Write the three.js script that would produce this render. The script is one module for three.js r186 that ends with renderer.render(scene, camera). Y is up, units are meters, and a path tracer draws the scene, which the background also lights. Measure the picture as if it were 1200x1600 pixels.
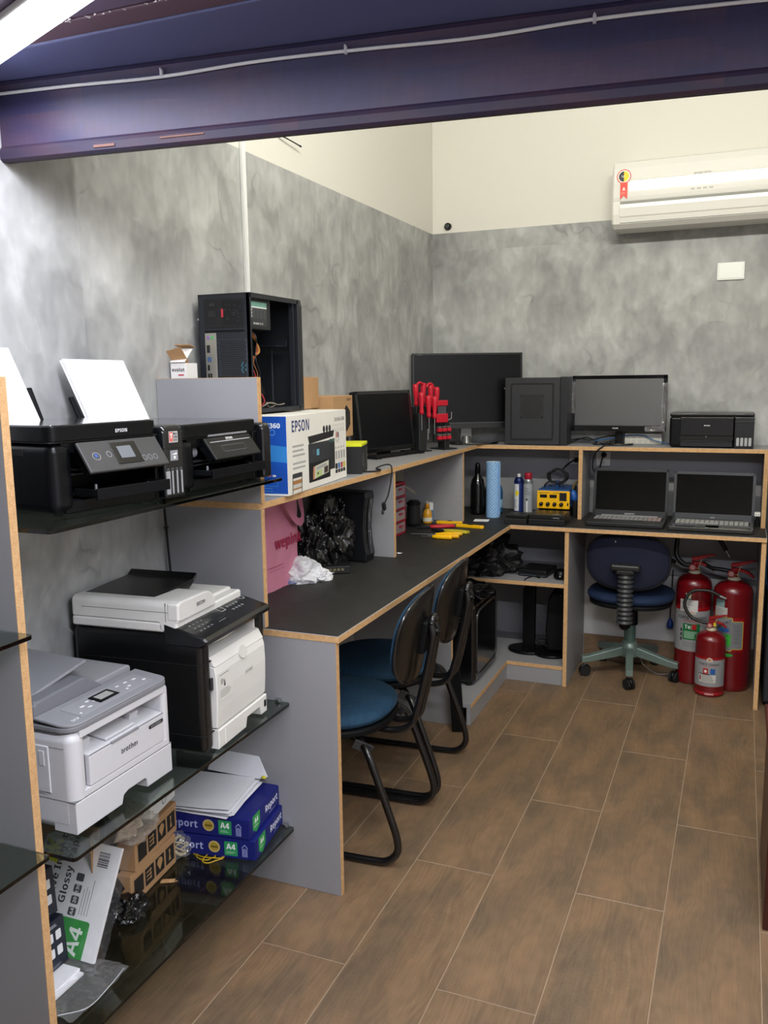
import * as THREE from 'three';
import { RoundedBoxGeometry } from 'three/addons/geometries/RoundedBoxGeometry.js';
import { mergeGeometries } from 'three/addons/utils/BufferGeometryUtils.js';
import { ImprovedNoise } from 'three/addons/math/ImprovedNoise.js';
import { RectAreaLightUniformsLib } from 'three/addons/lights/RectAreaLightUniformsLib.js';

// ---------------------------------------------------------------- camera, sky, exposure
const scene = new THREE.Scene();
const camera = new THREE.PerspectiveCamera(61.37, 1200 / 1600, 0.05, 60);
camera.rotation.order = 'YXZ';
camera.position.set(1.5039, 1.4265, 4.3241);
camera.rotation.set(-0.1542, 0.3931, -0.0139);
scene.background = new THREE.Color(0x0b0c0e);
const renderer = new THREE.WebGLRenderer({ antialias: true });
renderer.shadowMap.enabled = true;
renderer.toneMapping = THREE.LinearToneMapping;
renderer.toneMappingExposure = 1.12;
RectAreaLightUniformsLib.init();
const LAMP_NEAR = 56, LAMP_AISLE = 190, LAMP_FAR = 155;      // strengths of the LED battens
const COOL = 0xf2f4ff, WARM = 0xfffdf2;

// ---------------------------------------------------------------- helpers
const PI = Math.PI, noise = new ImprovedNoise();
let seed = 7;
const rnd = () => { seed = (seed * 1664525 + 1013904223) >>> 0; return seed / 4294967296; };
const used = {};
function numbered(n) { used[n] = (used[n] ?? -1) + 1; return used[n] ? `${n}_${String(used[n]).padStart(3, '0')}` : n; }
function T(name, label, category, p = [0, 0, 0], ry = 0, group) {
  const o = new THREE.Group(); o.name = numbered(name); o.position.set(...p); o.rotation.y = ry;
  o.userData = { label, category }; if (group) o.userData.group = group;
  scene.add(o); return o;
}
function S(name, geo, mat, parent) {                       // a piece of the setting
  const m = new THREE.Mesh(geo, mat); m.name = name;
  if (parent) parent.add(m); else { m.userData.kind = 'structure'; scene.add(m); }
  return m;
}
function P(parent, name, geo, mat, p, r, label) {          // a part
  const m = new THREE.Mesh(Array.isArray(geo) ? MG(geo) : geo, mat); m.name = name;
  if (p) m.position.set(...p);
  if (r) m.rotation.set(...r);
  if (label) m.userData.label = label;
  parent.add(m); return m;
}
function MG(list) { return mergeGeometries(list.map((g) => (g.index ? g.toNonIndexed() : g)), false); }
const at = (g, x, y, z, rx = 0, ry = 0, rz = 0) => { if (rx) g.rotateX(rx); if (ry) g.rotateY(ry); if (rz) g.rotateZ(rz); return g.translate(x, y, z); };
const B = (w, h, d, r = 0.0015) => (r > 0 ? new RoundedBoxGeometry(w, h, d, 2, Math.min(r, w / 2.05, h / 2.05, d / 2.05)) : new THREE.BoxGeometry(w, h, d));
const BB = (x0, y0, z0, x1, y1, z1, r = 0.0012) => B(x1 - x0, y1 - y0, z1 - z0, r).translate((x0 + x1) / 2, (y0 + y1) / 2, (z0 + z1) / 2);
const Cy = (r0, r1, h, n = 24) => new THREE.CylinderGeometry(r0, r1, h, n);
const V = (a) => new THREE.Vector3(...a);
const Tu = (pts, r, n = 40, k = 8, closed = false, tension = 0.5) => new THREE.TubeGeometry(new THREE.CatmullRomCurve3(pts.map(V), closed, 'catmullrom', tension), n, r, k, closed);
const La = (prof, n = 32) => new THREE.LatheGeometry(prof.map(([r, y]) => new THREE.Vector2(r, y)), n);
function Sh(pts) { const s = new THREE.Shape(); pts.forEach(([x, y], i) => (i ? s.lineTo(x, y) : s.moveTo(x, y))); s.closePath(); return s; }
const Ex = (shape, depth, bevel = 0.001, seg = 1) => new THREE.ExtrudeGeometry(shape, { depth: depth - 2 * bevel, bevelEnabled: bevel > 0, bevelThickness: bevel, bevelSize: bevel, bevelOffset: -bevel, bevelSegments: seg, curveSegments: 16 }).translate(0, 0, bevel);
// profile in (z, y) swept along x, centred
const ExX = (pts, w, bevel = 0.001) => Ex(Sh(pts.map(([z, y]) => [-z, y])), w, bevel).rotateY(PI / 2).translate(-w / 2, 0, 0);
function rrect(w, h, r) { const s = new THREE.Shape(), x = -w / 2, y = -h / 2; s.moveTo(x + r, y); s.lineTo(x + w - r, y); s.quadraticCurveTo(x + w, y, x + w, y + r); s.lineTo(x + w, y + h - r); s.quadraticCurveTo(x + w, y + h, x + w - r, y + h); s.lineTo(x + r, y + h); s.quadraticCurveTo(x, y + h, x, y + h - r); s.lineTo(x, y + r); s.quadraticCurveTo(x, y, x + r, y); return s; }
function superellipse(a, b, n, k = 48) { const s = []; for (let i = 0; i < k; i++) { const t = (i / k) * 2 * PI, c = Math.cos(t), q = Math.sin(t); s.push([a * Math.sign(c) * Math.abs(c) ** (2 / n), b * Math.sign(q) * Math.abs(q) ** (2 / n)]); } return Sh(s); }
function pad(a, b, n, th, k = 64, m = 14) {                 // upholstered pad: superellipse outline, softly rounded on both faces, thickness along z
  const pos = [], idx = [], sp = (v, e) => Math.sign(v) * Math.abs(v) ** e;
  for (const s of [1, -1]) for (let j = 0; j <= m; j++) { const r = Math.sin((j / m) * PI / 2), h = s * (th / 2) * Math.sqrt(Math.max(0, 1 - r ** 7)); for (let i = 0; i < k; i++) { const t = (i / k) * 2 * PI; pos.push(a * r * sp(Math.cos(t), 2 / n), b * r * sp(Math.sin(t), 2 / n), h); } }
  const L = (m + 1) * k; for (const o of [0, L]) for (let j = 0; j < m; j++) for (let i = 0; i < k; i++) { const A = o + j * k + i, B2 = o + j * k + (i + 1) % k, C = A + k, D = B2 + k; if (o) idx.push(A, B2, C, B2, D, C); else idx.push(A, C, B2, B2, C, D); }
  const uv = []; for (let i = 0; i < pos.length; i += 3) uv.push(pos[i], pos[i + 1]);
  const g = new THREE.BufferGeometry(); g.setAttribute('position', new THREE.Float32BufferAttribute(pos, 3)); g.setAttribute('uv', new THREE.Float32BufferAttribute(uv, 2)); g.setIndex(idx); g.computeVertexNormals(); return g;
}
function blob(rx, ry, rz, amp, freq, sd, det = 5, flat = -0.6) {    // crumpled bag: sharp-folded lump resting on its flat bottom
  const g = new THREE.IcosahedronGeometry(1, det * 4), p = g.attributes.position;
  for (let i = 0; i < p.count; i++) {
    let x = p.getX(i), y = p.getY(i), z = p.getZ(i);
    let n = 0, f = freq * 0.8, a = 1;
    for (let o = 0; o < 3; o++) { n += a * (1 - 2 * Math.abs(noise.noise(x * f + sd, y * f + sd * 1.7, z * f - sd))); f *= 1.9; a *= 0.36; }
    const s = 1 + amp * (n - 0.7); x *= s; z *= s; y = Math.max(y * s, flat);
    p.setXYZ(i, x * rx, (y - flat) * ry, z * rz);
  }
  g.computeVertexNormals(); return g;
}
const M = (c, rough = 0.5, o = {}) => new THREE.MeshStandardMaterial({ color: c, roughness: rough, ...o });
const PM = (c, rough = 0.4, o = {}) => new THREE.MeshPhysicalMaterial({ color: c, roughness: rough, ...o });
function dataTex(w, h, fn, srgb = true) {
  const d = new Uint8Array(w * h * 4);
  for (let y = 0; y < h; y++) for (let x = 0; x < w; x++) { const c = fn(x, y), i = (y * w + x) * 4; d[i] = c[0]; d[i + 1] = c[1]; d[i + 2] = c[2]; d[i + 3] = 255; }
  const t = new THREE.DataTexture(d, w, h); t.wrapS = t.wrapT = THREE.RepeatWrapping; t.magFilter = THREE.LinearFilter; t.minFilter = THREE.LinearFilter;
  if (srgb) t.colorSpace = THREE.SRGBColorSpace; t.needsUpdate = true; return t;
}
const fbm = (x, y, z, o = 4) => { let s = 0, a = 0.5; for (let i = 0; i < o; i++) { s += a * noise.noise(x, y, z); x *= 2.03; y *= 2.03; a *= 0.5; } return s; };
function canvasTex(w, h, draw) {
  const c = document.createElement('canvas'); c.width = w; c.height = h; const g = c.getContext('2d'); g.clearRect(0, 0, w, h); draw(g, w, h);
  const t = new THREE.CanvasTexture(c); t.colorSpace = THREE.SRGBColorSpace; return t;
}
const prints = {};
// flat print w x h metres; with alpha the paper is clear and only the ink remains
function ink(w, h, res, draw, alpha = false, rough = 0.5, key = null) {
  if (key && prints[key]) return prints[key];
  const m = new THREE.MeshStandardMaterial({ map: canvasTex(Math.round(w * res), Math.round(h * res), draw), roughness: rough, transparent: alpha });
  if (key) prints[key] = m; return m;
}
const Pl = (w, h) => new THREE.PlaneGeometry(w, h);
function txt(g, s, x, y, size, color, o = {}) { g.save(); g.fillStyle = color; g.font = `${o.w ?? ''} ${size}px ${o.f ?? 'sans-serif'}`.trim(); g.textAlign = o.a ?? 'left'; g.textBaseline = o.b ?? 'middle'; if (o.sx) { g.translate(x, y); g.scale(o.sx, 1); g.fillText(s, 0, 0); } else g.fillText(s, x, y); g.restore(); }
function rr(g, x, y, w, h, r, c) { g.fillStyle = c; g.beginPath(); g.roundRect(x, y, w, h, r); g.fill(); }
function lines(g, x, y, w, n, step, th, c) { g.fillStyle = c; for (let i = 0; i < n; i++) g.fillRect(x, y + i * step, w * (0.65 + 0.35 * rnd()), th); }
function boxUV(g, s = 1) {                                  // uv in metres from position, by facing
  g = g.index ? g.toNonIndexed() : g; const p = g.attributes.position, n = g.attributes.normal, uv = new Float32Array(p.count * 2);
  for (let i = 0; i < p.count; i++) { const ax = Math.abs(n.getX(i)), ay = Math.abs(n.getY(i)), az = Math.abs(n.getZ(i)); let u, v;
    if (ax >= ay && ax >= az) { u = p.getZ(i); v = p.getY(i); } else if (ay >= az) { u = p.getX(i); v = p.getZ(i); } else { u = p.getX(i); v = p.getY(i); }
    uv[2 * i] = u * s; uv[2 * i + 1] = v * s; }
  g.setAttribute('uv', new THREE.BufferAttribute(uv, 2)); return g;
}

// ---------------------------------------------------------------- surfaces
const cementTex = dataTex(1024, 1024, (px, py) => {          // burnished cement: clouds, trowel strokes, dark smears (tile of 2.6 m)
  const u = px / 1024, v = py / 1024, per = (f, a, b, o) => { // blend to repeat
    const q = (x, y) => fbm(x * f + a, y * f + b, 3.1, o), bu = Math.max(0, (u - 0.85) / 0.15), bv = Math.max(0, (v - 0.85) / 0.15);
    const A = q(u, v) * (1 - bu) + (bu ? q(u - 1, v) * bu : 0); if (!bv) return A;
    return A * (1 - bv) + (q(u, v - 1) * (1 - bu) + (bu ? q(u - 1, v - 1) * bu : 0)) * bv; };
  const c1 = per(6, 0.3, 7.7, 3), c2 = per(11, 5.1, 2.2, 5), w = per(8, 9.4, 3.3, 3);
  const N = (fx, fy, wx, wy, z) => noise.noise(u * fx + w * wx, v * fy + c2 * wy, z), sm = (a, b, x) => { const t = Math.max(0, Math.min(1, (x - a) / (b - a))); return t * t * (3 - 2 * t); };
  let k = 164 + c1 * 42 + c2 * 38;
  k += 8 * (sm(-0.1, 0.22, N(13, 7, 1, 1, 1.7)) - 0.5) + 8 * (sm(-0.08, 0.2, N(23, 17, 1.5, 1.2, 6.1)) - 0.5) + 7 * (sm(-0.12, 0.2, N(44, 27, 1.8, 1.6, 8.8)) - 0.5);
  k += N(80, 40, 2, 2, 2.2) * 9 + N(160, 90, 2, 2, 4.4) * 6;
  const on = sm(0.05, 0.3, N(7, 6, 0, 0, 3) + 0.06);                       // short dark trowel drags, here and there
  k -= 20 * sm(0.95, 1, 1 - Math.abs(N(11, 20, 1.6, 1.3, 11.5))) * on * sm(-0.1, 0.25, N(24, 18, 0, 0, 5));
  k += 12 * sm(0.95, 1, 1 - Math.abs(N(26, 9, 1.4, 1.6, 15.5))) * sm(-0.1, 0.2, c2) * sm(0, 0.2, N(19, 23, 0, 0, 7));
  return [k, k * 1.006, k * 1.002];
});
const tileTex = [0, 1, 2, 3, 4].map((q) => dataTex(256, 1024, (px, py) => {  // wood-look porcelain, one plank each
  const u = px / 256, v = py / 1024, o = q * 17.3;
  const w = fbm(u * 1.6 + o, v * 2.2, o, 3), blot = fbm(u * 2.4 + o + 4, v * 4.5 + w, o + 2, 3), big = fbm(u * 1.1 - o, v * 1.8, 5 + o, 2);
  const grain = noise.noise(u * 46 + w * 10 + o, v * 5 + w * 3, o), fine = noise.noise(u * 150 + w * 14, v * 22, o + 6), crack = noise.noise(u * 60, v * 190 + w * 10, o + 9);
  const ring = Math.sin((u * 11 + w * 9 + v * 1.2) * 5.5), cloud = noise.noise(u * 9 + o, v * 26, o - 3);
  const mask = Math.max(0, Math.min(1, 0.5 + big * 2.2));
  let k = 1 + blot * 0.13 + grain * 0.065 + fine * 0.07 + crack * 0.055 * (1 - mask) + ring * 0.03 * mask + cloud * 0.05;
  const g = Math.max(0, Math.min(1, 0.42 - blot * 1.6 + w));    // greyer where the print is worn
  return [127 * k - g * 13, 102 * k - g * 7, 77 * k - g * 2];
}));
const mdfTex = dataTex(256, 256, (x, y) => { const n = noise.noise(x * 0.35, y * 0.35, 2) * 16 + noise.noise(x * 0.07, y * 0.07, 5) * 14 + (rnd() - 0.5) * 14; return [201 + n, 160 + n, 112 + n]; });
const matTex = dataTex(256, 256, (x, y) => { const n = noise.noise(x * 0.5, y * 0.5, 2) * 5 + fbm(x * 0.02, y * 0.02, 5, 3) * 14 + (rnd() - 0.5) * 5; return [36 + n, 36 + n, 34 + n]; });
const blueFabTex = dataTex(256, 256, (x, y) => { const n = ((x + y) % 4 < 2 ? 4 : -4) + (rnd() - 0.5) * 12 + fbm(x * 0.02, y * 0.02, 5, 3) * 18; return [24 + n * 0.5, 62 + n, 88 + n]; });
const darkFabTex = dataTex(128, 128, (x, y) => { const n = ((x + y) % 4 < 2 ? 2 : -2) + (rnd() - 0.5) * 8; return [15 + n, 22 + n, 46 + n]; });
const cardTex = dataTex(256, 256, (x, y) => { const n = Math.sin(y * 0.8) * 3 + noise.noise(x * 0.04, y * 0.3, 2) * 7 + (rnd() - 0.5) * 9; return [176 + n, 138 + n, 98 + n]; });
const beamTex = dataTex(512, 256, (x, y) => {                 // dark blue oil paint with brush drags and purplish under-coat
  const u = x / 512, v = y / 256, a = fbm(u * 5, v * 3, 1.3, 4), b = noise.noise(u * 120, v * 5, 3), m = Math.max(0, Math.min(1, 0.45 + a * 2.4));
  const k = 1 + b * 0.06 + noise.noise(u * 30, v * 60, 8) * 0.05;
  return [(52 + 24 * m) * k, (48 + 8 * m) * k, (90 - 4 * m) * k];
});
const rep = (t, x, y, ox = 0, oy = 0) => { const c = t.clone(); c.repeat.set(x, y); c.offset.set(ox, oy); c.needsUpdate = true; return c; };

const cement = M(0xffffff, 0.62, { map: rep(cementTex, 1 / 2.6, 1 / 2.6), bumpMap: rep(cementTex, 1 / 2.6, 1 / 2.6), bumpScale: 0.0012 });
const cementBack = M(0xffffff, 0.62, { map: rep(cementTex, 1 / 2.6, 1 / 2.6, 0.37, 0.21), bumpMap: rep(cementTex, 1 / 2.6, 1 / 2.6, 0.37, 0.21), bumpScale: 0.0012 });
const whitePaint = M(0xdcdad2, 0.85), lowPaint = M(0xc9c8c4, 0.8);
const grout = M(0x9c8870, 0.9);
const tileMats = tileTex.map((t) => M(0xffffff, 0.42, { map: t }));
const laminate = M(0x939396, 0.45);
const mdf = M(0xffffff, 0.75, { map: rep(mdfTex, 4, 4) });
const deskMat = M(0xffffff, 0.6, { map: rep(matTex, 3, 3) });
const black = PM(0x07080b, 0.34, { specularIntensity: 0.55 }), blackMatte = PM(0x08090c, 0.6, { specularIntensity: 0.4 }), blackGloss = PM(0x08090b, 0.12, { clearcoat: 0.6, clearcoatRoughness: 0.1 });
const darkGrey = M(0x2a2b2e, 0.5), midGrey = M(0x85868a, 0.5), rubber = M(0x0c0c0d, 0.75);
const chrome = M(0xc9ccd0, 0.22, { metalness: 1 }), steel = M(0x9a9ca0, 0.35, { metalness: 1 });
const whitePlastic = M(0xe4e3de, 0.38), lightGreyPlastic = M(0xcfcfd2, 0.4), greyPlastic = M(0x8c8d92, 0.42);
const paper = M(0xf0f0f3, 0.8), card = M(0xffffff, 0.85, { map: rep(cardTex, 3, 3) }), cardIn = M(0x8f6f4d, 0.9);
const navyPaint = M(0xd2d2d2, 0.5, { map: rep(beamTex, 0.8, 3) }), soffitPaint = M(0x585c86, 0.45, { bumpMap: rep(beamTex, 2, 6), bumpScale: 0.0006 }), flangePaint = M(0xc0a8a0, 0.6, { map: rep(beamTex, 1.3, 9) });
const redPlastic = M(0x8e0d18, 0.35), yellow = M(0xf2b705, 0.4), olive = M(0xb8a92a, 0.4);
const screenBlack = PM(0x05060a, 0.3, { specularIntensity: 0.45 });
const clearPlastic = PM(0xffffff, 0.12, { transmission: 1, thickness: 0, ior: 1.45 });
const glassMat = PM(0xd4ddd9, 0.03, { transmission: 1, thickness: 0.008, ior: 1.5, attenuationColor: new THREE.Color(0x5f7a70), attenuationDistance: 0.05 });
const extRed = PM(0x6c040e, 0.3, { clearcoat: 0.5, clearcoatRoughness: 0.25 });
const blackBag = PM(0x0a0a0c, 0.28, { clearcoat: 0.3, clearcoatRoughness: 0.3 });

// ---------------------------------------------------------------- the room
const XR = 2.9, ZR = 6.4, HB = 2.147, HF = 3.1, ZM = 2.66;   // right wall, front wall, cement height, far ceiling, mezzanine ceiling, mezzanine edge
{
  const fl = S('floor', boxUV(BB(-0.12, -0.06, -0.12, XR + 0.12, -0.0009, ZR + 0.12, 0), 1), grout);
  const W = 0.2363, X0 = 0.4263, gap = 0.0014, variants = {};
  const tileGeo = (w, d) => {                                    // chamfered slab, top at y = 0
    const key = w.toFixed(3) + d.toFixed(3); if (variants[key]) return variants[key];
    const c = 0.0012, h = 0.006, X = w / 2, Z = d / 2, pos = [], uv = [];
    const q = (...v) => { for (const i of [0, 1, 2, 0, 2, 3]) { const [x, y, z] = v[i]; pos.push(x, y, z); uv.push((x + X) / W, (z + Z) / 0.99); } };
    const t = [[-X + c, 0, Z - c], [X - c, 0, Z - c], [X - c, 0, -Z + c], [-X + c, 0, -Z + c]], m = [[-X, -c, Z], [X, -c, Z], [X, -c, -Z], [-X, -c, -Z]], b = m.map(([x, , z]) => [x, -h, z]);
    q(...t); for (let i = 0; i < 4; i++) { const j = (i + 1) % 4; q(m[i], m[j], t[j], t[i]); q(b[i], b[j], m[j], m[i]); }
    const g = new THREE.BufferGeometry(); g.setAttribute('position', new THREE.Float32BufferAttribute(pos, 3)); g.setAttribute('uv', new THREE.Float32BufferAttribute(uv, 2)); g.computeVertexNormals();
    return (variants[key] = g);
  };
  let n = 0;
  for (let c = -2; c < 9; c++) {
    const x0 = Math.max(0, X0 + c * W), x1 = Math.min(XR, X0 + (c + 1) * W), off = Math.abs(c) % 2 ? 1.09 : 0.603;
    const cuts = [0, 4.9]; for (let k = -1; k < 6; k++) { const z = off + k * 0.99; if (z > 0.02 && z < 4.88) cuts.push(z); }
    if (c === 5) cuts.push(1.93);
    cuts.sort((a, b) => a - b);
    for (let i = 0; i + 1 < cuts.length; i++) {
      const z0 = cuts[i], z1 = cuts[i + 1]; n++;
      const m = P(fl, n > 1 ? `floor_tile_${String(n - 1).padStart(3, '0')}` : 'floor_tile', tileGeo(x1 - x0 - gap, z1 - z0 - gap), tileMats[(n * 7 + c * 3 + 10) % 5], [(x0 + x1) / 2, -0.0004 * rnd(), (z0 + z1) / 2]);
      if (n % 2) m.rotation.y = PI;
    }
  }
  const wl = new THREE.Group(); wl.name = 'wall_left'; wl.userData.kind = 'structure'; scene.add(wl);
  S('cement_finish', boxUV(BB(-0.12, -0.06, -0.12, 0, HB, ZR, 0)), cement, wl);
  S('white_paint', BB(-0.12, HB, -0.12, -0.001, HF + 0.1, ZR, 0), whitePaint, wl);
  const wb = new THREE.Group(); wb.name = 'wall_back'; wb.userData.kind = 'structure'; scene.add(wb);
  S('cement_finish', boxUV(BB(0, 0.62, -0.12, XR + 0.12, HB, 0, 0)), cementBack, wb);
  S('white_paint', BB(0, HB, -0.12, XR + 0.12, HF + 0.1, -0.001, 0), whitePaint, wb);
  S('lower_paint', BB(0, -0.06, -0.12, XR + 0.12, 0.62, -0.001, 0), lowPaint, wb);
  S('wall_right', BB(XR, -0.06, 0, XR + 0.12, HF + 0.1, ZR, 0), whitePaint);
  S('wall_front', BB(-0.12, -0.06, ZR, XR + 0.12, HF + 0.1, ZR + 0.12, 0), whitePaint);
  S('ceiling', BB(-0.12, HF, -0.12, XR + 0.12, HF + 0.1, ZM + 0.12, 0), whitePaint);
  S('baseboard_back', boxUV(BB(0.81, 0.0005, 0.0005, XR - 0.001, 0.125, 0.011, 0.001), 3), M(0xffffff, 0.45, { map: tileTex[1] }));
  // underside of the mezzanine: painted soffit next to the beam, then older purple boarding with a flaking joint
  const cm = new THREE.Group(); cm.name = 'ceiling_mezzanine'; cm.userData.kind = 'structure'; scene.add(cm);
  const purple = M(0x5a4150, 0.6, { bumpMap: rep(beamTex, 14, 1), bumpScale: 0.0006 });
  S('soffit', boxUV(BB(-0.001, 2.057, 2.62, XR, 2.24, 2.955, 0.006)), soffitPaint, cm);
  S('board', boxUV(BB(0, 2.0585, 2.957, XR, 2.24, 3.013, 0.003)), purple, cm);
  S('board', boxUV(BB(0, 2.059, 3.019, XR, 2.24, ZR, 0.004)), M(0x54435c, 0.6), cm);
  S('fascia', BB(0, 2.241, 2.7, XR, HF - 0.001, 2.77, 0), whitePaint, cm);
  const flk = []; for (let i = 0; i < 60; i++) flk.push(at(new THREE.TetrahedronGeometry(0.002 + 0.0035 * rnd() * rnd(), 0).scale(2.2, 0.5, 1), 0.2 + 0.9 * rnd(), 2.0585, 3.016 + (rnd() - 0.5) * 0.006, 0, rnd() * 3));
  const fm = S('flaking_paint', MG(flk), M(0xd8d4d6, 0.8), cm); fm.userData.kind = 'stuff';
}
{ // steel beam carrying the mezzanine edge: a channel with a lipped bottom flange
  const ang = 0.108, b = T('steel_beam', 'long dark blue painted steel beam with a lipped lower flange crossing the top of the room', 'beam', [1.45, 1.898, 2.674], ang);
  const L = 3.06;
  P(b, 'web', boxUV(B(L, 0.126, 0.012, 0.002)), navyPaint, [0, 0.093, -0.014]);
  P(b, 'bottom_flange', boxUV(ExX([[-0.03, 0.002], [-0.008, 0], [-0.002, 0.005], [-0.001, 0.02], [-0.004, 0.027], [-0.008, 0.032], [-0.03, 0.034]], L, 0.001)), flangePaint);
  P(b, 'top_fillet', boxUV(ExX([[-0.02, 0.143], [-0.008, 0.143], [-0.003, 0.1535], [0.006, 0.1565], [-0.02, 0.1565]], L, 0.0005)), navyPaint);
  P(b, 'weld_splice', [at(B(0.05, 0.006, 0.003, 0.001), -1.2, 0.012, -0.001), at(B(0.1, 0.004, 0.003, 0.001), -1.02, 0.016, -0.001)], M(0x6a4a42, 0.6, { metalness: 0.2 }), null, null, 'rust-brown worn weld patch');
  const pts = []; for (let i = 0; i <= 14; i++) { const x = -1.49 + i * 0.213; pts.push([x, 0.136 + 0.0025 * Math.sin(i * 2.1) + (i % 3 ? -0.002 : 0.002), -0.0036]); }
  const c = T('white_cable', 'thin white electric cable clipped along the dark blue beam', 'cable', [1.45, 1.898, 2.674], ang);
  P(c, 'cable', Tu(pts, 0.0034, 120, 8), M(0xcfcfd0, 0.5));
  for (const x of [-1.06, -0.67, -0.215, 0.42]) P(c, 'clip', [at(B(0.006, 0.014, 0.007, 0.001), 0, 0, 0), at(Cy(0.002, 0.002, 0.012, 8), 0, 0.007, 0, PI / 2)], M(0xb8b8be, 0.5), [x, 0.138, -0.0035]);
}
// LED battens: a glowing diffuser in a white tray, and an area light of its size just below
function batten(label, p, ry, len, strength, color, tilt = 0) {
  const o = T('ceiling_lamp', label, 'lamp', p, ry); o.rotation.x = tilt;
  P(o, 'tray', [B(len, 0.014, 0.078, 0.004).translate(0, 0.02, 0), at(B(0.012, 0.03, 0.078, 0.003), len / 2, 0.012, 0), at(B(0.012, 0.03, 0.078, 0.003), -len / 2, 0.012, 0)], whitePlastic);
  const d = new THREE.CylinderGeometry(0.03, 0.03, len - 0.02, 20, 1, false, PI / 2, PI).rotateX(-PI / 2).rotateY(PI / 2).scale(1, 0.7, 1.15);
  P(o, 'diffuser', d, M(0xffffff, 0.6, { emissive: color, emissiveIntensity: 12 }), [0, 0.014, 0]);
  const l = new THREE.RectAreaLight(color, strength, len, 0.07); l.position.set(0, -0.016, 0); l.rotation.x = -PI / 2; o.add(l);
  return o;
}
batten('bright white LED batten under the mezzanine ceiling at the top left', [0.64, 2.032, 3.199], -0.40, 1.2, LAMP_NEAR, COOL);
batten('white LED batten under the mezzanine ceiling above the aisle beside the camera', [1.95, 2.032, 3.85], 0, 1.2, LAMP_AISLE, COOL);
batten('white LED batten fixed to the mezzanine edge and turned toward the back wall', [1.3, 2.75, 2.655], 0, 1.2, LAMP_FAR, WARM, 1.42);
{
  const c = T('cable_conduit', 'slim white conduit running up the grey cement wall to the beam', 'conduit', [0.0, 1.5, 1.84]);
  P(c, 'trunking', BB(0.0005, 0, -0.009, 0.012, 0.72, 0.009, 0.002), M(0xdadada, 0.45)); P(c, 'trunking_lid', BB(0.012, 0, -0.006, 0.0145, 0.72, 0.006, 0.001), M(0xe4e4e4, 0.4));
  const w = T('stray_wire', 'short dark wire end sticking out of the white upper wall below the beam', 'wire', [0, 2.24, 1.53]); P(w, 'wire', Tu([[-0.003, 0.004, 0.075], [0.012, 0.004, 0.055], [0.018, 0.001, 0], [0.02, -0.002, -0.055]], 0.0026, 16, 6), darkGrey); P(w, 'wire_tip', at(Cy(0.0032, 0.0032, 0.012, 8), 0.0203, -0.0023, -0.06, PI / 2), black);
  const g = T('round_socket', 'small round black cable outlet high in the wall corner', 'outlet', [0.085, 2.178, 0]);
  P(g, 'ring', at(Cy(0.017, 0.018, 0.014, 24), 0, 0, 0.0075, PI / 2), black); P(g, 'plug', at(Cy(0.011, 0.011, 0.006, 20), 0, 0, 0.017, PI / 2), darkGrey);
  for (const [x, y] of [[-0.006, 0.004], [0.006, 0.004], [0, -0.006]]) P(g, 'pin_hole', at(Cy(0.0022, 0.0022, 0.002, 10), x, y, 0.0205, PI / 2), steel);
  const wp = T('wall_plate', 'blank white rectangular wall plate right of the corner below the air conditioner', 'wall plate', [1.427, 1.882, 0]);
  P(wp, 'plate', at(B(0.116, 0.078, 0.009, 0.003), 0, 0, 0.005), M(0xe6ebe6, 0.35)); P(wp, 'cover', at(B(0.1, 0.064, 0.003, 0.0015), 0, 0, 0.0105), M(0xecf0ec, 0.3));
}
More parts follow.
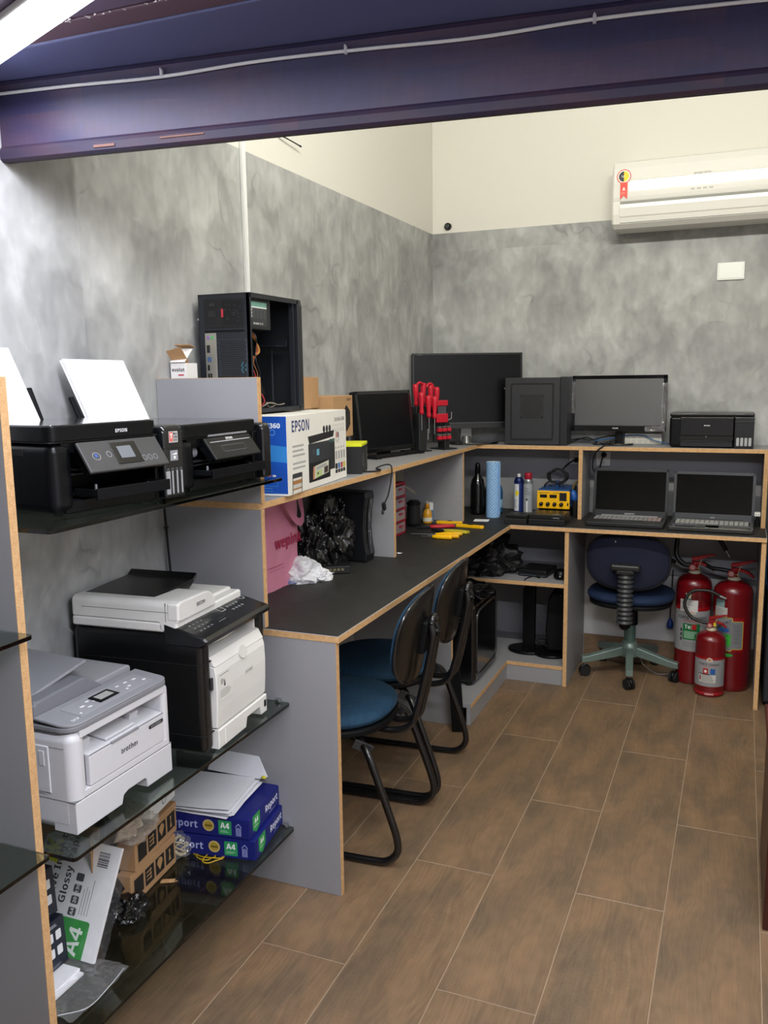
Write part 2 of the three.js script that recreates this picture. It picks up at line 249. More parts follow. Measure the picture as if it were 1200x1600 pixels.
{ // split air conditioner
  const o = T('air_conditioner', 'white split air conditioner with a red ribbon energy sticker mounted high on the back wall', 'air conditioner', [1.33, 2.075, 0]);
  const w = 0.82, prof = [[0.001, 0.02], [0.03, 0.0], [0.16, 0.002], [0.188, 0.02], [0.2, 0.06], [0.206, 0.11], [0.204, 0.2], [0.196, 0.255], [0.18, 0.28], [0.15, 0.295], [0.001, 0.295]];
  P(o, 'body', ExX(prof, w, 0.008), M(0xe2e1da, 0.35));
  P(o, 'front_panel', ExX([[0.196, 0.115], [0.2085, 0.115], [0.2115, 0.13], [0.2115, 0.195], [0.204, 0.252], [0.186, 0.282], [0.17, 0.288], [0.17, 0.27]], w - 0.012, 0.003), PM(0xdfded8, 0.85, { clearcoat: 0.7, clearcoatRoughness: 0.03 }));
  P(o, 'air_flap', ExX([[0.178, 0.028], [0.2, 0.05], [0.2095, 0.085], [0.2095, 0.1], [0.203, 0.1], [0.19, 0.055], [0.174, 0.032]], w - 0.07, 0.002), M(0xe6e5de, 0.3));
  P(o, 'flap_gap', ExX([[0.199, 0.1015], [0.2065, 0.1015], [0.2065, 0.113], [0.199, 0.113]], w - 0.075, 0.0005), M(0x8c8c86, 0.6));
  P(o, 'bottom_seam', BB(-0.375, 0.0225, 0.185, 0.375, 0.0245, 0.19, 0.0004), darkGrey);
  P(o, 'energy_sticker', Pl(0.062, 0.128), ink(0.062, 0.128, 3200, (g, W, H) => {
    g.fillStyle = '#d9362e'; g.beginPath(); g.arc(W / 2, W / 2, W * 0.49, 0, 7); g.fill(); g.fillStyle = '#f4f1e8'; g.beginPath(); g.arc(W / 2, W / 2, W * 0.43, 0, 7); g.fill();
    g.fillStyle = '#17181c'; g.beginPath(); g.arc(W / 2, W / 2, W * 0.36, PI / 2, PI * 1.5); g.fill(); g.fillStyle = '#f0cf1c'; g.beginPath(); g.arc(W / 2, W / 2, W * 0.36, -PI / 2, PI / 2); g.fill();
    g.fillStyle = '#e2412f'; g.beginPath(); g.moveTo(W * 0.26, W * 0.9); g.lineTo(W * 0.76, W * 0.9); g.lineTo(W * 0.76, H); g.lineTo(W * 0.51, H * 0.88); g.lineTo(W * 0.26, H); g.fill();
    txt(g, 'A', W * 0.51, H * 0.66, W * 0.3, '#fff', { w: 'bold', a: 'center' }); lines(g, W * 0.34, H * 0.76, W * 0.3, 3, H * 0.035, 3, '#f6c4bc'); txt(g, '10', W * 0.3, W * 0.5, W * 0.2, '#fff'); }, true), [-0.358, 0.185, 0.2135], [-0.03, 0, 0]);
  P(o, 'logo', Pl(0.1, 0.05), ink(0.1, 0.05, 2400, (g, W, H) => { txt(g, 'Springer Carrier', W / 2, H * 0.2, H * 0.2, '#8a8a86', { a: 'center' }); txt(g, 'Midea', W / 2, H * 0.55, H * 0.34, '#6f7070', { a: 'center' }); }, true), [-0.03, 0.19, 0.2133], [-0.03, 0, 0]);
  P(o, 'display_print', Pl(0.1, 0.012), ink(0.1, 0.012, 2400, (g, W, H) => { for (let i = 0; i < 4; i++) txt(g, '888', W * (0.12 + i * 0.25), H / 2, H * 0.8, '#9a9a94', { a: 'center' }); }, true), [-0.03, 0.14, 0.2128]);
}

// ---------------------------------------------------------------- the L-shaped bench
const DT = 0.75, ST = 1.098, TH = 0.018;
const bench = T('corner_workbench', 'grey laminate L shaped workbench with black desk mats and a raised shelf along both walls', 'workbench');
{
  const o = bench, dl = 0.541, db = 0.485, ds = 0.313, dsb = 0.2528, ZE = 2.332, XE = 1.622;
  const E = (parent, x0, y0, z0, x1, y1, z1) => P(parent, 'edge_band', boxUV(BB(x0, y0, z0, x1, y1, z1, 0.0003), 1), mdf, null, null, 'raw tan board edge');
  const e = 0.0012;
  const wt = P(o, 'worktop', Ex(Sh([[0, 0], [XE, 0], [XE, -db], [dl, -db], [dl, -ZE], [0, -ZE]]), TH, 0.0005).rotateX(-PI / 2).translate(0.001, DT - TH, 0.001), laminate);
  E(wt, dl + 0.001, DT - TH, db, dl + 0.001 + e, DT - 0.001, ZE); E(wt, 0.001, DT - TH, ZE, dl + 0.002, DT - 0.001, ZE + e); E(wt, dl, DT - TH, db, XE, DT - 0.001, db + e);
  for (const [x0, z0, x1, z1] of [[0.014, 1.338, dl - 0.001, ZE - 0.002], [0.014, 0.662, dl - 0.001, 1.335], [0.014, 0.014, dl - 0.001, 0.659], [dl + 0.0005, 0.014, XE - 0.002, db - 0.002]]) P(o, 'desk_mat', boxUV(BB(x0, DT, z0, x1, DT + 0.002, z1, 0.0006)), deskMat, null, null, 'black rubbery desk mat');
  const sh = P(o, 'raised_shelf', Ex(Sh([[0, 0], [XE + 0.03, 0], [XE + 0.03, -dsb], [ds, -dsb], [ds, -ZE], [0, -ZE]]), TH, 0.0005).rotateX(-PI / 2).translate(0.001, ST - TH, 0.001), laminate);
  E(sh, ds + 0.001, ST - TH, dsb, ds + 0.001 + e, ST - 0.0005, ZE); E(sh, 0.001, ST - TH, ZE, ds + 0.002, ST - 0.0005, ZE + e); E(sh, ds, ST - TH, dsb, XE + 0.03, ST - 0.0005, dsb + e);
  // near end: lower panel, panel between desk and shelf, riser above the shelf
  const panel = (name, x0, y0, z0, x1, y1, z1, edge, mat = laminate) => {
    const p = P(o, name, BB(x0, y0, z0, x1, y1, z1, 0.0005), mat);
    if (edge === 'x') E(p, x1, y0, z0, x1 + e, y1, z1); if (edge === 'z') E(p, x0, y0, z1, x1, y1, z1 + e); return p; };
  panel('end_panel', 0.001, 0.0005, ZE - TH, 0.533, DT - TH, ZE, 'x');
  panel('end_panel', 0.001, DT + 0.0022, ZE - TH, 0.319, ST - TH, ZE, 'x');
  const rz = panel('riser_panel', 0.001, ST, ZE - TH, 0.321, 1.432, ZE, 'x'); E(rz, 0.001, 1.432, ZE - TH, 0.322, 1.433, ZE);
  panel('divider', 0.013, DT + 0.0022, 1.327, 0.3085, ST - TH, 1.345, 'x');
  panel('divider', 0.013, DT + 0.0022, 0.455, 0.3085, ST - TH, 0.473, 'x');
  panel('divider', 0.806, DT + 0.0022, 0.0135, 0.824, ST - TH, dsb - 0.002, 'z');
  panel('divider', 1.602, DT + 0.0022, 0.0135, 1.62, ST - TH, dsb - 0.002, 'z');
  panel('back_board', 0.0135, DT + 0.0022, 0.001, 1.6, ST - TH, 0.013, '', laminate);
  panel('back_board', 0.001, DT + 0.0022, 0.0135, 0.0125, ST - TH, 2.312, '', laminate);
  panel('back_board', 0.82, 0.46, 0.001, 1.602, DT - TH, 0.013, '', laminate);
  panel('back_board', 0.001, 0.2, 0.0135, 0.0125, DT - TH, 2.312, '', laminate);
  panel('back_board', 0.0135, 0.094, 0.001, 0.789, DT - TH, 0.013, '', laminate);
  panel('leg_panel', 0.79, 0.0005, 0.014, 0.808, DT - TH, 0.475, 'z');
  panel('leg_panel', 1.604, 0.0005, 0.014, 1.622, DT - TH, 0.475, 'z');
  panel('leg_panel', 0.014, 0.0005, 1.062, 0.448, DT - TH, 1.08, 'x');
  // plinth platform in the corner and the inner shelf
  const pf = P(o, 'plinth_shelf', Ex(Sh([[0, 0], [0.789, 0], [0.789, -0.465], [0.525, -0.465], [0.525, -1.061], [0, -1.061]]), TH, 0.0005).rotateX(-PI / 2).translate(0.0005, 0.075, 0.0005), laminate);
  E(pf, 0.5255, 0.075, 0.466, 0.5255 + e, 0.092, 1.061); E(pf, 0.5255, 0.075, 0.4655, 0.789, 0.092, 0.4655 + e);
  panel('plinth', 0.507, 0.0005, 0.448, 0.523, 0.0745, 1.06, ''); panel('plinth', 0.5235, 0.0005, 0.448, 0.789, 0.0745, 0.464, '');
  const ins = P(o, 'inner_shelf', Ex(Sh([[0, 0], [0.455, 0], [0.455, -0.46], [0, -0.46]]), TH, 0.0005).rotateX(-PI / 2).translate(0.334, 0.468, 0.0138), laminate);
  E(ins, 0.335, 0.468, 0.4738, 0.789, 0.4855, 0.4738 + e);
}
// side panel that closes the glass display bay at the near end
{
  const o = T('shelving_panel', 'tall grey side panel with a raw tan edge, left of the glass shelves', 'panel', [0.16, 0, 3.184]);
  P(o, 'board', BB(-0.159, 0.0005, -0.009, 0.16, 1.437, 0.009, 0.0006), laminate);
  P(o, 'edge_band', boxUV(BB(0.16, 0.0005, -0.009, 0.1613, 1.437, 0.009, 0.0003)), mdf); P(o, 'edge_band', boxUV(BB(-0.159, 1.437, -0.009, 0.1613, 1.438, 0.009, 0.0003)), mdf);
}
function glassShelf(label, x1, y, z0, z1, pins) {
  const o = T('glass_shelf', label, 'shelf', [x1 / 2, y, (z0 + z1) / 2]), w = x1 - 0.004, d = z1 - z0;
  P(o, 'pane', Ex(rrect(w, d, 0.012), 0.008, 0.0008).rotateX(-PI / 2).translate(0.002, -0.008, 0), glassMat);
  for (const [x, z] of pins) { const q = P(o, 'shelf_support', [at(Cy(0.007, 0.007, 0.016, 16), 0, -0.002, 0, PI / 2), at(Cy(0.009, 0.009, 0.004, 16), 0, 0.005, 0)], chrome, [x - x1 / 2, 0.002, z - (z0 + z1) / 2]); }
  return o;
}
glassShelf('topmost glass shelf carrying the two black inkjet printers with paper', 0.394, 1.171, 2.336, 3.173, [[0.06, 2.343]]);
glassShelf('middle glass shelf carrying the two white laser printers', 0.394, 0.549, 2.336, 3.173, [[0.36, 2.343]]);
glassShelf('lowest glass shelf above the floor carrying paper reams and cardboard boxes', 0.396, 0.182, 2.336, 3.173, [[0.37, 2.343]]);
glassShelf('upper glass shelf stub of the next bay left of the tall panel', 0.36, 0.985, 3.195, 3.9, [[0.06, 3.2]]);
glassShelf('lower glass shelf of the next bay left of the tall panel', 0.36, 0.563, 3.195, 3.9, [[0.06, 3.2]]);

// ---------------------------------------------------------------- printers
const epsonInk = (col) => ink(0.06, 0.014, 5000, (g, W, H) => txt(g, 'EPSON', W / 2, H / 2, H * 0.95, col, { w: 'bold', a: 'center' }), true, 0.4, 'epson' + col);
// black ink-tank printer, front to local +z, base at y = 0
function inkPrinter(label, p, ry, o) {
  const { w, h, d, mono } = o, t = T('inkjet_printer', label, 'printer', p, ry), zf = d / 2, x0 = -w / 2, x1 = w / 2 - o.tank;
  const s0 = x0 + 0.055, s1 = x1 - (o.padR ?? 0.012), yT = h - 0.034;                    // output slot
  P(t, 'body', [BB(x0, 0.004, -zf, s0, yT, zf, 0.02), BB(s1, 0.004, -zf, x1 - 0.001, yT, zf - 0.002, 0.003), BB(x0 + 0.03, 0.004, -zf, x1 - 0.01, yT, zf - 0.12, 0.003), BB(x0 + 0.03, 0.004, -zf + 0.01, x1 - 0.01, 0.03, zf - 0.004, 0.003), BB(x0 + 0.03, yT - 0.022, -zf + 0.01, x1 - 0.01, yT, zf - 0.006, 0.003)], black);
  P(t, 'foot', [at(Cy(0.008, 0.008, 0.004, 12), x0 + 0.04, 0.002, zf - 0.04), at(Cy(0.008, 0.008, 0.004, 12), x1 - 0.03, 0.002, zf - 0.04), at(Cy(0.008, 0.008, 0.004, 12), x0 + 0.04, 0.002, -zf + 0.04), at(Cy(0.008, 0.008, 0.004, 12), x1 - 0.03, 0.002, -zf + 0.04)], rubber);
  const lidShape = rrect(x1 - x0, d, 0.022);
  const lid = P(t, 'scanner_lid', Ex(lidShape, 0.03, 0.002, 2).rotateX(-PI / 2).translate((x0 + x1) / 2, yT + 0.002, 0), black);
  P(lid, 'lid_top', Ex(rrect(x1 - x0 - 0.012, d - 0.012, 0.018), 0.002, 0.0006).rotateX(-PI / 2).translate((x0 + x1) / 2, yT + 0.0315, 0), mono ? blackGloss : PM(0x16171a, 0.14, { clearcoat: 1, clearcoatRoughness: 0.1 }));
  P(t, 'lid_groove', BB(x0 + 0.001, yT - 0.0006, -zf + 0.01, x1 - 0.001, yT + 0.0022, zf - 0.0025, 0.0005), rubber);
  P(t, 'grip_recess', BB(x0 - 0.0004, yT - 0.026, -0.03, x0 + 0.002, yT - 0.012, 0.07, 0.001), rubber);
  // tilting control panel
  const cp = new THREE.Group(); cp.name = 'control_panel'; cp.position.set((s0 + s1) / 2 + (o.panX ?? 0), yT - 0.012, zf + 0.002); cp.rotation.x = -0.62; t.add(cp);
  const pw = o.panW ?? (s1 - s0) + 0.012, ph = o.panH ?? 0.062;
  P(cp, 'panel_face', at(B(pw, ph, 0.008, 0.003), 0, -ph / 2 + 0.008, 0.004), mono ? M(0x0e0f10, 0.55) : M(0x3c3c3b, 0.45));
  P(cp, 'panel_back', at(B(pw - 0.008, ph - 0.01, 0.022, 0.003), 0, -ph / 2 + 0.01, -0.008), black);
  P(cp, 'panel_print', Pl(pw - 0.006, ph - 0.006), ink(pw - 0.006, ph - 0.006, 2600, o.panDraw, true, 0.35), [0, -ph / 2 + 0.008, 0.0083]);
  if (o.lcd) P(cp, 'display', at(B(0.066, 0.05, 0.002, 0.0008), 0.005, -ph / 2 + 0.01, 0.0084), blackGloss);
  if (o.lcd) P(cp, 'display_window', at(B(0.036, 0.028, 0.001, 0.0004), 0.003, -ph / 2 + 0.011, 0.0098), PM(0x62666c, 0.12, { clearcoat: 1 }));
  // output tray
  const tr = P(t, 'output_tray', [BB(s0 + 0.01, 0.034, zf - 0.11, s1 - 0.006, 0.039, zf + o.tray, 0.001), BB(s0 + 0.01, 0.034, zf - 0.02, s0 + 0.016, 0.05, zf + o.tray, 0.001), BB(s1 - 0.012, 0.034, zf - 0.02, s1 - 0.006, 0.05, zf + o.tray, 0.001), BB(s0 + 0.01, 0.03, zf + o.tray - 0.004, s1 - 0.006, 0.052, zf + o.tray + 0.002, 0.001)], blackMatte);
  P(tr, 'paper_stop', [BB(s0 + 0.03, 0.039, zf + o.tray - 0.03, s0 + 0.034, 0.058, zf + o.tray - 0.026, 0.0008), BB(s1 - 0.05, 0.039, zf + o.tray - 0.02, s1 - 0.046, 0.05, zf + o.tray - 0.014, 0.0008)], midGrey);
  P(t, 'output_slot', [BB(s0, yT - 0.068, zf - 0.1, s1, yT - 0.064, zf - 0.03, 0.001), BB(s0 + 0.015, yT - 0.058, zf - 0.06, s1 - 0.05, yT - 0.054, zf - 0.02, 0.001)], darkGrey);
  // ink tank column
  const tx = w / 2 - o.tank / 2;
  const tk = P(t, 'ink_tank', [BB(x1 + 0.001, 0.004, -zf + 0.06, w / 2, o.tankH - 0.012, zf + o.tankOut, 0.006), BB(x1 + 0.001, o.tankH - 0.03, -zf + 0.06, w / 2, o.tankH, zf + o.tankOut, 0.012)], PM(0x101114, 0.22, { clearcoat: 0.5, clearcoatRoughness: 0.2 }));
  if (o.windows) {
    const zt = zf + o.tankOut;
    P(tk, 'tank_seam', BB(x1 + 0.0015, o.tankH - 0.05, zt - 0.004, w / 2 - 0.0005, o.tankH - 0.0485, zt + 0.0006, 0.0003), rubber);
    const n = 4, st = o.tank / 4.6;
    for (let i = 0; i < n; i++) { const x = tx + (i - 1.5) * st; P(tk, 'ink_window', Ex(rrect(o.bigWin ? st * 0.68 : i ? 0.004 : 0.012, o.bigWin ? 0.032 : 0.05, 0.0018), 0.002, 0.0004).translate(x, 0.012 + (o.bigWin ? 0.016 : 0.026), zt - 0.0006), M(o.bigWin ? 0xa6a8aa : 0x9a9b9d, 0.3)); }
    if (o.stickers) {
      P(tk, 'sticker', at(B(0.026, 0.024, 0.0008, 0.0002), tx, o.tankH - 0.026, zt + 0.0004), M(0xb9b7b2, 0.4)); P(tk, 'sticker', at(B(0.022, 0.022, 0.0008, 0.0002), tx, o.tankH - 0.066, zt + 0.0004), M(0x8f9094, 0.4));
      P(tk, 'sticker_print', Pl(0.026, 0.024), ink(0.026, 0.024, 5000, (g, W, H) => { rr(g, 4, 6, W * 0.4, H * 0.85, 4, '#d86a62'); txt(g, 'T', W * 0.25, H * 0.42, H * 0.6, '#fff', { w: 'bold', a: 'center' }); for (let i = 0; i < 6; i++) rr(g, W * (0.5 + (i % 2) * 0.22), H * (0.12 + Math.floor(i / 2) * 0.28), W * 0.17, H * 0.2, 2, i % 3 ? '#6d6f70' : '#35373a'); }, true), [tx, o.tankH - 0.026, zt + 0.001]);
      P(tk, 'sticker_print', Pl(0.022, 0.022), ink(0.022, 0.022, 5000, (g, W, H) => { g.fillStyle = '#f3f3f3'; g.beginPath(); g.moveTo(W * 0.15, H * 0.4); g.lineTo(W * 0.85, H * 0.2); g.lineTo(W * 0.85, H * 0.42); g.fill(); rr(g, W * 0.42, H * 0.55, W * 0.25, H * 0.28, 3, '#f3f3f3'); }, true), [tx, o.tankH - 0.066, zt + 0.001]);
      P(tk, 'icon_row', Pl(0.05, 0.01), ink(0.05, 0.01, 4000, (g, W, H) => { for (let i = 0; i < 4; i++) { g.strokeStyle = '#77797d'; g.lineWidth = 4; g.strokeRect(W * (0.06 + i * 0.25), H * 0.15, W * 0.11, H * 0.7); txt(g, '◊', W * (0.115 + i * 0.25), H / 2, H * 0.6, '#77797d', { a: 'center' }); } }, true), [tx, o.tankH - 0.097, zt + 0.0007]);
    }
  }
  return t;
}
const dots = (g, W, H, c, n) => { for (let i = 0; i < n; i++) { g.fillStyle = c; g.beginPath(); g.arc(W * (0.1 + 0.8 * rnd()), H * (0.15 + 0.7 * rnd()), 3, 0, 7); g.fill(); } };
const ep1 = inkPrinter('black inkjet printer with a tilted glossy display panel, nearest on the top glass shelf', [0.19, 1.171, 2.885], 1.414, {
  w: 0.336, h: 0.176, d: 0.3, tank: 0.062, tankH: 0.162, tankOut: 0.012, windows: true, stickers: true, lcd: true, tray: 0.045, panW: 0.205, panH: 0.07,
  panDraw: (g, W, H) => {
    g.strokeStyle = '#8e9094'; g.lineWidth = 3; g.beginPath(); g.ellipse(W * 0.14, H * 0.5, W * 0.045, H * 0.13, 0, 0, 7); g.stroke(); rr(g, W * 0.12, H * 0.42, W * 0.035, H * 0.12, 6, '#39508e'); g.beginPath(); g.ellipse(W * 0.3, H * 0.47, W * 0.028, H * 0.1, 0, 0, 7); g.stroke(); txt(g, '⌂', W * 0.3, H * 0.48, H * 0.16, '#b9bbbd', { a: 'center' });
    for (const [x, y] of [[0.7, 0.2], [0.77, 0.2], [0.7, 0.45], [0.86, 0.28]]) txt(g, '▴', W * x, H * y, H * 0.14, '#a9abad', { a: 'center' });
    for (let i = 0; i < 3; i++) { g.beginPath(); g.ellipse(W * (0.72 + i * 0.075), H * 0.72, W * 0.026, H * 0.09, 0, 0, 7); g.stroke(); }
  } });
P(ep1, 'brand_print', Pl(0.045, 0.0105), epsonInk('#d9dadc'), [0.005, 0.158, 0.1507]);
const ep2 = inkPrinter('black inkjet printer with a plain button panel, farther one on the top glass shelf', [0.195, 1.171, 2.531], PI / 2, {
  w: 0.37, h: 0.158, d: 0.31, mono: true, tank: 0.042, tankH: 0.146, tankOut: 0.016, windows: false, tray: 0.035, panW: 0.2, panH: 0.06, padR: 0.02,
  panDraw: (g, W, H) => {
    rr(g, W * 0.05, H * 0.18, W * 0.9, H * 0.035, 2, '#b9babc'); txt(g, 'EPSON', W * 0.5, H * 0.08, H * 0.17, '#e8e8e8', { w: 'bold', a: 'center' });
    g.strokeStyle = '#6b6d70'; g.lineWidth = 2; g.strokeRect(W * 0.24, H * 0.42, W * 0.5, H * 0.3); const ic = ['✕', '▣', '◉', '▤', '◇', '▷', '▪'];
    ic.forEach((s, i) => txt(g, s, W * (0.22 + i * 0.08), H * 0.56, H * 0.16, i ? '#cfd0d2' : '#d66', { a: 'center' })); txt(g, '☁', W * 0.84, H * 0.5, H * 0.24, '#f0f0f0', { a: 'center' }); txt(g, '◆', W * 0.56, H * 0.85, H * 0.08, '#ddd', { a: 'center' });
  } });
P(ep2, 'lid_grip', BB(-0.08, 0.124, 0.152, 0.09, 0.129, 0.1565, 0.001), midGrey);
P(ep2, 'bottle_strip', BB(0.186, 0.05, 0.12, 0.188, 0.11, 0.16, 0.0006), M(0xb6a04a, 0.5), null, null, 'yellowish strip at the tank side');
P(ep2, 'inner_roller', at(Cy(0.014, 0.014, 0.04, 16), -0.115, 0.09, 0.12, 0, 0, PI / 2), M(0x9b9ca0, 0.3));
{ // third ink printer, closed, on the back shelf
  const w = 0.352, h = 0.155, d = 0.2, t = T('inkjet_printer', 'black inkjet printer with its front closed standing at the right end of the back shelf', 'printer', [1.38, ST, 0.128]);
  P(t, 'body', [BB(-w / 2, 0.004, -d / 2, w / 2 - 0.082, h - 0.016, d / 2, 0.012)], black);
  P(t, 'scanner_lid', BB(-w / 2, h - 0.015, -d / 2, w / 2, h, d / 2 - 0.002, 0.006), PM(0x151619, 0.3, { clearcoat: 0.3 }));
  P(t, 'lid_hinge_line', BB(-w / 2 + 0.002, h - 0.0165, -d / 2, w / 2 - 0.084, h - 0.0145, d / 2 - 0.001, 0.0005), rubber);
  P(t, 'front_cover', BB(-w / 2 + 0.046, 0.054, d / 2 - 0.004, w / 2 - 0.084, h - 0.018, d / 2 + 0.004, 0.003), PM(0x0c0d10, 0.25, { clearcoat: 0.4 }));
  P(t, 'output_slot', BB(-w / 2 + 0.046, 0.034, d / 2 - 0.01, w / 2 - 0.084, 0.0535, d / 2 + 0.0005, 0.001), rubber);
  P(t, 'output_tray', [BB(-w / 2 + 0.048, 0.006, d / 2 - 0.004, w / 2 - 0.086, 0.028, d / 2 + 0.005, 0.002), BB(-w / 2 + 0.05, 0.0285, d / 2 - 0.004, w / 2 - 0.088, 0.032, d / 2 + 0.009, 0.001)], PM(0x1b1c1f, 0.35));
  P(t, 'slot_light', at(new THREE.SphereGeometry(0.003, 10, 8), -0.02, 0.05, d / 2 + 0.001), midGrey);
  const tk = P(t, 'ink_tank', [BB(w / 2 - 0.08, 0.002, -d / 2 + 0.02, w / 2, h - 0.0165, d / 2 + 0.012, 0.004), BB(w / 2 - 0.08, 0.114, -d / 2 + 0.02, w / 2, 0.12, d / 2 + 0.0135, 0.001)], PM(0x131417, 0.32, { clearcoat: 0.3 }));
  for (let i = 0; i < 4; i++) P(tk, 'ink_window', Ex(rrect(0.0115, 0.036, 0.004), 0.002, 0.0004).translate(w / 2 - 0.065 + i * 0.0165, 0.03, d / 2 + 0.0113), M(0xa9abae, 0.3));
  P(t, 'brand_print', Pl(0.036, 0.0084), epsonInk('#d9dadc'), [-0.018, 0.1, d / 2 + 0.0045]);
}
// paper standing in the rear feeds, leaning on the wall side
function paperStack(label, p, ry, tilt, w, l, n, spread) {
  const t = T('paper_stack', label, 'paper', p, ry, undefined), r = new THREE.Group(); r.name = 'sheets'; r.rotation.x = tilt; t.add(r);
  for (let i = 0; i < n; i++) P(r, 'sheet', B(w, l, 0.0012, 0), paper, [(rnd() - 0.5) * spread, l / 2 + (rnd() - 0.5) * spread * 0.6, -i * 0.0017], [0, 0, (rnd() - 0.5) * spread * 0.8]);
  return t;
}
paperStack('stack of white paper standing in the rear feed of the farther inkjet printer', [0.124, 1.3, 2.618], PI / 2, -0.45, 0.214, 0.2, 6, 0.01);
paperStack('white paper in the rear feed of the nearest printer, cut off by the left panel', [0.124, 1.3, 2.985], PI / 2, -0.45, 0.214, 0.222, 5, 0.008);
for (const [z, lb] of [[2.528, 'far'], [2.935, 'near']]) { const t = z < 2.7 ? ep2 : ep1; for (const s of [-1, 1]) { const g = new THREE.Group(); g.name = 'paper_support'; g.position.set((t === ep2 ? -0.087 : -0.1) + s * 0.117, 0.15, t === ep2 ? -0.085 : -0.09); g.rotation.x = -0.45; t.add(g); P(g, 'support_rail', at(B(0.012, s < 0 ? 0.09 : 0.12, 0.008, 0.002), 0, s < 0 ? 0.04 : 0.05, -0.012), blackMatte); } }

{ // black and white laser multifunction printer
  const t = T('laser_printer', 'large laser printer with black body and white front cover on the middle glass shelf', 'printer', [0.195, 0.549, 2.572], PI / 2 + 0.07);
  const d = 0.355, zf = d / 2, w = 0.325, x0 = -w / 2;
  P(t, 'body', [BB(x0, 0.008, -zf, -0.118, 0.296, zf - 0.004, 0.014), BB(0.14, 0.008, -zf, w / 2, 0.296, zf - 0.004, 0.012), BB(x0 + 0.02, 0.008, -zf, w / 2 - 0.02, 0.296, zf - 0.11, 0.006), BB(x0 + 0.02, 0.03, -zf + 0.02, w / 2 - 0.02, 0.2, zf - 0.012, 0.004)], PM(0x0a0b0d, 0.3, { clearcoat: 0.3, clearcoatRoughness: 0.25 }));
  P(t, 'body_seam', [BB(x0 - 0.0004, 0.225, -zf + 0.03, -0.1175, 0.2265, zf - 0.0032, 0.0005), BB(x0 - 0.0004, 0.052, -0.1, -0.1175, 0.0535, zf - 0.0032, 0.0005)], rubber);
  P(t, 'side_latch', BB(-0.128, 0.155, zf - 0.006, -0.119, 0.185, zf, 0.002), darkGrey);
  P(t, 'front_cover', ExX([[zf - 0.012, 0.056], [zf + 0.003, 0.058], [zf + 0.006, 0.1], [zf + 0.0075, 0.15], [zf + 0.006, 0.19], [zf + 0.002, 0.207], [zf - 0.012, 0.21]], 0.256, 0.002), whitePlastic, [0.011, 0, 0]);
  P(t, 'tray_lip', ExX([[zf - 0.012, 0.2105], [zf + 0.003, 0.2085], [zf - 0.01, 0.232], [zf - 0.1, 0.25], [zf - 0.1, 0.238], [zf - 0.03, 0.222]], 0.254, 0.001), whitePlastic, [0.011, 0, 0]);
  P(t, 'lip_notch', at(Cy(0.02, 0.02, 0.004, 24).scale(1, 1, 0.8), 0.02, 0.206, zf + 0.0045, PI / 2 - 0.25), M(0xd6d5d0, 0.4));
  P(t, 'paper_stopper', Ex(superellipse(0.08, 0.014, 2.2), 0.006, 0.002, 2).rotateX(-PI / 2 + 0.35).translate(0.01, 0.246, zf - 0.05), whitePlastic);
  const n = Sh([[-0.117, 0.006], [0.02, 0.006], [0.028, 0.03], [0.1, 0.03], [0.108, 0.006], [0.139, 0.006], [0.139, 0.053], [-0.117, 0.053]]);
  P(t, 'paper_tray', Ex(n, 0.1, 0.002).translate(0, 0, zf - 0.093), whitePlastic); P(t, 'tray_rib', BB(-0.087, 0.008, zf + 0.0055, -0.083, 0.046, zf + 0.0085, 0.001), whitePlastic);
  P(t, 'tray_gauge', BB(0.122, 0.022, zf + 0.006, 0.133, 0.04, zf + 0.0085, 0.001), black);
  P(t, 'output_bay', BB(-0.118, 0.236, -zf + 0.04, 0.139, 0.24, zf - 0.1, 0.001), whitePlastic); P(t, 'bay_wall', BB(0.132, 0.21, zf - 0.12, 0.139, 0.28, zf - 0.02, 0.002), whitePlastic);
  // control panel wedge
  P(t, 'control_panel', ExX([[zf - 0.1, 0.268], [zf - 0.006, 0.268], [zf + 0.012, 0.276], [zf + 0.014, 0.286], [zf + 0.006, 0.293], [zf - 0.1, 0.321]], w + 0.004, 0.004), PM(0x0d0e10, 0.3, { clearcoat: 0.3 }));
  P(t, 'panel_print', Pl(0.31, 0.092), ink(0.31, 0.092, 2200, (g, W, H) => {
    rr(g, W * 0.33, H * 0.36, W * 0.16, H * 0.36, 5, '#15181b'); g.strokeStyle = '#5f6468'; g.lineWidth = 2; g.strokeRect(W * 0.33, H * 0.36, W * 0.16, H * 0.36);
    g.strokeStyle = '#c9cbcd'; g.lineWidth = 4; g.beginPath(); g.roundRect(W * 0.54, H * 0.26, W * 0.07, H * 0.26, 6); g.stroke();
    for (let r = 0; r < 3; r++) for (let c = 0; c < 4; c++) rr(g, W * (0.66 + c * 0.05), H * (0.2 + r * 0.2), W * 0.026, H * 0.08, 3, '#85888c');
    for (let r = 0; r < 4; r++) for (let c = 0; c < 4; c++) rr(g, W * (0.07 + c * 0.055), H * (0.25 + r * 0.17), W * 0.03, H * 0.05, 3, '#7c7f83');
    g.strokeStyle = '#d0d2d4'; g.beginPath(); g.arc(W * 0.955, H * 0.35, H * 0.1, 0, 7); g.stroke(); rr(g, W * 0.9, H * 0.18, W * 0.02, H * 0.12, 5, '#4b55c4'); lines(g, W * 0.34, H * 0.8, W * 0.14, 1, 5, 4, '#85888c');
  }, true, 0.4), [0, 0.3075, zf - 0.0465], [-PI / 2 + 0.262, 0, 0]);
  // scanner lid, document feeder and black feed tray
  P(t, 'scanner_lid', BB(x0, 0.298, -zf, w / 2 - 0.004, 0.322, zf - 0.1, 0.006), whitePlastic);
  P(t, 'lid_front', BB(x0, 0.3, zf - 0.115, 0.155, 0.33, zf - 0.065, 0.006), whitePlastic);
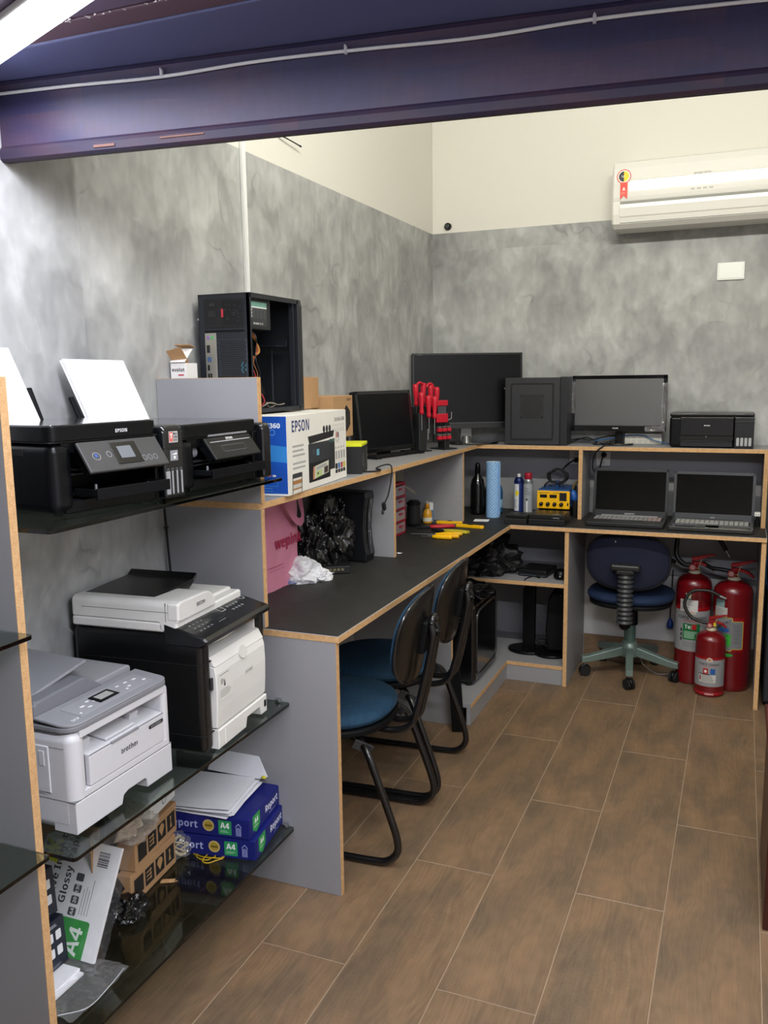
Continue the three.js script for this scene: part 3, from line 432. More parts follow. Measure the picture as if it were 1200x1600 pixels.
  P(t, 'scanner_lid_top', BB(x0 + 0.15, 0.323, -zf + 0.01, w / 2 - 0.006, 0.336, zf - 0.095, 0.006), whitePlastic);
  P(t, 'document_feeder', Ex((() => { const s = new THREE.Shape(); s.moveTo(x0, 0.324); s.lineTo(0.012, 0.324); s.lineTo(0.012, 0.335); s.quadraticCurveTo(0.0, 0.368, -0.035, 0.37); s.lineTo(x0 + 0.02, 0.372); s.quadraticCurveTo(x0, 0.372, x0, 0.355); return s; })(), d - 0.062, 0.004, 2).translate(0, 0, -zf + 0.002), whitePlastic);
  P(t, 'feeder_seam', [BB(x0 - 0.0006, 0.3465, -zf + 0.03, x0 + 0.003, 0.3478, zf - 0.085, 0.0004), BB(x0 - 0.0006, 0.325, zf - 0.094, x0 + 0.003, 0.369, zf - 0.0925, 0.0004)], M(0x77776f, 0.6));
  P(t, 'feeder_end_cap', BB(x0 - 0.001, 0.326, zf - 0.09, x0 + 0.014, 0.37, zf - 0.058, 0.006), whitePlastic);
  P(t, 'feed_tray', Ex(Sh([[-0.125, 0.368], [0.05, 0.372], [0.068, 0.384], [0.066, 0.372], [0.03, 0.35], [-0.12, 0.36]]), 0.2, 0.003).translate(0, 0.004, -zf + 0.012), PM(0x0a0b0d, 0.35, { clearcoat: 0.3 }), null, null, 'black document tray');
  P(t, 'brand_print', Pl(0.06, 0.014), ink(0.06, 0.014, 4000, (g, W, H) => txt(g, 'RICOH', W / 2, H / 2, H * 0.9, '#34353a', { w: 'bold', a: 'center' }), true), [-0.06, 0.348, zf - 0.0593]);
  P(t, 'model_plate', Pl(0.04, 0.016), ink(0.04, 0.016, 3500, (g, W, H) => { rr(g, 0, 0, W, H, 3, '#dddcd7'); txt(g, 'SP 3710SF', W / 2, H / 2, H * 0.5, '#505156', { w: 'bold', a: 'center' }); }, true), [0.045, 0.15, zf + 0.0082]);
  P(t, 'service_sticker', Pl(0.062, 0.066), ink(0.062, 0.066, 2600, (g, W, H) => { rr(g, 0, 0, W, H, 2, '#e6e5df'); lines(g, 6, 8, W * 0.8, 1, 6, 4, '#6b6b68'); lines(g, W * 0.1, H * 0.22, W * 0.28, 4, 9, 4, '#4a4a4a'); g.fillStyle = '#3c3c3e'; g.beginPath(); g.moveTo(W * 0.32, H * 0.52); g.lineTo(W * 0.4, H * 0.24); g.lineTo(W * 0.47, H * 0.52); g.fill(); lines(g, 6, H * 0.62, W * 0.86, 6, 9, 3, '#7c7c78'); }, true), [-0.075, 0.155, zf + 0.0082]);
}
{ // light grey laser multifunction printer
  const t = T('laser_printer', 'light grey laser printer with darker scanner lid, nearest on the middle glass shelf', 'printer', [0.192, 0.549, 2.962], PI / 2);
  const w = 0.305, d = 0.315, zf = d / 2, x0 = -w / 2, L = lightGreyPlastic;
  P(t, 'body', [BB(x0, 0.006, -zf, x0 + 0.045, 0.212, zf, 0.022), BB(w / 2 - 0.022, 0.006, -zf, w / 2, 0.212, zf, 0.01), BB(x0 + 0.03, 0.006, -zf, w / 2 - 0.01, 0.212, zf - 0.12, 0.006), BB(x0 + 0.025, 0.196, -zf, w / 2 - 0.01, 0.212, zf, 0.002)], L);
  P(t, 'front_door', BB(x0 + 0.046, 0.088, zf - 0.014, w / 2 - 0.023, 0.151, zf, 0.003), L);
  P(t, 'front_lower_band', BB(x0 + 0.03, 0.074, zf - 0.03, w / 2 - 0.01, 0.0875, zf - 0.0004, 0.001), L);
  const tr = Sh([[x0 + 0.001, 0.008], [-0.02, 0.008], [-0.014, 0.026], [0.0, 0.031], [0.055, 0.031], [0.062, 0.024], [0.064, 0.008], [w / 2 - 0.001, 0.008], [w / 2 - 0.001, 0.073], [x0 + 0.001, 0.073]]);
  P(t, 'paper_tray', Ex(tr, 0.06, 0.002).translate(0, 0, zf - 0.059), L);
  P(t, 'seam_line', [BB(x0 - 0.0005, 0.0728, -zf + 0.1, w / 2 + 0.0002, 0.0742, zf + 0.0002, 0.0003), BB(x0 + 0.046, 0.1512, zf - 0.01, w / 2 - 0.023, 0.1522, zf + 0.0002, 0.0003), BB(x0 - 0.0005, 0.1805, -zf + 0.02, x0 + 0.044, 0.1815, zf - 0.02, 0.0003)], M(0x6d6d70, 0.7));
  // output recess with its sloping floor
  P(t, 'output_floor', ExX([[zf - 0.002, 0.1525], [zf - 0.13, 0.17], [zf - 0.13, 0.15], [zf - 0.002, 0.15]], w - 0.07, 0.0005), L, [0.011, 0, 0]);
  P(t, 'output_flap', at(B(0.09, 0.006, 0.07, 0.002), 0, 0.163, zf - 0.045, 0.13), L); for (const s of [-1, 1]) P(t, 'paper_guide', at(B(0.028, 0.014, 0.03, 0.003), s * 0.075, 0.166, zf - 0.05, 0.3), L);
  P(t, 'flap_handle', BB(-0.042, 0.149, zf - 0.004, 0.045, 0.1535, zf + 0.0015, 0.001), midGrey);
  P(t, 'side_hatch', BB(x0 - 0.002, 0.085, -0.06, x0 + 0.003, 0.182, 0.1, 0.004), L); P(t, 'side_handle', BB(x0 - 0.003, 0.14, 0.075, x0 + 0.004, 0.172, 0.09, 0.002), lightGreyPlastic);
  for (let i = 0; i < 12; i++) P(t, 'vent_slat', BB(x0 - 0.0012, 0.082 + i * 0.0055, -0.04, x0 + 0.003, 0.0845 + i * 0.0055, 0.085, 0.0006), M(0xb3b3b6, 0.5));
  // grey scanner section
  const outline = (z0, z1) => { const s = new THREE.Shape(); const r = 0.04; s.moveTo(x0 - 0.001, -z0); s.lineTo(x0 - 0.001, -(z1 - r)); s.quadraticCurveTo(x0 - 0.001, -z1, x0 + r, -z1); s.lineTo(w / 2 - r * 0.6, -z1); s.quadraticCurveTo(w / 2 + 0.001, -z1, w / 2 + 0.001, -(z1 - r * 0.6)); s.lineTo(w / 2 + 0.001, -z0); return s; };
  P(t, 'scanner_base', Ex(outline(-zf, zf + 0.002), 0.01, 0.002, 2).rotateX(-PI / 2).translate(0, 0.212, 0), M(0x7e7f84, 0.45));
  const cp = new THREE.Group(); cp.name = 'control_panel'; cp.position.set(0, 0.221, zf); cp.rotation.x = 0.1; t.add(cp);
  P(cp, 'panel_face', Ex(outline(-0.09, 0.001), 0.006, 0.002, 2).rotateX(-PI / 2), greyPlastic);
  P(cp, 'key_plate', at(B(0.225, 0.002, 0.055, 0.0008), 0.01, 0.0066, -0.045), M(0x97989d, 0.4));
  P(cp, 'display', at(B(0.058, 0.003, 0.034, 0.001), -0.005, 0.008, -0.045), black); P(cp, 'display_window', at(B(0.04, 0.0012, 0.02, 0.0004), -0.005, 0.0096, -0.045), M(0xa3a5a2, 0.3));
  P(cp, 'key_print', Pl(0.25, 0.06), ink(0.25, 0.06, 2400, (g, W, H) => { for (const [x, y, q] of [[0.1, 0.75, 0.02], [0.18, 0.45, 0.05], [0.28, 0.3, 0.04], [0.22, 0.65, 0.045], [0.33, 0.45, 0.03], [0.65, 0.3, 0.04], [0.72, 0.6, 0.04], [0.75, 0.3, 0.045], [0.85, 0.35, 0.05], [0.9, 0.65, 0.04], [0.67, 0.7, 0.03]]) rr(g, W * x, H * y, W * q, H * 0.1, 4, '#e9eaec'); }, true), [0.005, 0.0079, -0.045], [-PI / 2, 0, 0]);
  P(cp, 'model_print', Pl(0.034, 0.012), ink(0.034, 0.012, 4000, (g, W, H) => txt(g, 'DCP', W / 2, H / 2, H * 0.9, '#f2f2f4', { w: 'bold', a: 'center' }), true), [-0.118, 0.0066, -0.018], [-PI / 2, 0, 0]);
  P(t, 'scanner_lid', Ex((() => { const s = new THREE.Shape(); s.moveTo(x0 + 0.006, 0.222); s.lineTo(w / 2 - 0.004, 0.222); s.lineTo(w / 2 - 0.004, 0.24); s.quadraticCurveTo(w / 2 - 0.006, 0.247, w / 2 - 0.016, 0.247); s.lineTo(0.03, 0.245); s.lineTo(x0 + 0.006, 0.245); return s; })(), d - 0.1, 0.003, 2).translate(0, 0, -zf + 0.002), M(0x9a9b9f, 0.42));
  P(t, 'document_feeder', Ex((() => { const s = new THREE.Shape(); s.moveTo(x0 + 0.002, 0.23); s.lineTo(0.045, 0.236); s.quadraticCurveTo(0.03, 0.246, 0.012, 0.26); s.quadraticCurveTo(0.0, 0.27, -0.02, 0.269); s.lineTo(x0 + 0.01, 0.262); s.lineTo(x0 + 0.002, 0.255); return s; })(), d - 0.16, 0.004, 2).translate(0, 0.0, -zf + 0.07), M(0x76777d, 0.42));
  P(t, 'feed_tray', at(B(0.17, 0.008, 0.19, 0.004), -0.045, 0.277, -0.06, 0.05, 0, 0.16), M(0x8b8c91, 0.42)); P(t, 'feed_slot', at(B(0.13, 0.006, 0.016, 0.001), -0.05, 0.2655, 0.01, 0, 0, 0.06), M(0x5a5b60, 0.5));
  P(t, 'brand_print', Pl(0.052, 0.018), ink(0.052, 0.018, 4500, (g, W, H) => txt(g, 'brother', W / 2, H * 0.45, H * 0.86, '#2b2c30', { w: 'bold', a: 'center' }), true), [0.012, 0.121, zf + 0.0006]);
  P(t, 'model_plate', Pl(0.05, 0.009), ink(0.05, 0.009, 3500, (g, W, H) => { rr(g, 0, 0, W, H, H / 2, '#26272b'); txt(g, 'DCP-L2540DW', W / 2, H * 0.52, H * 0.62, '#c9cacd', { a: 'center' }); }, true), [0.102, 0.137, zf + 0.0006]);
}

// ---------------------------------------------------------------- on the raised shelf
{ // printer carton; long printed side faces the aisle, blue end faces the camera
  const t = T('printer_carton', 'white and blue printed printer carton at the near end of the raised shelf', 'box', [0.17, ST, 1.958], 0.1);
  const L = 0.5, h = 0.226, w = 0.31;
  P(t, 'carton', B(w, h, L, 0.002), M(0xdeddd6, 0.6), [-0.02, h / 2 + 0.0008, 0]);
  P(t, 'flap_seam', BB(-0.175, h, -0.002, 0.135, h + 0.0012, 0.002, 0.0003), M(0xb8b0a0, 0.7));
  P(t, 'printed_side', Pl(L - 0.002, h - 0.002), ink(L - 0.002, h - 0.002, 1900, (g, W, H) => {
    g.fillStyle = '#e9e7df'; g.fillRect(0, 0, W, H);
    txt(g, 'EPSON', W * 0.06, H * 0.14, H * 0.2, '#1b2a6b', { w: 'bold', sx: 0.98 }); txt(g, 'EcoTank L4360', W * 0.97, H * 0.12, H * 0.075, '#35373c', { w: 'bold', a: 'right', sx: 0.8 });
    for (let i = 0; i < 3; i++) { g.fillStyle = '#2f3034'; g.beginPath(); g.ellipse(W * (0.585 + i * 0.052), H * 0.235, W * 0.021, H * 0.05, 0, 0, 7); g.fill(); txt(g, '◦', W * (0.585 + i * 0.052), H * 0.235, H * 0.08, '#e9e7df', { a: 'center' }); }
    for (let r = 0; r < 2; r++) for (let i = 0; i < (r ? 3 : 5); i++) { g.strokeStyle = '#8a8b8c'; g.lineWidth = 2; g.strokeRect(W * (0.745 + i * 0.048), H * (0.2 + r * 0.13), W * 0.024, H * 0.06); lines(g, W * (0.742 + i * 0.048), H * (0.275 + r * 0.13), W * 0.032, 2, 6, 3, '#a5a6a6'); }
    for (const [y, n] of [[0.38, 3], [0.6, 2]]) for (let i = 0; i < n; i++) lines(g, W * 0.07, H * (y + i * 0.06), W * 0.2, 1, 9, H * 0.026, '#a9aaa8');
    // pictured printer
    g.fillStyle = '#232427'; g.beginPath(); g.moveTo(W * 0.31, H * 0.3); g.lineTo(W * 0.77, H * 0.27); g.lineTo(W * 0.75, H * 0.36); g.lineTo(W * 0.33, H * 0.4); g.fill(); rr(g, W * 0.315, H * 0.4, W * 0.36, H * 0.27, 6, '#34363b'); rr(g, W * 0.675, H * 0.39, W * 0.1, H * 0.43, 4, '#2b2d31'); rr(g, W * 0.675, H * 0.39, W * 0.1, H * 0.045, 2, '#43605f');
    rr(g, W * 0.45, H * 0.49, W * 0.045, H * 0.085, 3, '#66a9c4'); g.strokeStyle = '#8d8f92'; g.beginPath(); g.arc(W * 0.4, H * 0.52, H * 0.03, 0, 7); g.stroke(); rr(g, W * 0.315, H * 0.66, W * 0.37, H * 0.26, 6, '#17181b');
    g.save(); g.transform(1, -0.07, -0.12, 1, W * 0.39, H * 0.72); rr(g, 0, 0, W * 0.27, H * 0.17, 0, '#cfd0c0'); rr(g, 0, 0, W * 0.03, H * 0.17, 0, '#c98e6c'); rr(g, W * 0.05, H * 0.08, W * 0.1, H * 0.09, 0, '#b9c98a'); rr(g, W * 0.07, H * 0.1, W * 0.025, H * 0.03, 2, '#3f5a3c'); rr(g, W * 0.05, H * 0.02, W * 0.18, H * 0.045, 0, '#a9aaa8'); rr(g, W * 0.19, H * 0.07, W * 0.07, H * 0.09, 0, '#4a3b36'); g.restore();
    rr(g, W * 0.8, H * 0.3, W * 0.05, H * 0.09, 2, '#c9b7b2'); rr(g, W * 0.835, H * 0.31, W * 0.02, H * 0.075, 2, '#2f3034'); rr(g, W * 0.805, H * 0.31, W * 0.018, H * 0.07, 2, '#bb5a52'); lines(g, W * 0.8, H * 0.43, W * 0.09, 2, 9, 4, '#b4b4b0');
    ['#141517', '#4a78b4', '#b84a5c', '#c9b84a'].forEach((c, i) => { rr(g, W * (0.79 + i * 0.05), H * 0.58, W * 0.03, H * 0.12, 4, '#9d9da0'); rr(g, W * (0.782 + i * 0.05), H * 0.7, W * 0.042, H * 0.2, 3, '#dcdbd6'); rr(g, W * (0.782 + i * 0.05), H * 0.76, W * 0.042, H * 0.08, 2, c); rr(g, W * (0.782 + i * 0.05), H * 0.85, W * 0.042, H * 0.05, 2, '#1c1d20'); lines(g, W * (0.785 + i * 0.05), H * 0.52, W * 0.03, 2, 7, 3, '#6f7072'); });
    // phone
    g.save(); g.transform(1, 0, -0.06, 1, W * 0.06, H * 0.74); rr(g, 0, 0, W * 0.15, H * 0.26, 8, '#3a3b3e'); rr(g, W * 0.01, H * 0.06, W * 0.13, H * 0.2, 0, '#dcd8d0'); rr(g, W * 0.01, H * 0.09, W * 0.13, H * 0.05, 0, '#a8794a'); rr(g, W * 0.01, H * 0.14, W * 0.13, H * 0.05, 0, '#c9c9c4'); rr(g, W * 0.01, H * 0.19, W * 0.13, H * 0.02, 0, '#a8794a'); g.restore();
    g.strokeStyle = '#c4c3bd'; g.lineWidth = 2; for (const r of [0.03, 0.05]) { g.beginPath(); g.arc(W * 0.17, H * 0.66, W * r, -2.4, -0.7); g.stroke(); }
  }), [0.1356, h / 2 + 0.0008, 0], [0, PI / 2, 0]);
  P(t, 'printed_end', Pl(w - 0.002, h - 0.002), ink(w - 0.002, h - 0.002, 1700, (g, W, H) => {
    const gr = g.createLinearGradient(0, 0, W, H); gr.addColorStop(0, '#0d4aa6'); gr.addColorStop(1, '#0f55b8'); g.fillStyle = '#0e4fb0'; g.fillRect(0, 0, W, H);
    g.fillStyle = '#2f82cc'; g.beginPath(); g.moveTo(0, H * 0.33); g.quadraticCurveTo(W * 0.5, H * 0.3, W, H * 0.38); g.lineTo(W, H * 0.58); g.quadraticCurveTo(W * 0.5, H * 0.52, 0, H * 0.6); g.fill();
    txt(g, 'EcoTank L4360', W * 0.94, H * 0.115, H * 0.09, '#fff', { w: 'bold', a: 'right' }); g.strokeStyle = '#6f9fdc'; g.lineWidth = 3; g.beginPath(); g.arc(W * 0.86, H * 0.2, H * 0.035, 0, 7); g.stroke();
    ['#c86a8a', '#cf5a5a', '#d8d8e2'].forEach((c, i) => rr(g, W * (0.75 + i * 0.05), H * 0.735, W * 0.035, H * 0.025, 3, c)); lines(g, W * 0.5, H * 0.8, W * 0.36, 5, H * 0.035, 3, '#5f92d8'); g.strokeStyle = '#5f92d8'; g.lineWidth = 2; g.strokeRect(W * 0.45, H * 0.78, W * 0.45, H * 0.1); rr(g, 0, H * 0.975, W, H * 0.025, 0, '#e6e6e4');
  }), [-0.02, h / 2 + 0.0008, L / 2 + 0.0006]);
}
{ // opened desktop tower, back plate toward the camera, open side toward the aisle
  const t = T('computer_tower', 'opened black computer tower without side cover, standing on the printer carton', 'computer', [0.114, 1.3266, 2.005]);
  const w = 0.173, h = 0.345, z0 = -0.148, z1 = 0.148, x0 = -w / 2, x1 = w / 2, sh = M(0x17191f, 0.45), inn = M(0x0b0d12, 0.5);
  const nz = 0.05;
  P(t, 'side_panel', BB(x0, 0.004, z0, x0 + 0.0015, h, z1, 0.0005), sh); P(t, 'top_panel', BB(x0, h - 0.002, z0, x1, h, z1, 0.0005), sh); P(t, 'bottom_panel', BB(x0, 0.004, z0, x1, 0.007, z1, 0.0005), sh);
  P(t, 'front_bezel', Ex(Sh([[x0, 0], [x1, 0], [x1, h - 0.02], [x1 - 0.004, h], [x0, h]]), 0.026, 0.004, 2).translate(0, 0.001, z0 - 0.022), M(0x202226, 0.4));
  P(t, 'frame_rail', BB(x1 - 0.012, 0.007, z0 + 0.004, x1, h - 0.002, z0 + 0.012, 0.0006), M(0x23252c, 0.4)); P(t, 'frame_rail', BB(x1 - 0.02, 0.007, z0 + 0.028, x1 - 0.004, h - 0.01, z0 + 0.032, 0.0006), M(0x23252c, 0.4));
  P(t, 'frame_rail', BB(x1 - 0.012, h - 0.014, z0, x1, h - 0.002, z1, 0.0006), M(0x1d1f26, 0.4)); P(t, 'frame_rail', BB(x1 - 0.012, 0.007, z0, x1, 0.016, z1, 0.0006), M(0x1d1f26, 0.4)); P(t, 'frame_rail', BB(x1 - 0.012, 0.007, z1 - 0.008, x1, h - 0.002, z1, 0.0006), M(0x1d1f26, 0.4));
  const rp = P(t, 'rear_plate', BB(x0, 0.006, z1 - 0.0018, x1, h, z1, 0.0005), M(0x1e222b, 0.42));
  const put = (name, geo, mat, p) => P(rp, name, geo, mat, p);
  put('power_supply_face', BB(x0 + 0.022, h - 0.096, z1, x1 - 0.018, h - 0.014, z1 + 0.0016, 0.0008), M(0x141519, 0.5));
  put('power_switch', BB(x0 + 0.04, h - 0.036, z1 + 0.001, x0 + 0.058, h - 0.026, z1 + 0.004, 0.001), darkGrey); put('power_inlet', [BB(x0 + 0.036, h - 0.066, z1 + 0.001, x0 + 0.062, h - 0.046, z1 + 0.003, 0.001), BB(x0 + 0.042, h - 0.062, z1 + 0.0025, x0 + 0.056, h - 0.05, z1 + 0.004, 0.001)], blackGloss); put('voltage_switch', BB(x0 + 0.079, h - 0.067, z1 + 0.001, x0 + 0.085, h - 0.043, z1 + 0.0035, 0.0008), M(0xc23040, 0.4));
  put('supply_vent_print', Pl(0.07, 0.07), ink(0.07, 0.07, 3400, (g, W, H) => { for (let r = 0; r < 12; r++) for (let c = 0; c < 12; c++) { g.fillStyle = '#050507'; g.beginPath(); g.arc((c + 0.5 + (r % 2) * 0.5) * W / 12.5, (r + 0.5) * H / 12, W * 0.031, 0, 7); g.fill(); } dots(g, W, H, '#7b8690', 16); }, true), [x1 - 0.056, h - 0.055, z1 + 0.002]);
  put('supply_trim', BB(x0 + 0.02, h - 0.108, z1, x1 - 0.02, h - 0.103, z1 + 0.002, 0.0006), black);
  const io = put('port_shield', BB(x0 + 0.02, 0.072, z1, x0 + 0.058, 0.235, z1 + 0.002, 0.0005), M(0xb5b3aa, 0.35, { metalness: 0.7 }));
  for (const [x, y, pw, ph, c] of [[0.027, 0.222, 0.009, 0.009, 0x8a6bb0], [0.04, 0.222, 0.009, 0.009, 0x4fae6b], [0.025, 0.19, 0.011, 0.022, 0x22242a], [0.026, 0.16, 0.014, 0.014, 0x4a6288], [0.026, 0.136, 0.007, 0.016, 0x1a1b1f], [0.026, 0.113, 0.006, 0.013, 0x1a1b1f], [0.034, 0.113, 0.006, 0.013, 0x1a1b1f], [0.026, 0.091, 0.006, 0.013, 0x1a1b1f], [0.034, 0.091, 0.006, 0.013, 0x1a1b1f], [0.042, 0.091, 0.008, 0.014, 0x2a1f22], [0.027, 0.078, 0.007, 0.007, 0xc46a4a], [0.037, 0.078, 0.007, 0.007, 0x7fae6b], [0.047, 0.078, 0.007, 0.007, 0x6b8fae]]) P(io, 'port', BB(x0 + x, y - ph / 2, z1 + 0.0015, x0 + x + pw, y + ph / 2, z1 + 0.003, 0.0006), M(c, 0.45));
  put('fan_grille', BB(x0 + 0.066, 0.105, z1, x1 - 0.012, 0.215, z1 + 0.0012, 0.0004), M(0x343942, 0.45));
  put('grille_holes', Pl(0.09, 0.108), ink(0.09, 0.108, 3400, (g, W, H) => { for (let r = 0; r < 17; r++) for (let c = 0; c < 13; c++) { g.fillStyle = (c > 9 && r > 9 && r < 15 && (r + c) % 2) ? '#2c6f80' : '#07080a'; g.beginPath(); g.arc((c + 0.4 + (r % 2) * 0.5) * W / 13.5, (r + 0.5) * H / 17, W * 0.03, 0, 7); g.fill(); } }, true), [(x0 + 0.066 + x1 - 0.012) / 2, 0.16, z1 + 0.0018]);
  put('barcode_label', BB(x0 + 0.086, 0.089, z1, x0 + 0.118, 0.1, z1 + 0.0012, 0.0003), M(0xd7d5d2, 0.5)); put('barcode_print', Pl(0.028, 0.006), ink(0.028, 0.006, 5000, (g, W, H) => { for (let i = 0; i < 30; i++) if (rnd() > 0.45) { g.fillStyle = '#4b4b50'; g.fillRect(i * W / 30, 0, W / 34, H); } }, true), [x0 + 0.102, 0.0945, z1 + 0.0016]);
  put('expansion_cover', [0, 1, 2].map((i) => BB(x0 + 0.03, 0.02 + i * 0.015, z1, x0 + 0.12, 0.031 + i * 0.015, z1 + 0.0012, 0.0004)), black); put('thumb_screw', at(Cy(0.004, 0.004, 0.006, 12), x0 - 0.001, h - 0.07, z1 - 0.004, 0, 0, PI / 2), chrome);
  // inside
  P(t, 'motherboard', BB(x0 + 0.008, 0.06, -0.06, x0 + 0.01, 0.24, z1 - 0.004, 0.0004), inn);
  const ps = P(t, 'power_supply', BB(x0 + 0.006, h - 0.1, 0.01, x1 - 0.013, h - 0.012, z1 - 0.003, 0.001), M(0x1b1d21, 0.5));
  P(ps, 'rating_label', Pl(0.1, 0.07), ink(0.1, 0.07, 2600, (g, W, H) => { g.fillStyle = '#303236'; g.fillRect(0, 0, W, H); rr(g, 0, H * 0.02, W, H * 0.2, 0, '#6fa091'); rr(g, 0, H * 0.22, W, H * 0.05, 0, '#d8d8d4'); for (let i = 0; i < 3; i++) rr(g, W * 0.02, H * (0.3 + i * 0.13), W * 0.15, H * 0.1, 2, '#b9bab8'); for (let c = 0; c < 4; c++) lines(g, W * (0.22 + c * 0.2), H * 0.34, W * 0.14, 5, H * 0.075, 3, '#6c6e70'); txt(g, 'EPS-500W  CE  FC', W * 0.5, H * 0.9, H * 0.1, '#d6d6d4', { a: 'center', w: 'bold' }); }), [x1 - 0.0122, h - 0.056, 0.082], [0, PI / 2, 0]);
  P(t, 'drive_cage', [BB(x0 + 0.01, 0.008, z0 + 0.012, x0 + 0.012, h - 0.02, z0 + 0.1, 0.0005), BB(x0 + 0.012, 0.2, z0 + 0.034, x1 - 0.03, 0.203, z0 + 0.1, 0.0005), BB(x0 + 0.04, 0.2, z0 + 0.03, x1 - 0.03, 0.22, z0 + 0.033, 0.0005)], M(0x171a22, 0.45));
  P(t, 'inner_bracket', BB(x0 + 0.1, 0.09, 0.03, x0 + 0.102, 0.13, 0.032, 0.0004), steel); P(t, 'standoff_rail', BB(x0 + 0.09, 0.03, z0 + 0.036, x0 + 0.094, 0.19, z0 + 0.04, 0.0006), M(0x33363f, 0.35));
  const wires = [[0xb08a3a, 0], [0xa8342e, 0.006], [0x8a5a34, 0.012], [0x1a1b1e, 0.018], [0xb0762e, -0.006]];
  for (const [c, q] of wires) P(t, 'power_cable', Tu([[x1 - 0.03, h - 0.1, 0.12 - q], [x1 - 0.024 + q, h - 0.125, 0.09 + q], [x1 - 0.02, 0.18, 0.075 + q], [x1 - 0.03 + q, 0.15, 0.12 - q], [x1 - 0.02, 0.11, 0.11 - q * 2], [x1 - 0.03, 0.075 + q, 0.1 + q * 3]], 0.0016, 50, 6), M(c, 0.5));
  P(t, 'power_cable', Tu([[x1 - 0.03, 0.08, 0.09], [x1 - 0.025, 0.06, 0.06], [x1 - 0.02, 0.035, 0.05], [x1 - 0.03, 0.02, 0.055]], 0.0022, 30, 6), M(0xa83038, 0.5)); P(t, 'cable_coil', Tu([[x1 - 0.03, 0.018, 0.05], [x1 - 0.02, 0.03, 0.02], [x1 - 0.02, 0.024, -0.02], [x1 - 0.03, 0.016, 0.0], [x1 - 0.025, 0.03, 0.03], [x1 - 0.03, 0.022, -0.05], [x1 - 0.03, 0.024, -0.09]], 0.0022, 60, 6), M(0x8c8578, 0.5)); P(t, 'drive_plug', at(B(0.016, 0.05, 0.02, 0.003), x1 - 0.03, 0.075, 0.06, 0.6), black);
}
{ // small white carton with open kraft flap, behind the riser panel
  const t = T('small_carton', 'small opened white carton with evolut print and raised brown flap beside the opened tower', 'box', [0.03, ST, 2.24], 0.05);
  P(t, 'carton', B(0.05, 0.377, 0.06, 0.001), M(0xe6e4e2, 0.7), [0, 0.1887, 0]);
  P(t, 'printed_face', Pl(0.048, 0.05), ink(0.048, 0.05, 3400, (g, W, H) => { txt(g, 'evolut', W * 0.5, H * 0.42, H * 0.27, '#1d1a1f', { w: 'bold', a: 'center' }); rr(g, W * 0.5, H * 0.68, W * 0.38, H * 0.07, 3, '#c0304e'); }, true), [0, 0.355, 0.0307]);
  P(t, 'flap', at(B(0.048, 0.056, 0.0014, 0), 0.0, 0.398, 0.012, -0.85), M(0xeceae8, 0.7)); P(t, 'flap_inside', at(B(0.048, 0.05, 0.0014, 0), 0.0, 0.395, 0.03, 0.55, 0, 0.2), card); P(t, 'flap', at(B(0.05, 0.03, 0.0014, 0), 0.0, 0.425, -0.01, 1.3), card);
}
{
  const t = T('brown_carton', 'plain brown cardboard box peeking out behind the opened tower', 'box', [0.09, 1.3266, 1.72], 0.12);
  P(t, 'carton', boxUV(B(0.14, 0.105, 0.16, 0.0015), 3), card, [0, 0.053, 0]); P(t, 'flap_seam', BB(-0.07, 0.1055, -0.001, 0.07, 0.1065, 0.001, 0.0002), cardIn);
}
{
  const t = T('power_supply_carton', 'kraft carton printed with a black hexagonal device, behind the printer carton', 'box', [0.1, ST, 1.52], 0.1);
  P(t, 'base_carton', B(0.15, 0.118, 0.17, 0.0015), M(0x1b1b1c, 0.6), [0, 0.06, 0], null, 'dark lower carton');
  P(t, 'carton', boxUV(B(0.17, 0.148, 0.21, 0.0015), 3), card, [0, 0.1935, 0]);
  P(t, 'printed_side', Pl(0.2, 0.145), ink(0.2, 0.145, 1800, (g, W, H) => { const cx = W * 0.68, cy = H * 0.55, r = H * 0.33; g.fillStyle = '#1d1c1c'; g.beginPath(); for (let i = 0; i < 6; i++) { const a = i * PI / 3 + PI / 6; g.lineTo(cx + r * 0.95 * Math.cos(a), cy + r * Math.sin(a)); } g.fill(); g.strokeStyle = '#4b4640'; g.lineWidth = 4; g.beginPath(); g.moveTo(cx - r * 0.8, cy - r * 0.5); g.lineTo(cx, cy); g.lineTo(cx + r * 0.8, cy - r * 0.5); g.moveTo(cx, cy); g.lineTo(cx, cy + r); g.stroke(); g.beginPath(); g.ellipse(cx + r * 0.4, cy + r * 0.25, r * 0.25, r * 0.32, 0.4, 0, 7); g.stroke(); lines(g, W * 0.7, H * 0.06, W * 0.25, 2, 9, 4, '#5a4a34'); }, true), [0.0857, 0.1935, 0], [0, PI / 2, 0]);
}
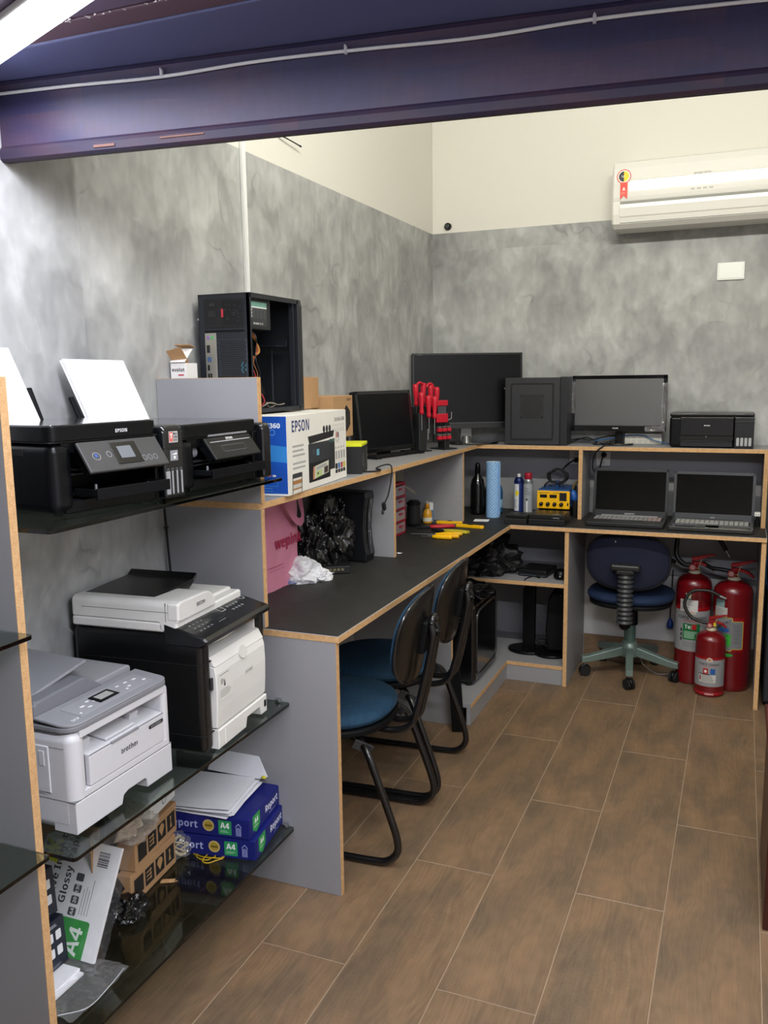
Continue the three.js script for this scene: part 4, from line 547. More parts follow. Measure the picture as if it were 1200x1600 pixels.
{
  const t = T('hub_carton', 'small black carton with bright yellow top on the shelf edge beside the printer carton', 'box', [0.225, ST, 1.55], 0.28);
  P(t, 'carton', B(0.105, 0.1, 0.15, 0.0015), M(0x161719, 0.5), [0, 0.0508, 0]); P(t, 'lid', B(0.107, 0.01, 0.152, 0.001), M(0xd9e01e, 0.5), [0, 0.1, 0], null, 'bright yellow top');
  P(t, 'printed_side', Pl(0.145, 0.085), ink(0.145, 0.085, 2400, (g, W, H) => { g.save(); g.translate(W * 0.25, H * 0.5); g.rotate(PI / 2); txt(g, 'USB3.0', 0, 0, H * 0.17, '#d8d9da', { w: 'bold', a: 'center' }); g.restore(); g.strokeStyle = '#5d6064'; g.lineWidth = 4; for (let i = 0; i < 3; i++) { g.beginPath(); g.moveTo(W * (0.48 + i * 0.06), H * 0.1); g.quadraticCurveTo(W * (0.42 + i * 0.06), H * 0.5, W * (0.52 + i * 0.06), H * 0.9); g.stroke(); } rr(g, W * 0.92, H * 0.1, W * 0.04, H * 0.5, 3, '#9fa0a2'); }, true), [0.0533, 0.049, 0], [0, PI / 2, 0]);
  const c = T('usb_cable', 'black usb cable hanging over the shelf edge from the small black carton', 'cable', [0.28, ST, 1.5]);
  P(c, 'cord', Tu([[-0.03, 0.004, 0.1], [0.0, 0.004, 0.06], [0.03, 0.004, 0.05], [0.038, 0.003, -0.01], [0.0, 0.004, -0.06], [0.025, 0.014, -0.1], [0.05, 0.006, -0.085], [0.053, -0.04, -0.07], [0.05, -0.09, -0.05], [0.045, -0.115, -0.03]], 0.0028, 80, 8), rubber);
  P(c, 'plug', at(B(0.012, 0.03, 0.016, 0.003), 0.043, -0.13, -0.024, 0.3), rubber); P(c, 'plug_shell', at(B(0.006, 0.014, 0.012, 0.0006), 0.041, -0.151, -0.017, 0.3), steel);
}
function monitorBody(t, w, h, y0, tilt, o) {
  const g = new THREE.Group(); g.name = 'display_head'; g.position.set(0, y0, 0); g.rotation.x = tilt; t.add(g);
  const b = o.b, bb = o.bb ?? b;
  P(g, 'casing', Ex(rrect(w, h, o.r ?? 0.006), 0.03, 0.003, 2).translate(0, h / 2, -0.03), black);
  P(g, 'rear_bulge', Ex(rrect(w * 0.72, h * 0.7, 0.03), 0.03, 0.01, 2).translate(0, h / 2, -0.055), blackMatte);
  P(g, 'bezel', [at(B(w, b, 0.004, 0.001), 0, h - b / 2, 0.001), at(B(w, bb, 0.004, 0.001), 0, bb / 2, 0.001), at(B(b, h, 0.004, 0.001), -w / 2 + b / 2, h / 2, 0.001), at(B(b, h, 0.004, 0.001), w / 2 - b / 2, h / 2, 0.001)], o.bez ?? blackGloss);
  P(g, 'screen', B(w - 2 * b, h - b - bb, 0.002, 0), o.scr ?? screenBlack, [0, bb + (h - b - bb) / 2, 0.0006]);
  return g;
}
{ // small monitor
  const t = T('monitor', 'small black monitor leaning back on a low foot on the left raised shelf', 'monitor', [0.125, ST, 0.93], 1.33);
  const g = monitorBody(t, 0.39, 0.255, 0.022, -0.12, { b: 0.014, bb: 0.018 });
  P(g, 'power_button', Pl(0.012, 0.012), ink(0.012, 0.012, 5000, (c, W, H) => txt(c, '▲', W / 2, H / 2, H * 0.8, '#c9cacc', { a: 'center' }), true), [0, 0.009, 0.0035]);
  P(t, 'foot', [BB(-0.16, 0.0005, 0.0, 0.18, 0.014, 0.05, 0.005), BB(-0.165, 0.0005, -0.05, -0.13, 0.012, 0.06, 0.004), BB(0.15, 0.0005, -0.05, 0.185, 0.012, 0.06, 0.004)], black); P(t, 'neck', at(B(0.08, 0.06, 0.02, 0.004), 0, 0.035, -0.03), black);
}
{ // wide monitor in the corner
  const t = T('monitor', 'large black widescreen monitor standing diagonally in the room corner', 'monitor', [0.262, ST, 0.236], 0.5);
  const g = monitorBody(t, 0.545, 0.365, 0.078, -0.04, { b: 0.009, bb: 0.026, bez: M(0x0c0d10, 0.4) });
  P(g, 'chin_strip', at(B(0.545, 0.005, 0.005, 0.001), 0, 0.027, 0.002), M(0x3a3c40, 0.35)); P(g, 'brand_print', Pl(0.04, 0.006), ink(0.04, 0.006, 4000, (c, W, H) => txt(c, 'SAMSUNG', W / 2, H / 2, H * 0.9, '#8b8d90', { a: 'center' }), true), [-0.235, 0.357, 0.0036]);
  P(t, 'base', Ex(superellipse(0.125, 0.085, 2.4), 0.01, 0.003, 2).rotateX(-PI / 2).translate(0.03, 0.001, -0.02), PM(0x0a0b0d, 0.12, { clearcoat: 0.8 })); P(t, 'neck', [at(B(0.06, 0.1, 0.02, 0.005), 0, 0.06, -0.055), at(Cy(0.02, 0.028, 0.03, 24), 0, 0.022, -0.04)], M(0x6a6b6a, 0.25, { metalness: 0.5 }));
}
{ // closed tower
  const t = T('computer_tower', 'closed black desktop computer tower with a square vented side panel on the back shelf', 'computer', [0.58, ST, 0.135]);
  const w = 0.262, h = 0.32, zf = 0.1;
  P(t, 'case', BB(-w / 2 - 0.004, 0.004, -0.015, w / 2, h, zf - 0.004, 0.002), M(0x27282c, 0.45));
  P(t, 'side_cover', BB(-w / 2, 0.004, zf - 0.004, w / 2 - 0.002, h - 0.003, zf, 0.001), M(0x2c2d31, 0.45));
  const fr = rrect(0.208, 0.27, 0.012); fr.holes.push(new THREE.Path(rrect(0.196, 0.258, 0.01).getPoints(8)));
  P(t, 'pressed_frame', Ex(fr, 0.004, 0.001).translate(-0.002, h / 2, zf - 0.001), M(0x1d1e21, 0.4)); P(t, 'pressed_field', Ex(rrect(0.195, 0.257, 0.01), 0.003, 0.001).translate(-0.002, h / 2, zf - 0.0012), M(0x2d2e32, 0.45));
  P(t, 'vent_frame', Ex(rrect(0.114, 0.114, 0.004), 0.002, 0.0006).translate(-0.002, 0.185, zf + 0.0014), M(0x252629, 0.5));
  P(t, 'vent_holes', Pl(0.108, 0.108), ink(0.108, 0.108, 2600, (g, W, H) => { for (let r = 0; r < 15; r++) for (let c = 0; c < 15; c++) { const x = (c + 0.4 + (r % 2) * 0.4) * W / 15.4, y = (r + 0.5) * H / 15, q = Math.hypot(x - W / 2, y - H / 2); if (q < W * 0.52 && q > W * 0.06) { g.fillStyle = '#0a0a0b'; g.beginPath(); g.arc(x, y, W * 0.021, 0, 7); g.fill(); } } }, true), [-0.002, 0.185, zf + 0.0038]);
  for (const sx of [-1, 1]) for (const sy of [-1, 1]) P(t, 'vent_screw', at(Cy(0.0045, 0.0045, 0.002, 10), -0.002 + sx * 0.049, 0.185 + sy * 0.049, zf + 0.0042, PI / 2), rubber);
  P(t, 'front_bezel', BB(w / 2, 0, -0.018, w / 2 + 0.034, h + 0.003, zf + 0.003, 0.004), M(0x202125, 0.4)); P(t, 'foot', BB(-w / 2 + 0.01, 0, 0.04, -w / 2 + 0.04, 0.0045, 0.08, 0.001), rubber); P(t, 'thumb_screw', at(Cy(0.004, 0.004, 0.008, 10), -w / 2 - 0.008, h - 0.05, 0.08, 0, 0, PI / 2), steel);
}
{ // monitor in its protective film
  const t = T('monitor', 'black monitor with grey screen and crinkled film on its bezel beside the closed tower', 'monitor', [0.962, ST, 0.125], 0.0);
  const g = monitorBody(t, 0.436, 0.262, 0.064, -0.07, { b: 0.017, bb: 0.026, r: 0.008, scr: PM(0x07080b, 0.42) });
  P(g, 'screen_film', B(0.4, 0.217, 0.0008, 0), PM(0xffffff, 0.42, { transmission: 1, thickness: 0 }), [0, 0.1365, 0.0028], null, 'clear matt protective film over the screen');
  P(g, 'brand_print', Pl(0.036, 0.008), ink(0.036, 0.008, 5000, (c, W, H) => txt(c, 'PHILIPS', W / 2, H / 2, H * 0.9, '#e4e4e4', { w: 'bold', a: 'center' }), true), [-0.01, 0.014, 0.0036]);
  // crinkled film strips over the bezel
  const film = (w, h, sd) => { const q = new THREE.PlaneGeometry(w, h, Math.max(4, Math.round(w / 0.0035)), Math.max(4, Math.round(h / 0.0035))), p = q.attributes.position; for (let i = 0; i < p.count; i++) p.setZ(i, 0.003 + 0.006 * Math.abs(noise.noise(p.getX(i) * 55 + sd, p.getY(i) * 55, sd)) + 0.002 * noise.noise(p.getX(i) * 160, p.getY(i) * 160, sd)); q.computeVertexNormals(); return q; };
  const fm = PM(0xffffff, 0.08, { transmission: 0.92, thickness: 0, clearcoat: 1, clearcoatRoughness: 0.04, side: THREE.DoubleSide });
  P(g, 'film', film(0.02, 0.2, 1.3), fm, [0.208, 0.125, 0.003]); P(g, 'film', film(0.016, 0.15, 5.3), fm, [-0.209, 0.16, 0.003]); P(g, 'film', film(0.09, 0.024, 8.3), fm, [0.17, 0.012, 0.003], [0, 0, 0.03]);
  P(t, 'neck', BB(-0.014, 0.008, -0.05, 0.018, 0.1, -0.03, 0.004), black); P(t, 'base', Ex(superellipse(0.078, 0.06, 2), 0.009, 0.003, 2).rotateX(-PI / 2).translate(0, 0.001, 0.012), PM(0x0b0c0e, 0.1, { clearcoat: 0.8 }));
}
{
  const t = T('power_strip', 'white many-way power strip lying behind the monitor foot on the back shelf', 'power strip', [1.075, ST, 0.052], 0, undefined);
  P(t, 'housing', BB(-0.085, 0.0005, -0.022, 0.085, 0.05, 0.022, 0.004), M(0xcfcdc4, 0.45));
  for (let r = 0; r < 2; r++) for (let i = 0; i < 6; i++) P(t, 'outlet_face', BB(-0.08 + i * 0.027, 0.006 + r * 0.021, 0.0215, -0.058 + i * 0.027, 0.023 + r * 0.021, 0.0235, 0.001), M(0xbdbbb2, 0.5));
  const cb = T('blue_cable', 'thin blue network cable lying across the back shelf to the ink printer', 'cable', [1.0, ST, 0.16]);
  P(cb, 'cord', Tu([[-0.14, 0.02, -0.02], [-0.05, 0.03, -0.08], [0.0, 0.042, -0.082], [0.08, 0.042, -0.075], [0.13, 0.02, -0.07], [0.19, 0.006, -0.08], [0.25, 0.006, -0.1]], 0.0026, 60, 8), M(0x2c5f94, 0.5));
  const kb = T('black_cable', 'black power cables trailing from the closed tower behind the film-covered monitor', 'cable', [0.84, ST, 0.13]);
  for (const pts of [[[-0.12, 0.01, -0.06], [-0.06, 0.025, -0.03], [0.0, 0.02, -0.02], [0.06, 0.035, -0.05], [0.12, 0.04, -0.06]], [[-0.1, 0.006, -0.04], [-0.03, 0.03, -0.04], [0.03, 0.012, 0.0], [0.02, 0.006, 0.05], [0.06, 0.006, 0.02], [0.14, 0.03, -0.05]]]) P(kb, 'cord', Tu(pts, 0.0032, 40, 8), rubber);
  const mc = T('monitor_cable', 'black cable dropping from the film-covered monitor over the shelf edge to the laptop', 'cable', [0.9, ST, 0.25]);
  P(mc, 'cord', Tu([[0.03, 0.02, -0.1], [0.035, 0.012, -0.03], [0.02, 0.004, 0.004], [-0.01, -0.02, 0.01], [-0.03, -0.06, -0.02], [-0.036, -0.1, -0.04], [-0.03, -0.125, -0.06]], 0.0034, 50, 8), rubber);
}
{ // red handled tool set in its stand
  const t = T('tool_stand', 'black tool stand filled with red handled screwdrivers and bits at the shelf corner', 'tool rack', [0.2, ST, 0.61], 1.1);
  const w = 0.2, st = M(0x1a1b1e, 0.5), red = M(0xc0142c, 0.4);
  P(t, 'stand', [BB(-w / 2, 0.0005, -0.03, -w / 2 + 0.045, 0.17, 0.03, 0.004), BB(w / 2 - 0.03, 0.0005, -0.03, w / 2, 0.17, 0.02, 0.004), BB(-w / 2, 0.1, -0.03, w / 2, 0.17, 0.015, 0.004), BB(-w / 2 + 0.02, 0.15, -0.05, w / 2 - 0.02, 0.2, -0.01, 0.004)], st);
  P(t, 'stand_foot', [BB(-w / 2, 0.0005, -0.06, -w / 2 + 0.06, 0.006, 0.05, 0.002), BB(w / 2 - 0.06, 0.0005, -0.05, w / 2 + 0.02, 0.006, 0.05, 0.002)], st);
  const handle = La([[0, 0], [0.009, 0.001], [0.011, 0.012], [0.0085, 0.03], [0.012, 0.055], [0.0135, 0.085], [0.011, 0.098], [0, 0.1]], 14);
  for (const [x, y, z, r] of [[-0.085, 0.165, 0.03, 0], [-0.055, 0.15, 0.045, 0.03], [-0.025, 0.145, 0.05, -0.02], [-0.07, 0.2, -0.02, 0.05], [-0.03, 0.205, -0.02, -0.04], [0.02, 0.195, -0.02, 0.03], [0.055, 0.185, -0.02, -0.03]]) { const s = P(t, 'screwdriver_handle', handle, red, [x, y, z], [0, 0, r]); P(s, 'blade', at(Cy(0.0025, 0.0025, 0.07, 8), 0, -0.034, 0), steel); }
  P(t, 'loop_handle', at(new THREE.TorusGeometry(0.02, 0.006, 8, 20, PI), -0.052, 0.285, -0.015), red); P(t, 'loop_handle', at(new THREE.TorusGeometry(0.02, 0.006, 8, 20, PI), 0.01, 0.28, -0.015, 0, 0, -0.3), red);
  const bx = P(t, 'bit_box', BB(0.0, 0.125, 0.018, 0.07, 0.165, 0.042, 0.004), red); P(bx, 'bit_box_lid', BB(0.0, 0.2, 0.018, 0.07, 0.225, 0.042, 0.004), red); P(bx, 'bit_rack', BB(0.004, 0.165, 0.02, 0.066, 0.2, 0.036, 0.002), blackMatte); for (let i = 0; i < 6; i++) P(bx, 'bit', at(Cy(0.002, 0.002, 0.034, 6), 0.012 + i * 0.009, 0.182, 0.037), steel);
  for (let r = 0; r < 2; r++) for (let i = 0; i < 3; i++) P(t, 'bit_cup', [BB(0.022 + i * 0.029 - 0.0, 0.082 - r * 0.036, 0.014, 0.045 + i * 0.029, 0.098 - r * 0.036, 0.03, 0.003)], red);
  for (let r = 0; r < 2; r++) for (let i = 0; i < 3; i++) P(t, 'bit_cup_lid', BB(0.023 + i * 0.029, 0.098 - r * 0.036, 0.014, 0.044 + i * 0.029, 0.108 - r * 0.036, 0.028, 0.003), M(0x5c5450, 0.5));
  P(t, 'cup_rail', BB(0.01, 0.036, 0.0, 0.108, 0.116, 0.015, 0.003), st); P(t, 'hex_key', Tu([[0.072, 0.13, 0.025], [0.1, 0.138, 0.025], [0.106, 0.142, 0.025], [0.106, 0.17, 0.025]], 0.0026, 24, 6), chrome); for (const x of [-0.045, -0.03]) P(t, 'hex_key', at(Cy(0.003, 0.003, 0.05, 6), x, 0.075, 0.012), chrome);
}

// ---------------------------------------------------------------- on the desk
const DS = DT + 0.0022;
{
  const t = T('shopping_bag', 'pink non-woven shopping bag with ribbon handles leaning behind the end panel on the desk', 'bag', [0.09, DS, 2.015], PI / 2);
  const w = 0.44, h = 0.315, pk = M(0xd98aa3, 0.85), bend = (g, k) => { const p = g.attributes.position; for (let i = 0; i < p.count; i++) { const x = p.getX(i), y = p.getY(i); p.setZ(i, p.getZ(i) + k * Math.cos(x * 6) * Math.sin(Math.min(1, y / h) * PI) + 0.004 * noise.noise(x * 22, y * 13, k * 90)); } g.computeVertexNormals(); return g; };
  const sheet = (z) => new THREE.BoxGeometry(w, h, 0.0016, 40, 30, 1).translate(0, h / 2, z);
  P(t, 'front_side', bend(sheet(0.045), 0.012), pk); P(t, 'back_side', bend(sheet(-0.035), -0.004), pk); P(t, 'gusset', [BB(-w / 2, 0.001, -0.034, -w / 2 + 0.002, h, 0.045, 0.0005), BB(w / 2 - 0.002, 0.001, -0.034, w / 2, h, 0.045, 0.0005), BB(-w / 2, 0, -0.034, w / 2, 0.002, 0.045, 0.0005)], M(0xb8758a, 0.9));
  const ribbon = (pts, wd) => { const c = new THREE.CatmullRomCurve3(pts.map(V)), n = 40, pos = [], idx = []; for (let i = 0; i <= n; i++) { const q = c.getPoint(i / n), tg = c.getTangent(i / n); const sx = -tg.y, sy = tg.x, l = Math.hypot(sx, sy) || 1; pos.push(q.x + sx / l * wd / 2, q.y + sy / l * wd / 2, q.z, q.x - sx / l * wd / 2, q.y - sy / l * wd / 2, q.z + 0.004); if (i < n) { const a = 2 * i; idx.push(a, a + 1, a + 2, a + 1, a + 3, a + 2); } } const g = new THREE.BufferGeometry(); g.setAttribute('position', new THREE.Float32BufferAttribute(pos, 3)); g.setIndex(idx); g.computeVertexNormals(); return g; };
  const pd = M(0xd0809a, 0.85, { side: THREE.DoubleSide });
  P(t, 'handle', ribbon([[0.095, 0.31, 0.062], [0.105, 0.28, 0.072], [0.13, 0.235, 0.08], [0.18, 0.208, 0.078], [0.235, 0.215, 0.06], [0.265, 0.245, 0.04], [0.27, 0.28, 0.03], [0.25, 0.312, 0.02]], 0.026), pd);
  P(t, 'brand_print', Pl(0.2, 0.095), ink(0.2, 0.095, 2000, (g, W, H) => txt(g, 'wepink', W * 0.5, H * 0.42, H * 0.53, '#b01848', { w: 'bold', a: 'center' }), true, 0.8), [0.135, 0.148, 0.061]); P(t, 'small_print', Pl(0.14, 0.03), ink(0.14, 0.03, 1800, (g, W, H) => { lines(g, W * 0.05, H * 0.2, W * 0.9, 1, 10, 4, '#b04a6c'); lines(g, W * 0.1, H * 0.6, W * 0.7, 1, 10, 3, '#c4708c'); }, true, 0.8), [0.07, 0.075, 0.0585]);
}
{
  const t = T('white_plastic_bag', 'crumpled white translucent plastic bag lying on the desk before the pink bag', 'bag', [0.138, DS, 1.8], 0.35);
  const wp = PM(0xf2f3f6, 0.35, { transmission: 0.25, thickness: 0 });
  P(t, 'bag', blob(0.075, 0.056, 0.055, 0.3, 1.7, 3.3, 7, -0.35), wp); P(t, 'bag_tail', blob(0.055, 0.03, 0.035, 0.33, 1.8, 8.1, 6, -0.3), wp, [0.055, 0, -0.015], null); P(t, 'printed_patch', blob(0.03, 0.016, 0.02, 0.3, 1.8, 5.5, 4, -0.3), M(0x7884b0, 0.5), [-0.02, 0.003, 0.042], null, 'bluish printed corner of the bag');
}
{
  const t = T('black_plastic_bag', 'glossy crumpled black plastic bag standing on the desk beside the game console', 'bag', [0.13, DS, 1.55]);
  P(t, 'bag', blob(0.075, 0.14, 0.1, 0.3, 2.3, 11.3, 8, -0.75), blackBag, [0.02, 0, 0.03]); P(t, 'bag_fold', blob(0.055, 0.11, 0.06, 0.34, 2.6, 4.1, 7, -0.7), blackBag, [0.0, 0, 0.14]);
}
{
  const t = T('network_switch', 'small black metal network switch lying before the black plastic bag on the desk', 'network switch', [0.2, DS, 1.64], 0.55);
  P(t, 'housing', B(0.1, 0.026, 0.08, 0.002), M(0x121315, 0.45), [0, 0.0145, 0]); for (let i = 0; i < 5; i++) P(t, 'port', BB(-0.038 + i * 0.014, 0.012, 0.0395, -0.028 + i * 0.014, 0.02, 0.0412, 0.0006), M(i ? 0x6a6346 : 0x3c3d40, 0.4)); P(t, 'label_plate', BB(-0.03, 0.004, 0.0395, -0.006, 0.009, 0.041, 0.0004), M(0x8b8c8e, 0.4));
}
{
  const t = T('game_console', 'black game console standing upright on the desk against the divider', 'console', [0.14, DS, 1.435]);
  const prof = [[-0.11, 0.002], [0.105, 0.002], [0.112, 0.03], [0.104, 0.075], [0.1, 0.13], [0.104, 0.19], [0.112, 0.24], [0.108, 0.262], [-0.11, 0.262]];
  P(t, 'case', Ex(Sh(prof), 0.075, 0.006, 2).translate(0, 0, -0.04), M(0x151619, 0.35)); P(t, 'front_strip', Ex(Sh([[0.106, 0.03], [0.1, 0.078], [0.0965, 0.13], [0.1, 0.188], [0.106, 0.236], [0.11, 0.236], [0.1042, 0.19], [0.1005, 0.13], [0.1042, 0.076], [0.11, 0.03]]), 0.03, 0.001).translate(0.0035, 0, -0.02), blackGloss);
  P(t, 'disc_slot', [BB(0.106, 0.2, -0.008, 0.1135, 0.23, -0.005, 0.0006), BB(0.1, 0.15, -0.002, 0.1075, 0.2, 0.001, 0.0006), BB(0.1, 0.066, -0.006, 0.1095, 0.115, -0.002, 0.0006)], chrome); P(t, 'foot', BB(-0.1, 0.0005, -0.035, 0.09, 0.004, 0.03, 0.001), rubber);
}
{
  const t = T('drawer_organizer', 'small red plastic drawer tower behind the near divider on the desk', 'organizer', [0.115, DS, 0.9]);
  const R = M(0xb01030, 0.4), cl = PM(0xd8c8cc, 0.2, { transmission: 0.6, thickness: 0 });
  P(t, 'frame', [BB(-0.09, 0, -0.075, 0.04, 0.006, 0.06, 0.001), BB(-0.09, 0.219, -0.075, 0.04, 0.226, 0.06, 0.001), BB(-0.09, 0, -0.075, 0.04, 0.226, -0.066, 0.001), BB(-0.09, 0, 0.051, 0.04, 0.226, 0.06, 0.001), BB(-0.09, 0, -0.07, -0.086, 0.226, 0.055, 0.001), ...[1, 2, 3].map((i) => BB(-0.088, 0.054 * i, -0.07, 0.038, 0.054 * i + 0.005, 0.055, 0.001))], R);
  for (let i = 0; i < 4; i++) { const dr = P(t, 'drawer', BB(-0.08, 0.009 + i * 0.054, -0.063, 0.042, 0.05 + i * 0.054, 0.049, 0.002), cl); P(dr, 'drawer_handle', BB(0.042, 0.035 + i * 0.054, -0.02, 0.05, 0.041 + i * 0.054, 0.01, 0.001), R); }
}
{
  const t = T('heat_gun', 'grey and black hot air tool propped behind the red drawer tower', 'tool', [0.1, DS, 0.7]);
  P(t, 'barrel', at(La([[0, 0], [0.022, 0.002], [0.027, 0.03], [0.027, 0.11], [0.018, 0.13], [0.014, 0.16], [0, 0.162]], 20), -0.03, 0.17, 0.02, 0, 0, 0).rotateX(0), M(0x6f7066, 0.5), [0.0, 0.0, 0.0], null); P(t, 'nozzle_guard', at(B(0.05, 0.008, 0.03, 0.002), 0.03, 0.165, -0.02, 0, 0.3, -0.7), M(0x8b897c, 0.5)); P(t, 'bracket_arm', at(B(0.09, 0.008, 0.012, 0.002), 0.01, 0.185, 0.0, 0, 0.4, -0.65), M(0x9a988c, 0.45)); P(t, 'handle', at(B(0.035, 0.17, 0.04, 0.012), -0.02, 0.0855, 0.01, 0, 0, 0.06), rubber);
  const b = T('black_canister', 'matte black tub standing between the red drawers and the amber bottle', 'container', [0.13, DS, 0.655]); P(b, 'tub', La([[0, 0.0005], [0.03, 0.0005], [0.032, 0.02], [0.03, 0.1], [0.022, 0.118], [0, 0.118]], 24), rubber); P(b, 'lid_rim', La([[0.0305, 0.098], [0.033, 0.1], [0.033, 0.108], [0.026, 0.112]], 24), blackMatte);
  const a = T('flux_bottle', 'small amber flux bottle with white label behind the yellow tools', 'bottle', [0.168, DS, 0.575]); P(a, 'bottle', La([[0, 0.0005], [0.021, 0.0005], [0.022, 0.006], [0.022, 0.045], [0.018, 0.06], [0.009, 0.068], [0.009, 0.078], [0, 0.078]], 24), PM(0xd79a1c, 0.15, { clearcoat: 0.8 })); P(a, 'paper_label', La([[0.0225, 0.012], [0.0226, 0.03]], 24), M(0xd9d6c8, 0.7)); P(a, 'cap', La([[0, 0.095], [0.005, 0.095], [0.01, 0.09], [0.011, 0.072], [0, 0.072]], 20), M(0xc98a14, 0.4)); P(a, 'dropper_tip', at(Cy(0.0025, 0.004, 0.014, 10), 0, 0.101, 0), chrome);
  const c = T('spray_box', 'small white and blue carton standing behind the amber bottle', 'box', [0.155, DS, 0.515], 0.6); P(c, 'carton', B(0.035, 0.09, 0.025, 0.001), M(0xd8dcdc, 0.6), [0, 0.0455, 0]); P(c, 'printed_band', B(0.0356, 0.05, 0.0256, 0.001), M(0x4a6f98, 0.6), [0, 0.03, 0]);
}
// hand tools laid out on the mat
const toolGroup = 'yellow handled tools on the desk mat';
function cuttingKnife(label, x, z, ry, len, col) {
  const t = T('utility_knife', label, 'knife', [x, DS, z], ry, undefined);
  P(t, 'body', Ex(Sh([[-len / 2, 0], [len / 2 - 0.01, 0], [len / 2, 0.006], [len / 2, 0.02], [-len / 2 + 0.01, 0.022], [-len / 2, 0.016]]), 0.013, 0.002, 2).rotateX(-PI / 2).translate(0, 0.0, 0.011), col); P(t, 'grip', BB(-len / 2 - 0.03, 0.001, -0.009, -len / 2 + 0.012, 0.011, 0.008, 0.003), M(0x46484c, 0.5)); P(t, 'slider', BB(-0.01, 0.0128, -0.004, 0.012, 0.0155, 0.004, 0.001), rubber);
}
cuttingKnife('yellow utility knife with a dark grey tip, farthest of the yellow tools', 0.27, 0.555, 0.12, 0.12, yellow);
cuttingKnife('large yellow utility knife nearest the desk edge', 0.39, 0.625, -0.12, 0.13, yellow); 
function driver(label, x, z, ry, mat, hl, rad, bl) {
  const t = T('screwdriver', label, 'screwdriver', [x, DS + rad, z], ry);
  P(t, 'handle', La([[0, 0], [rad * 0.8, 0.001], [rad, 0.008], [rad * 0.95, hl * 0.6], [rad, hl * 0.75], [rad * 0.7, hl * 0.9], [rad * 0.75, hl], [0, hl]], 8).rotateZ(PI / 2), mat); P(t, 'blade', at(Cy(0.002, 0.002, bl, 8), -hl - bl / 2, 0, 0, 0, 0, 0).rotateZ(0).translate(hl + bl / 2, 0, 0).rotateZ(PI / 2).translate(-hl - bl / 2, 0, 0), steel);
}
driver('yellow screwdriver with the longest thin blade, left of the tool row', 0.4, 0.87, 0.16, yellow, 0.085, 0.0095, 0.11);
driver('short yellow screwdriver nearest the camera in the tool row', 0.405, 0.935, 0.06, yellow, 0.085, 0.0105, 0.05);
driver('yellow screwdriver lying between two others in the tool row', 0.425, 0.9, 0.12, M(0xe6a800, 0.4), 0.085, 0.0095, 0.05);
driver('yellow screwdriver with worn handle under the olive pliers', 0.42, 0.835, 0.2, M(0xd9a80c, 0.45), 0.09, 0.009, 0.03);
function pliers(label, x, z, ry, mat) {
  const t = T('pliers', label, 'pliers', [x, DS, z], ry);
  for (const s of [-1, 1]) P(t, 'handle', Tu([[0, 0.007, 0], [0.03, 0.007, s * 0.012], [0.08, 0.007, s * 0.016], [0.12, 0.007, s * 0.01]], 0.0062, 24, 8), mat);
  P(t, 'jaw', Ex(Sh([[-0.055, -0.002], [-0.02, -0.012], [0.01, -0.011], [0.016, 0], [0.01, 0.011], [-0.02, 0.012], [-0.055, 0.002]]), 0.011, 0.002).rotateX(-PI / 2).translate(0, 0.001, 0), M(0x26272a, 0.4, { metalness: 0.5 })); P(t, 'pivot', at(Cy(0.005, 0.005, 0.0145, 14), 0, 0.0075, 0), steel);
}
pliers('pliers with olive yellow handles in the middle of the laid-out tools', 0.31, 0.77, -0.1, olive);
pliers('pliers with red handles lying behind the olive pair', 0.215, 0.7, 0.55, M(0xb81a26, 0.4));
{ const t = T('desk_pen', 'thin chrome pin on the black mat by the near divider', 'pin', [0.29, DS + 0.003, 1.28], 0.3); P(t, 'shaft', Tu([[-0.02, 0, 0], [0.0, 0, 0.001], [0.022, 0, 0]], 0.0022, 12, 8), chrome); P(t, 'head', at(new THREE.SphereGeometry(0.003, 10, 8), 0.022, 0, 0), chrome); }
{
  const t = T('note_card', 'small white card lying on the desk by the corner divider', 'card', [0.385, DS, 0.42], 0.15); P(t, 'card', B(0.07, 0.0012, 0.06, 0), paper, [0, 0.0006, 0]); P(t, 'ruled_print', Pl(0.05, 0.04), ink(0.05, 0.04, 2000, (g, W, H) => lines(g, 2, 4, W * 0.9, 4, H / 4, 2, '#9a9aa0'), true), [0, 0.0014, 0], [-PI / 2, 0, 0]);
}
{ // bottles in the corner
  const mk = (label, x, z, s, m) => { const t = T('bottle', label, 'bottle', [x, DS, z]); P(t, 'body', La([[0, 0.0005], [0.034, 0.0005], [0.036, 0.01], [0.036, 0.12], [0.03, 0.145], [0.014, 0.165], [0.012, 0.178], [0, 0.178]].map(([r, y]) => [r * s[0], y * s[1]]), 28), m); P(t, 'cap', La([[0, 0.215], [0.008, 0.215], [0.013, 0.205], [0.014, 0.175], [0, 0.175]].map(([r, y]) => [r * s[0], y * s[1]]), 20), s[2] ?? black); return t; };
  mk('tall glossy black bottle behind the corner divider', 0.31, 0.23, [1, 1.18], PM(0x0b0b0d, 0.2, { clearcoat: 0.6 }));
  mk('shorter black bottle with a grey cap right of the tall black one', 0.345, 0.12, [0.85, 0.85, M(0x9a9b9d, 0.4)], PM(0x0c0c0e, 0.25, { clearcoat: 0.5 }));
  const b = mk('blue spray bottle half hidden behind the blue cloth roll', 0.395, 0.17, [0.75, 0.9, M(0x3b3f46, 0.4)], PM(0x2a5c84, 0.2, { clearcoat: 0.6 })); P(b, 'liquid_label', La([[0.0272, 0.03], [0.0274, 0.07]], 20), M(0x8fb0c8, 0.5));
}
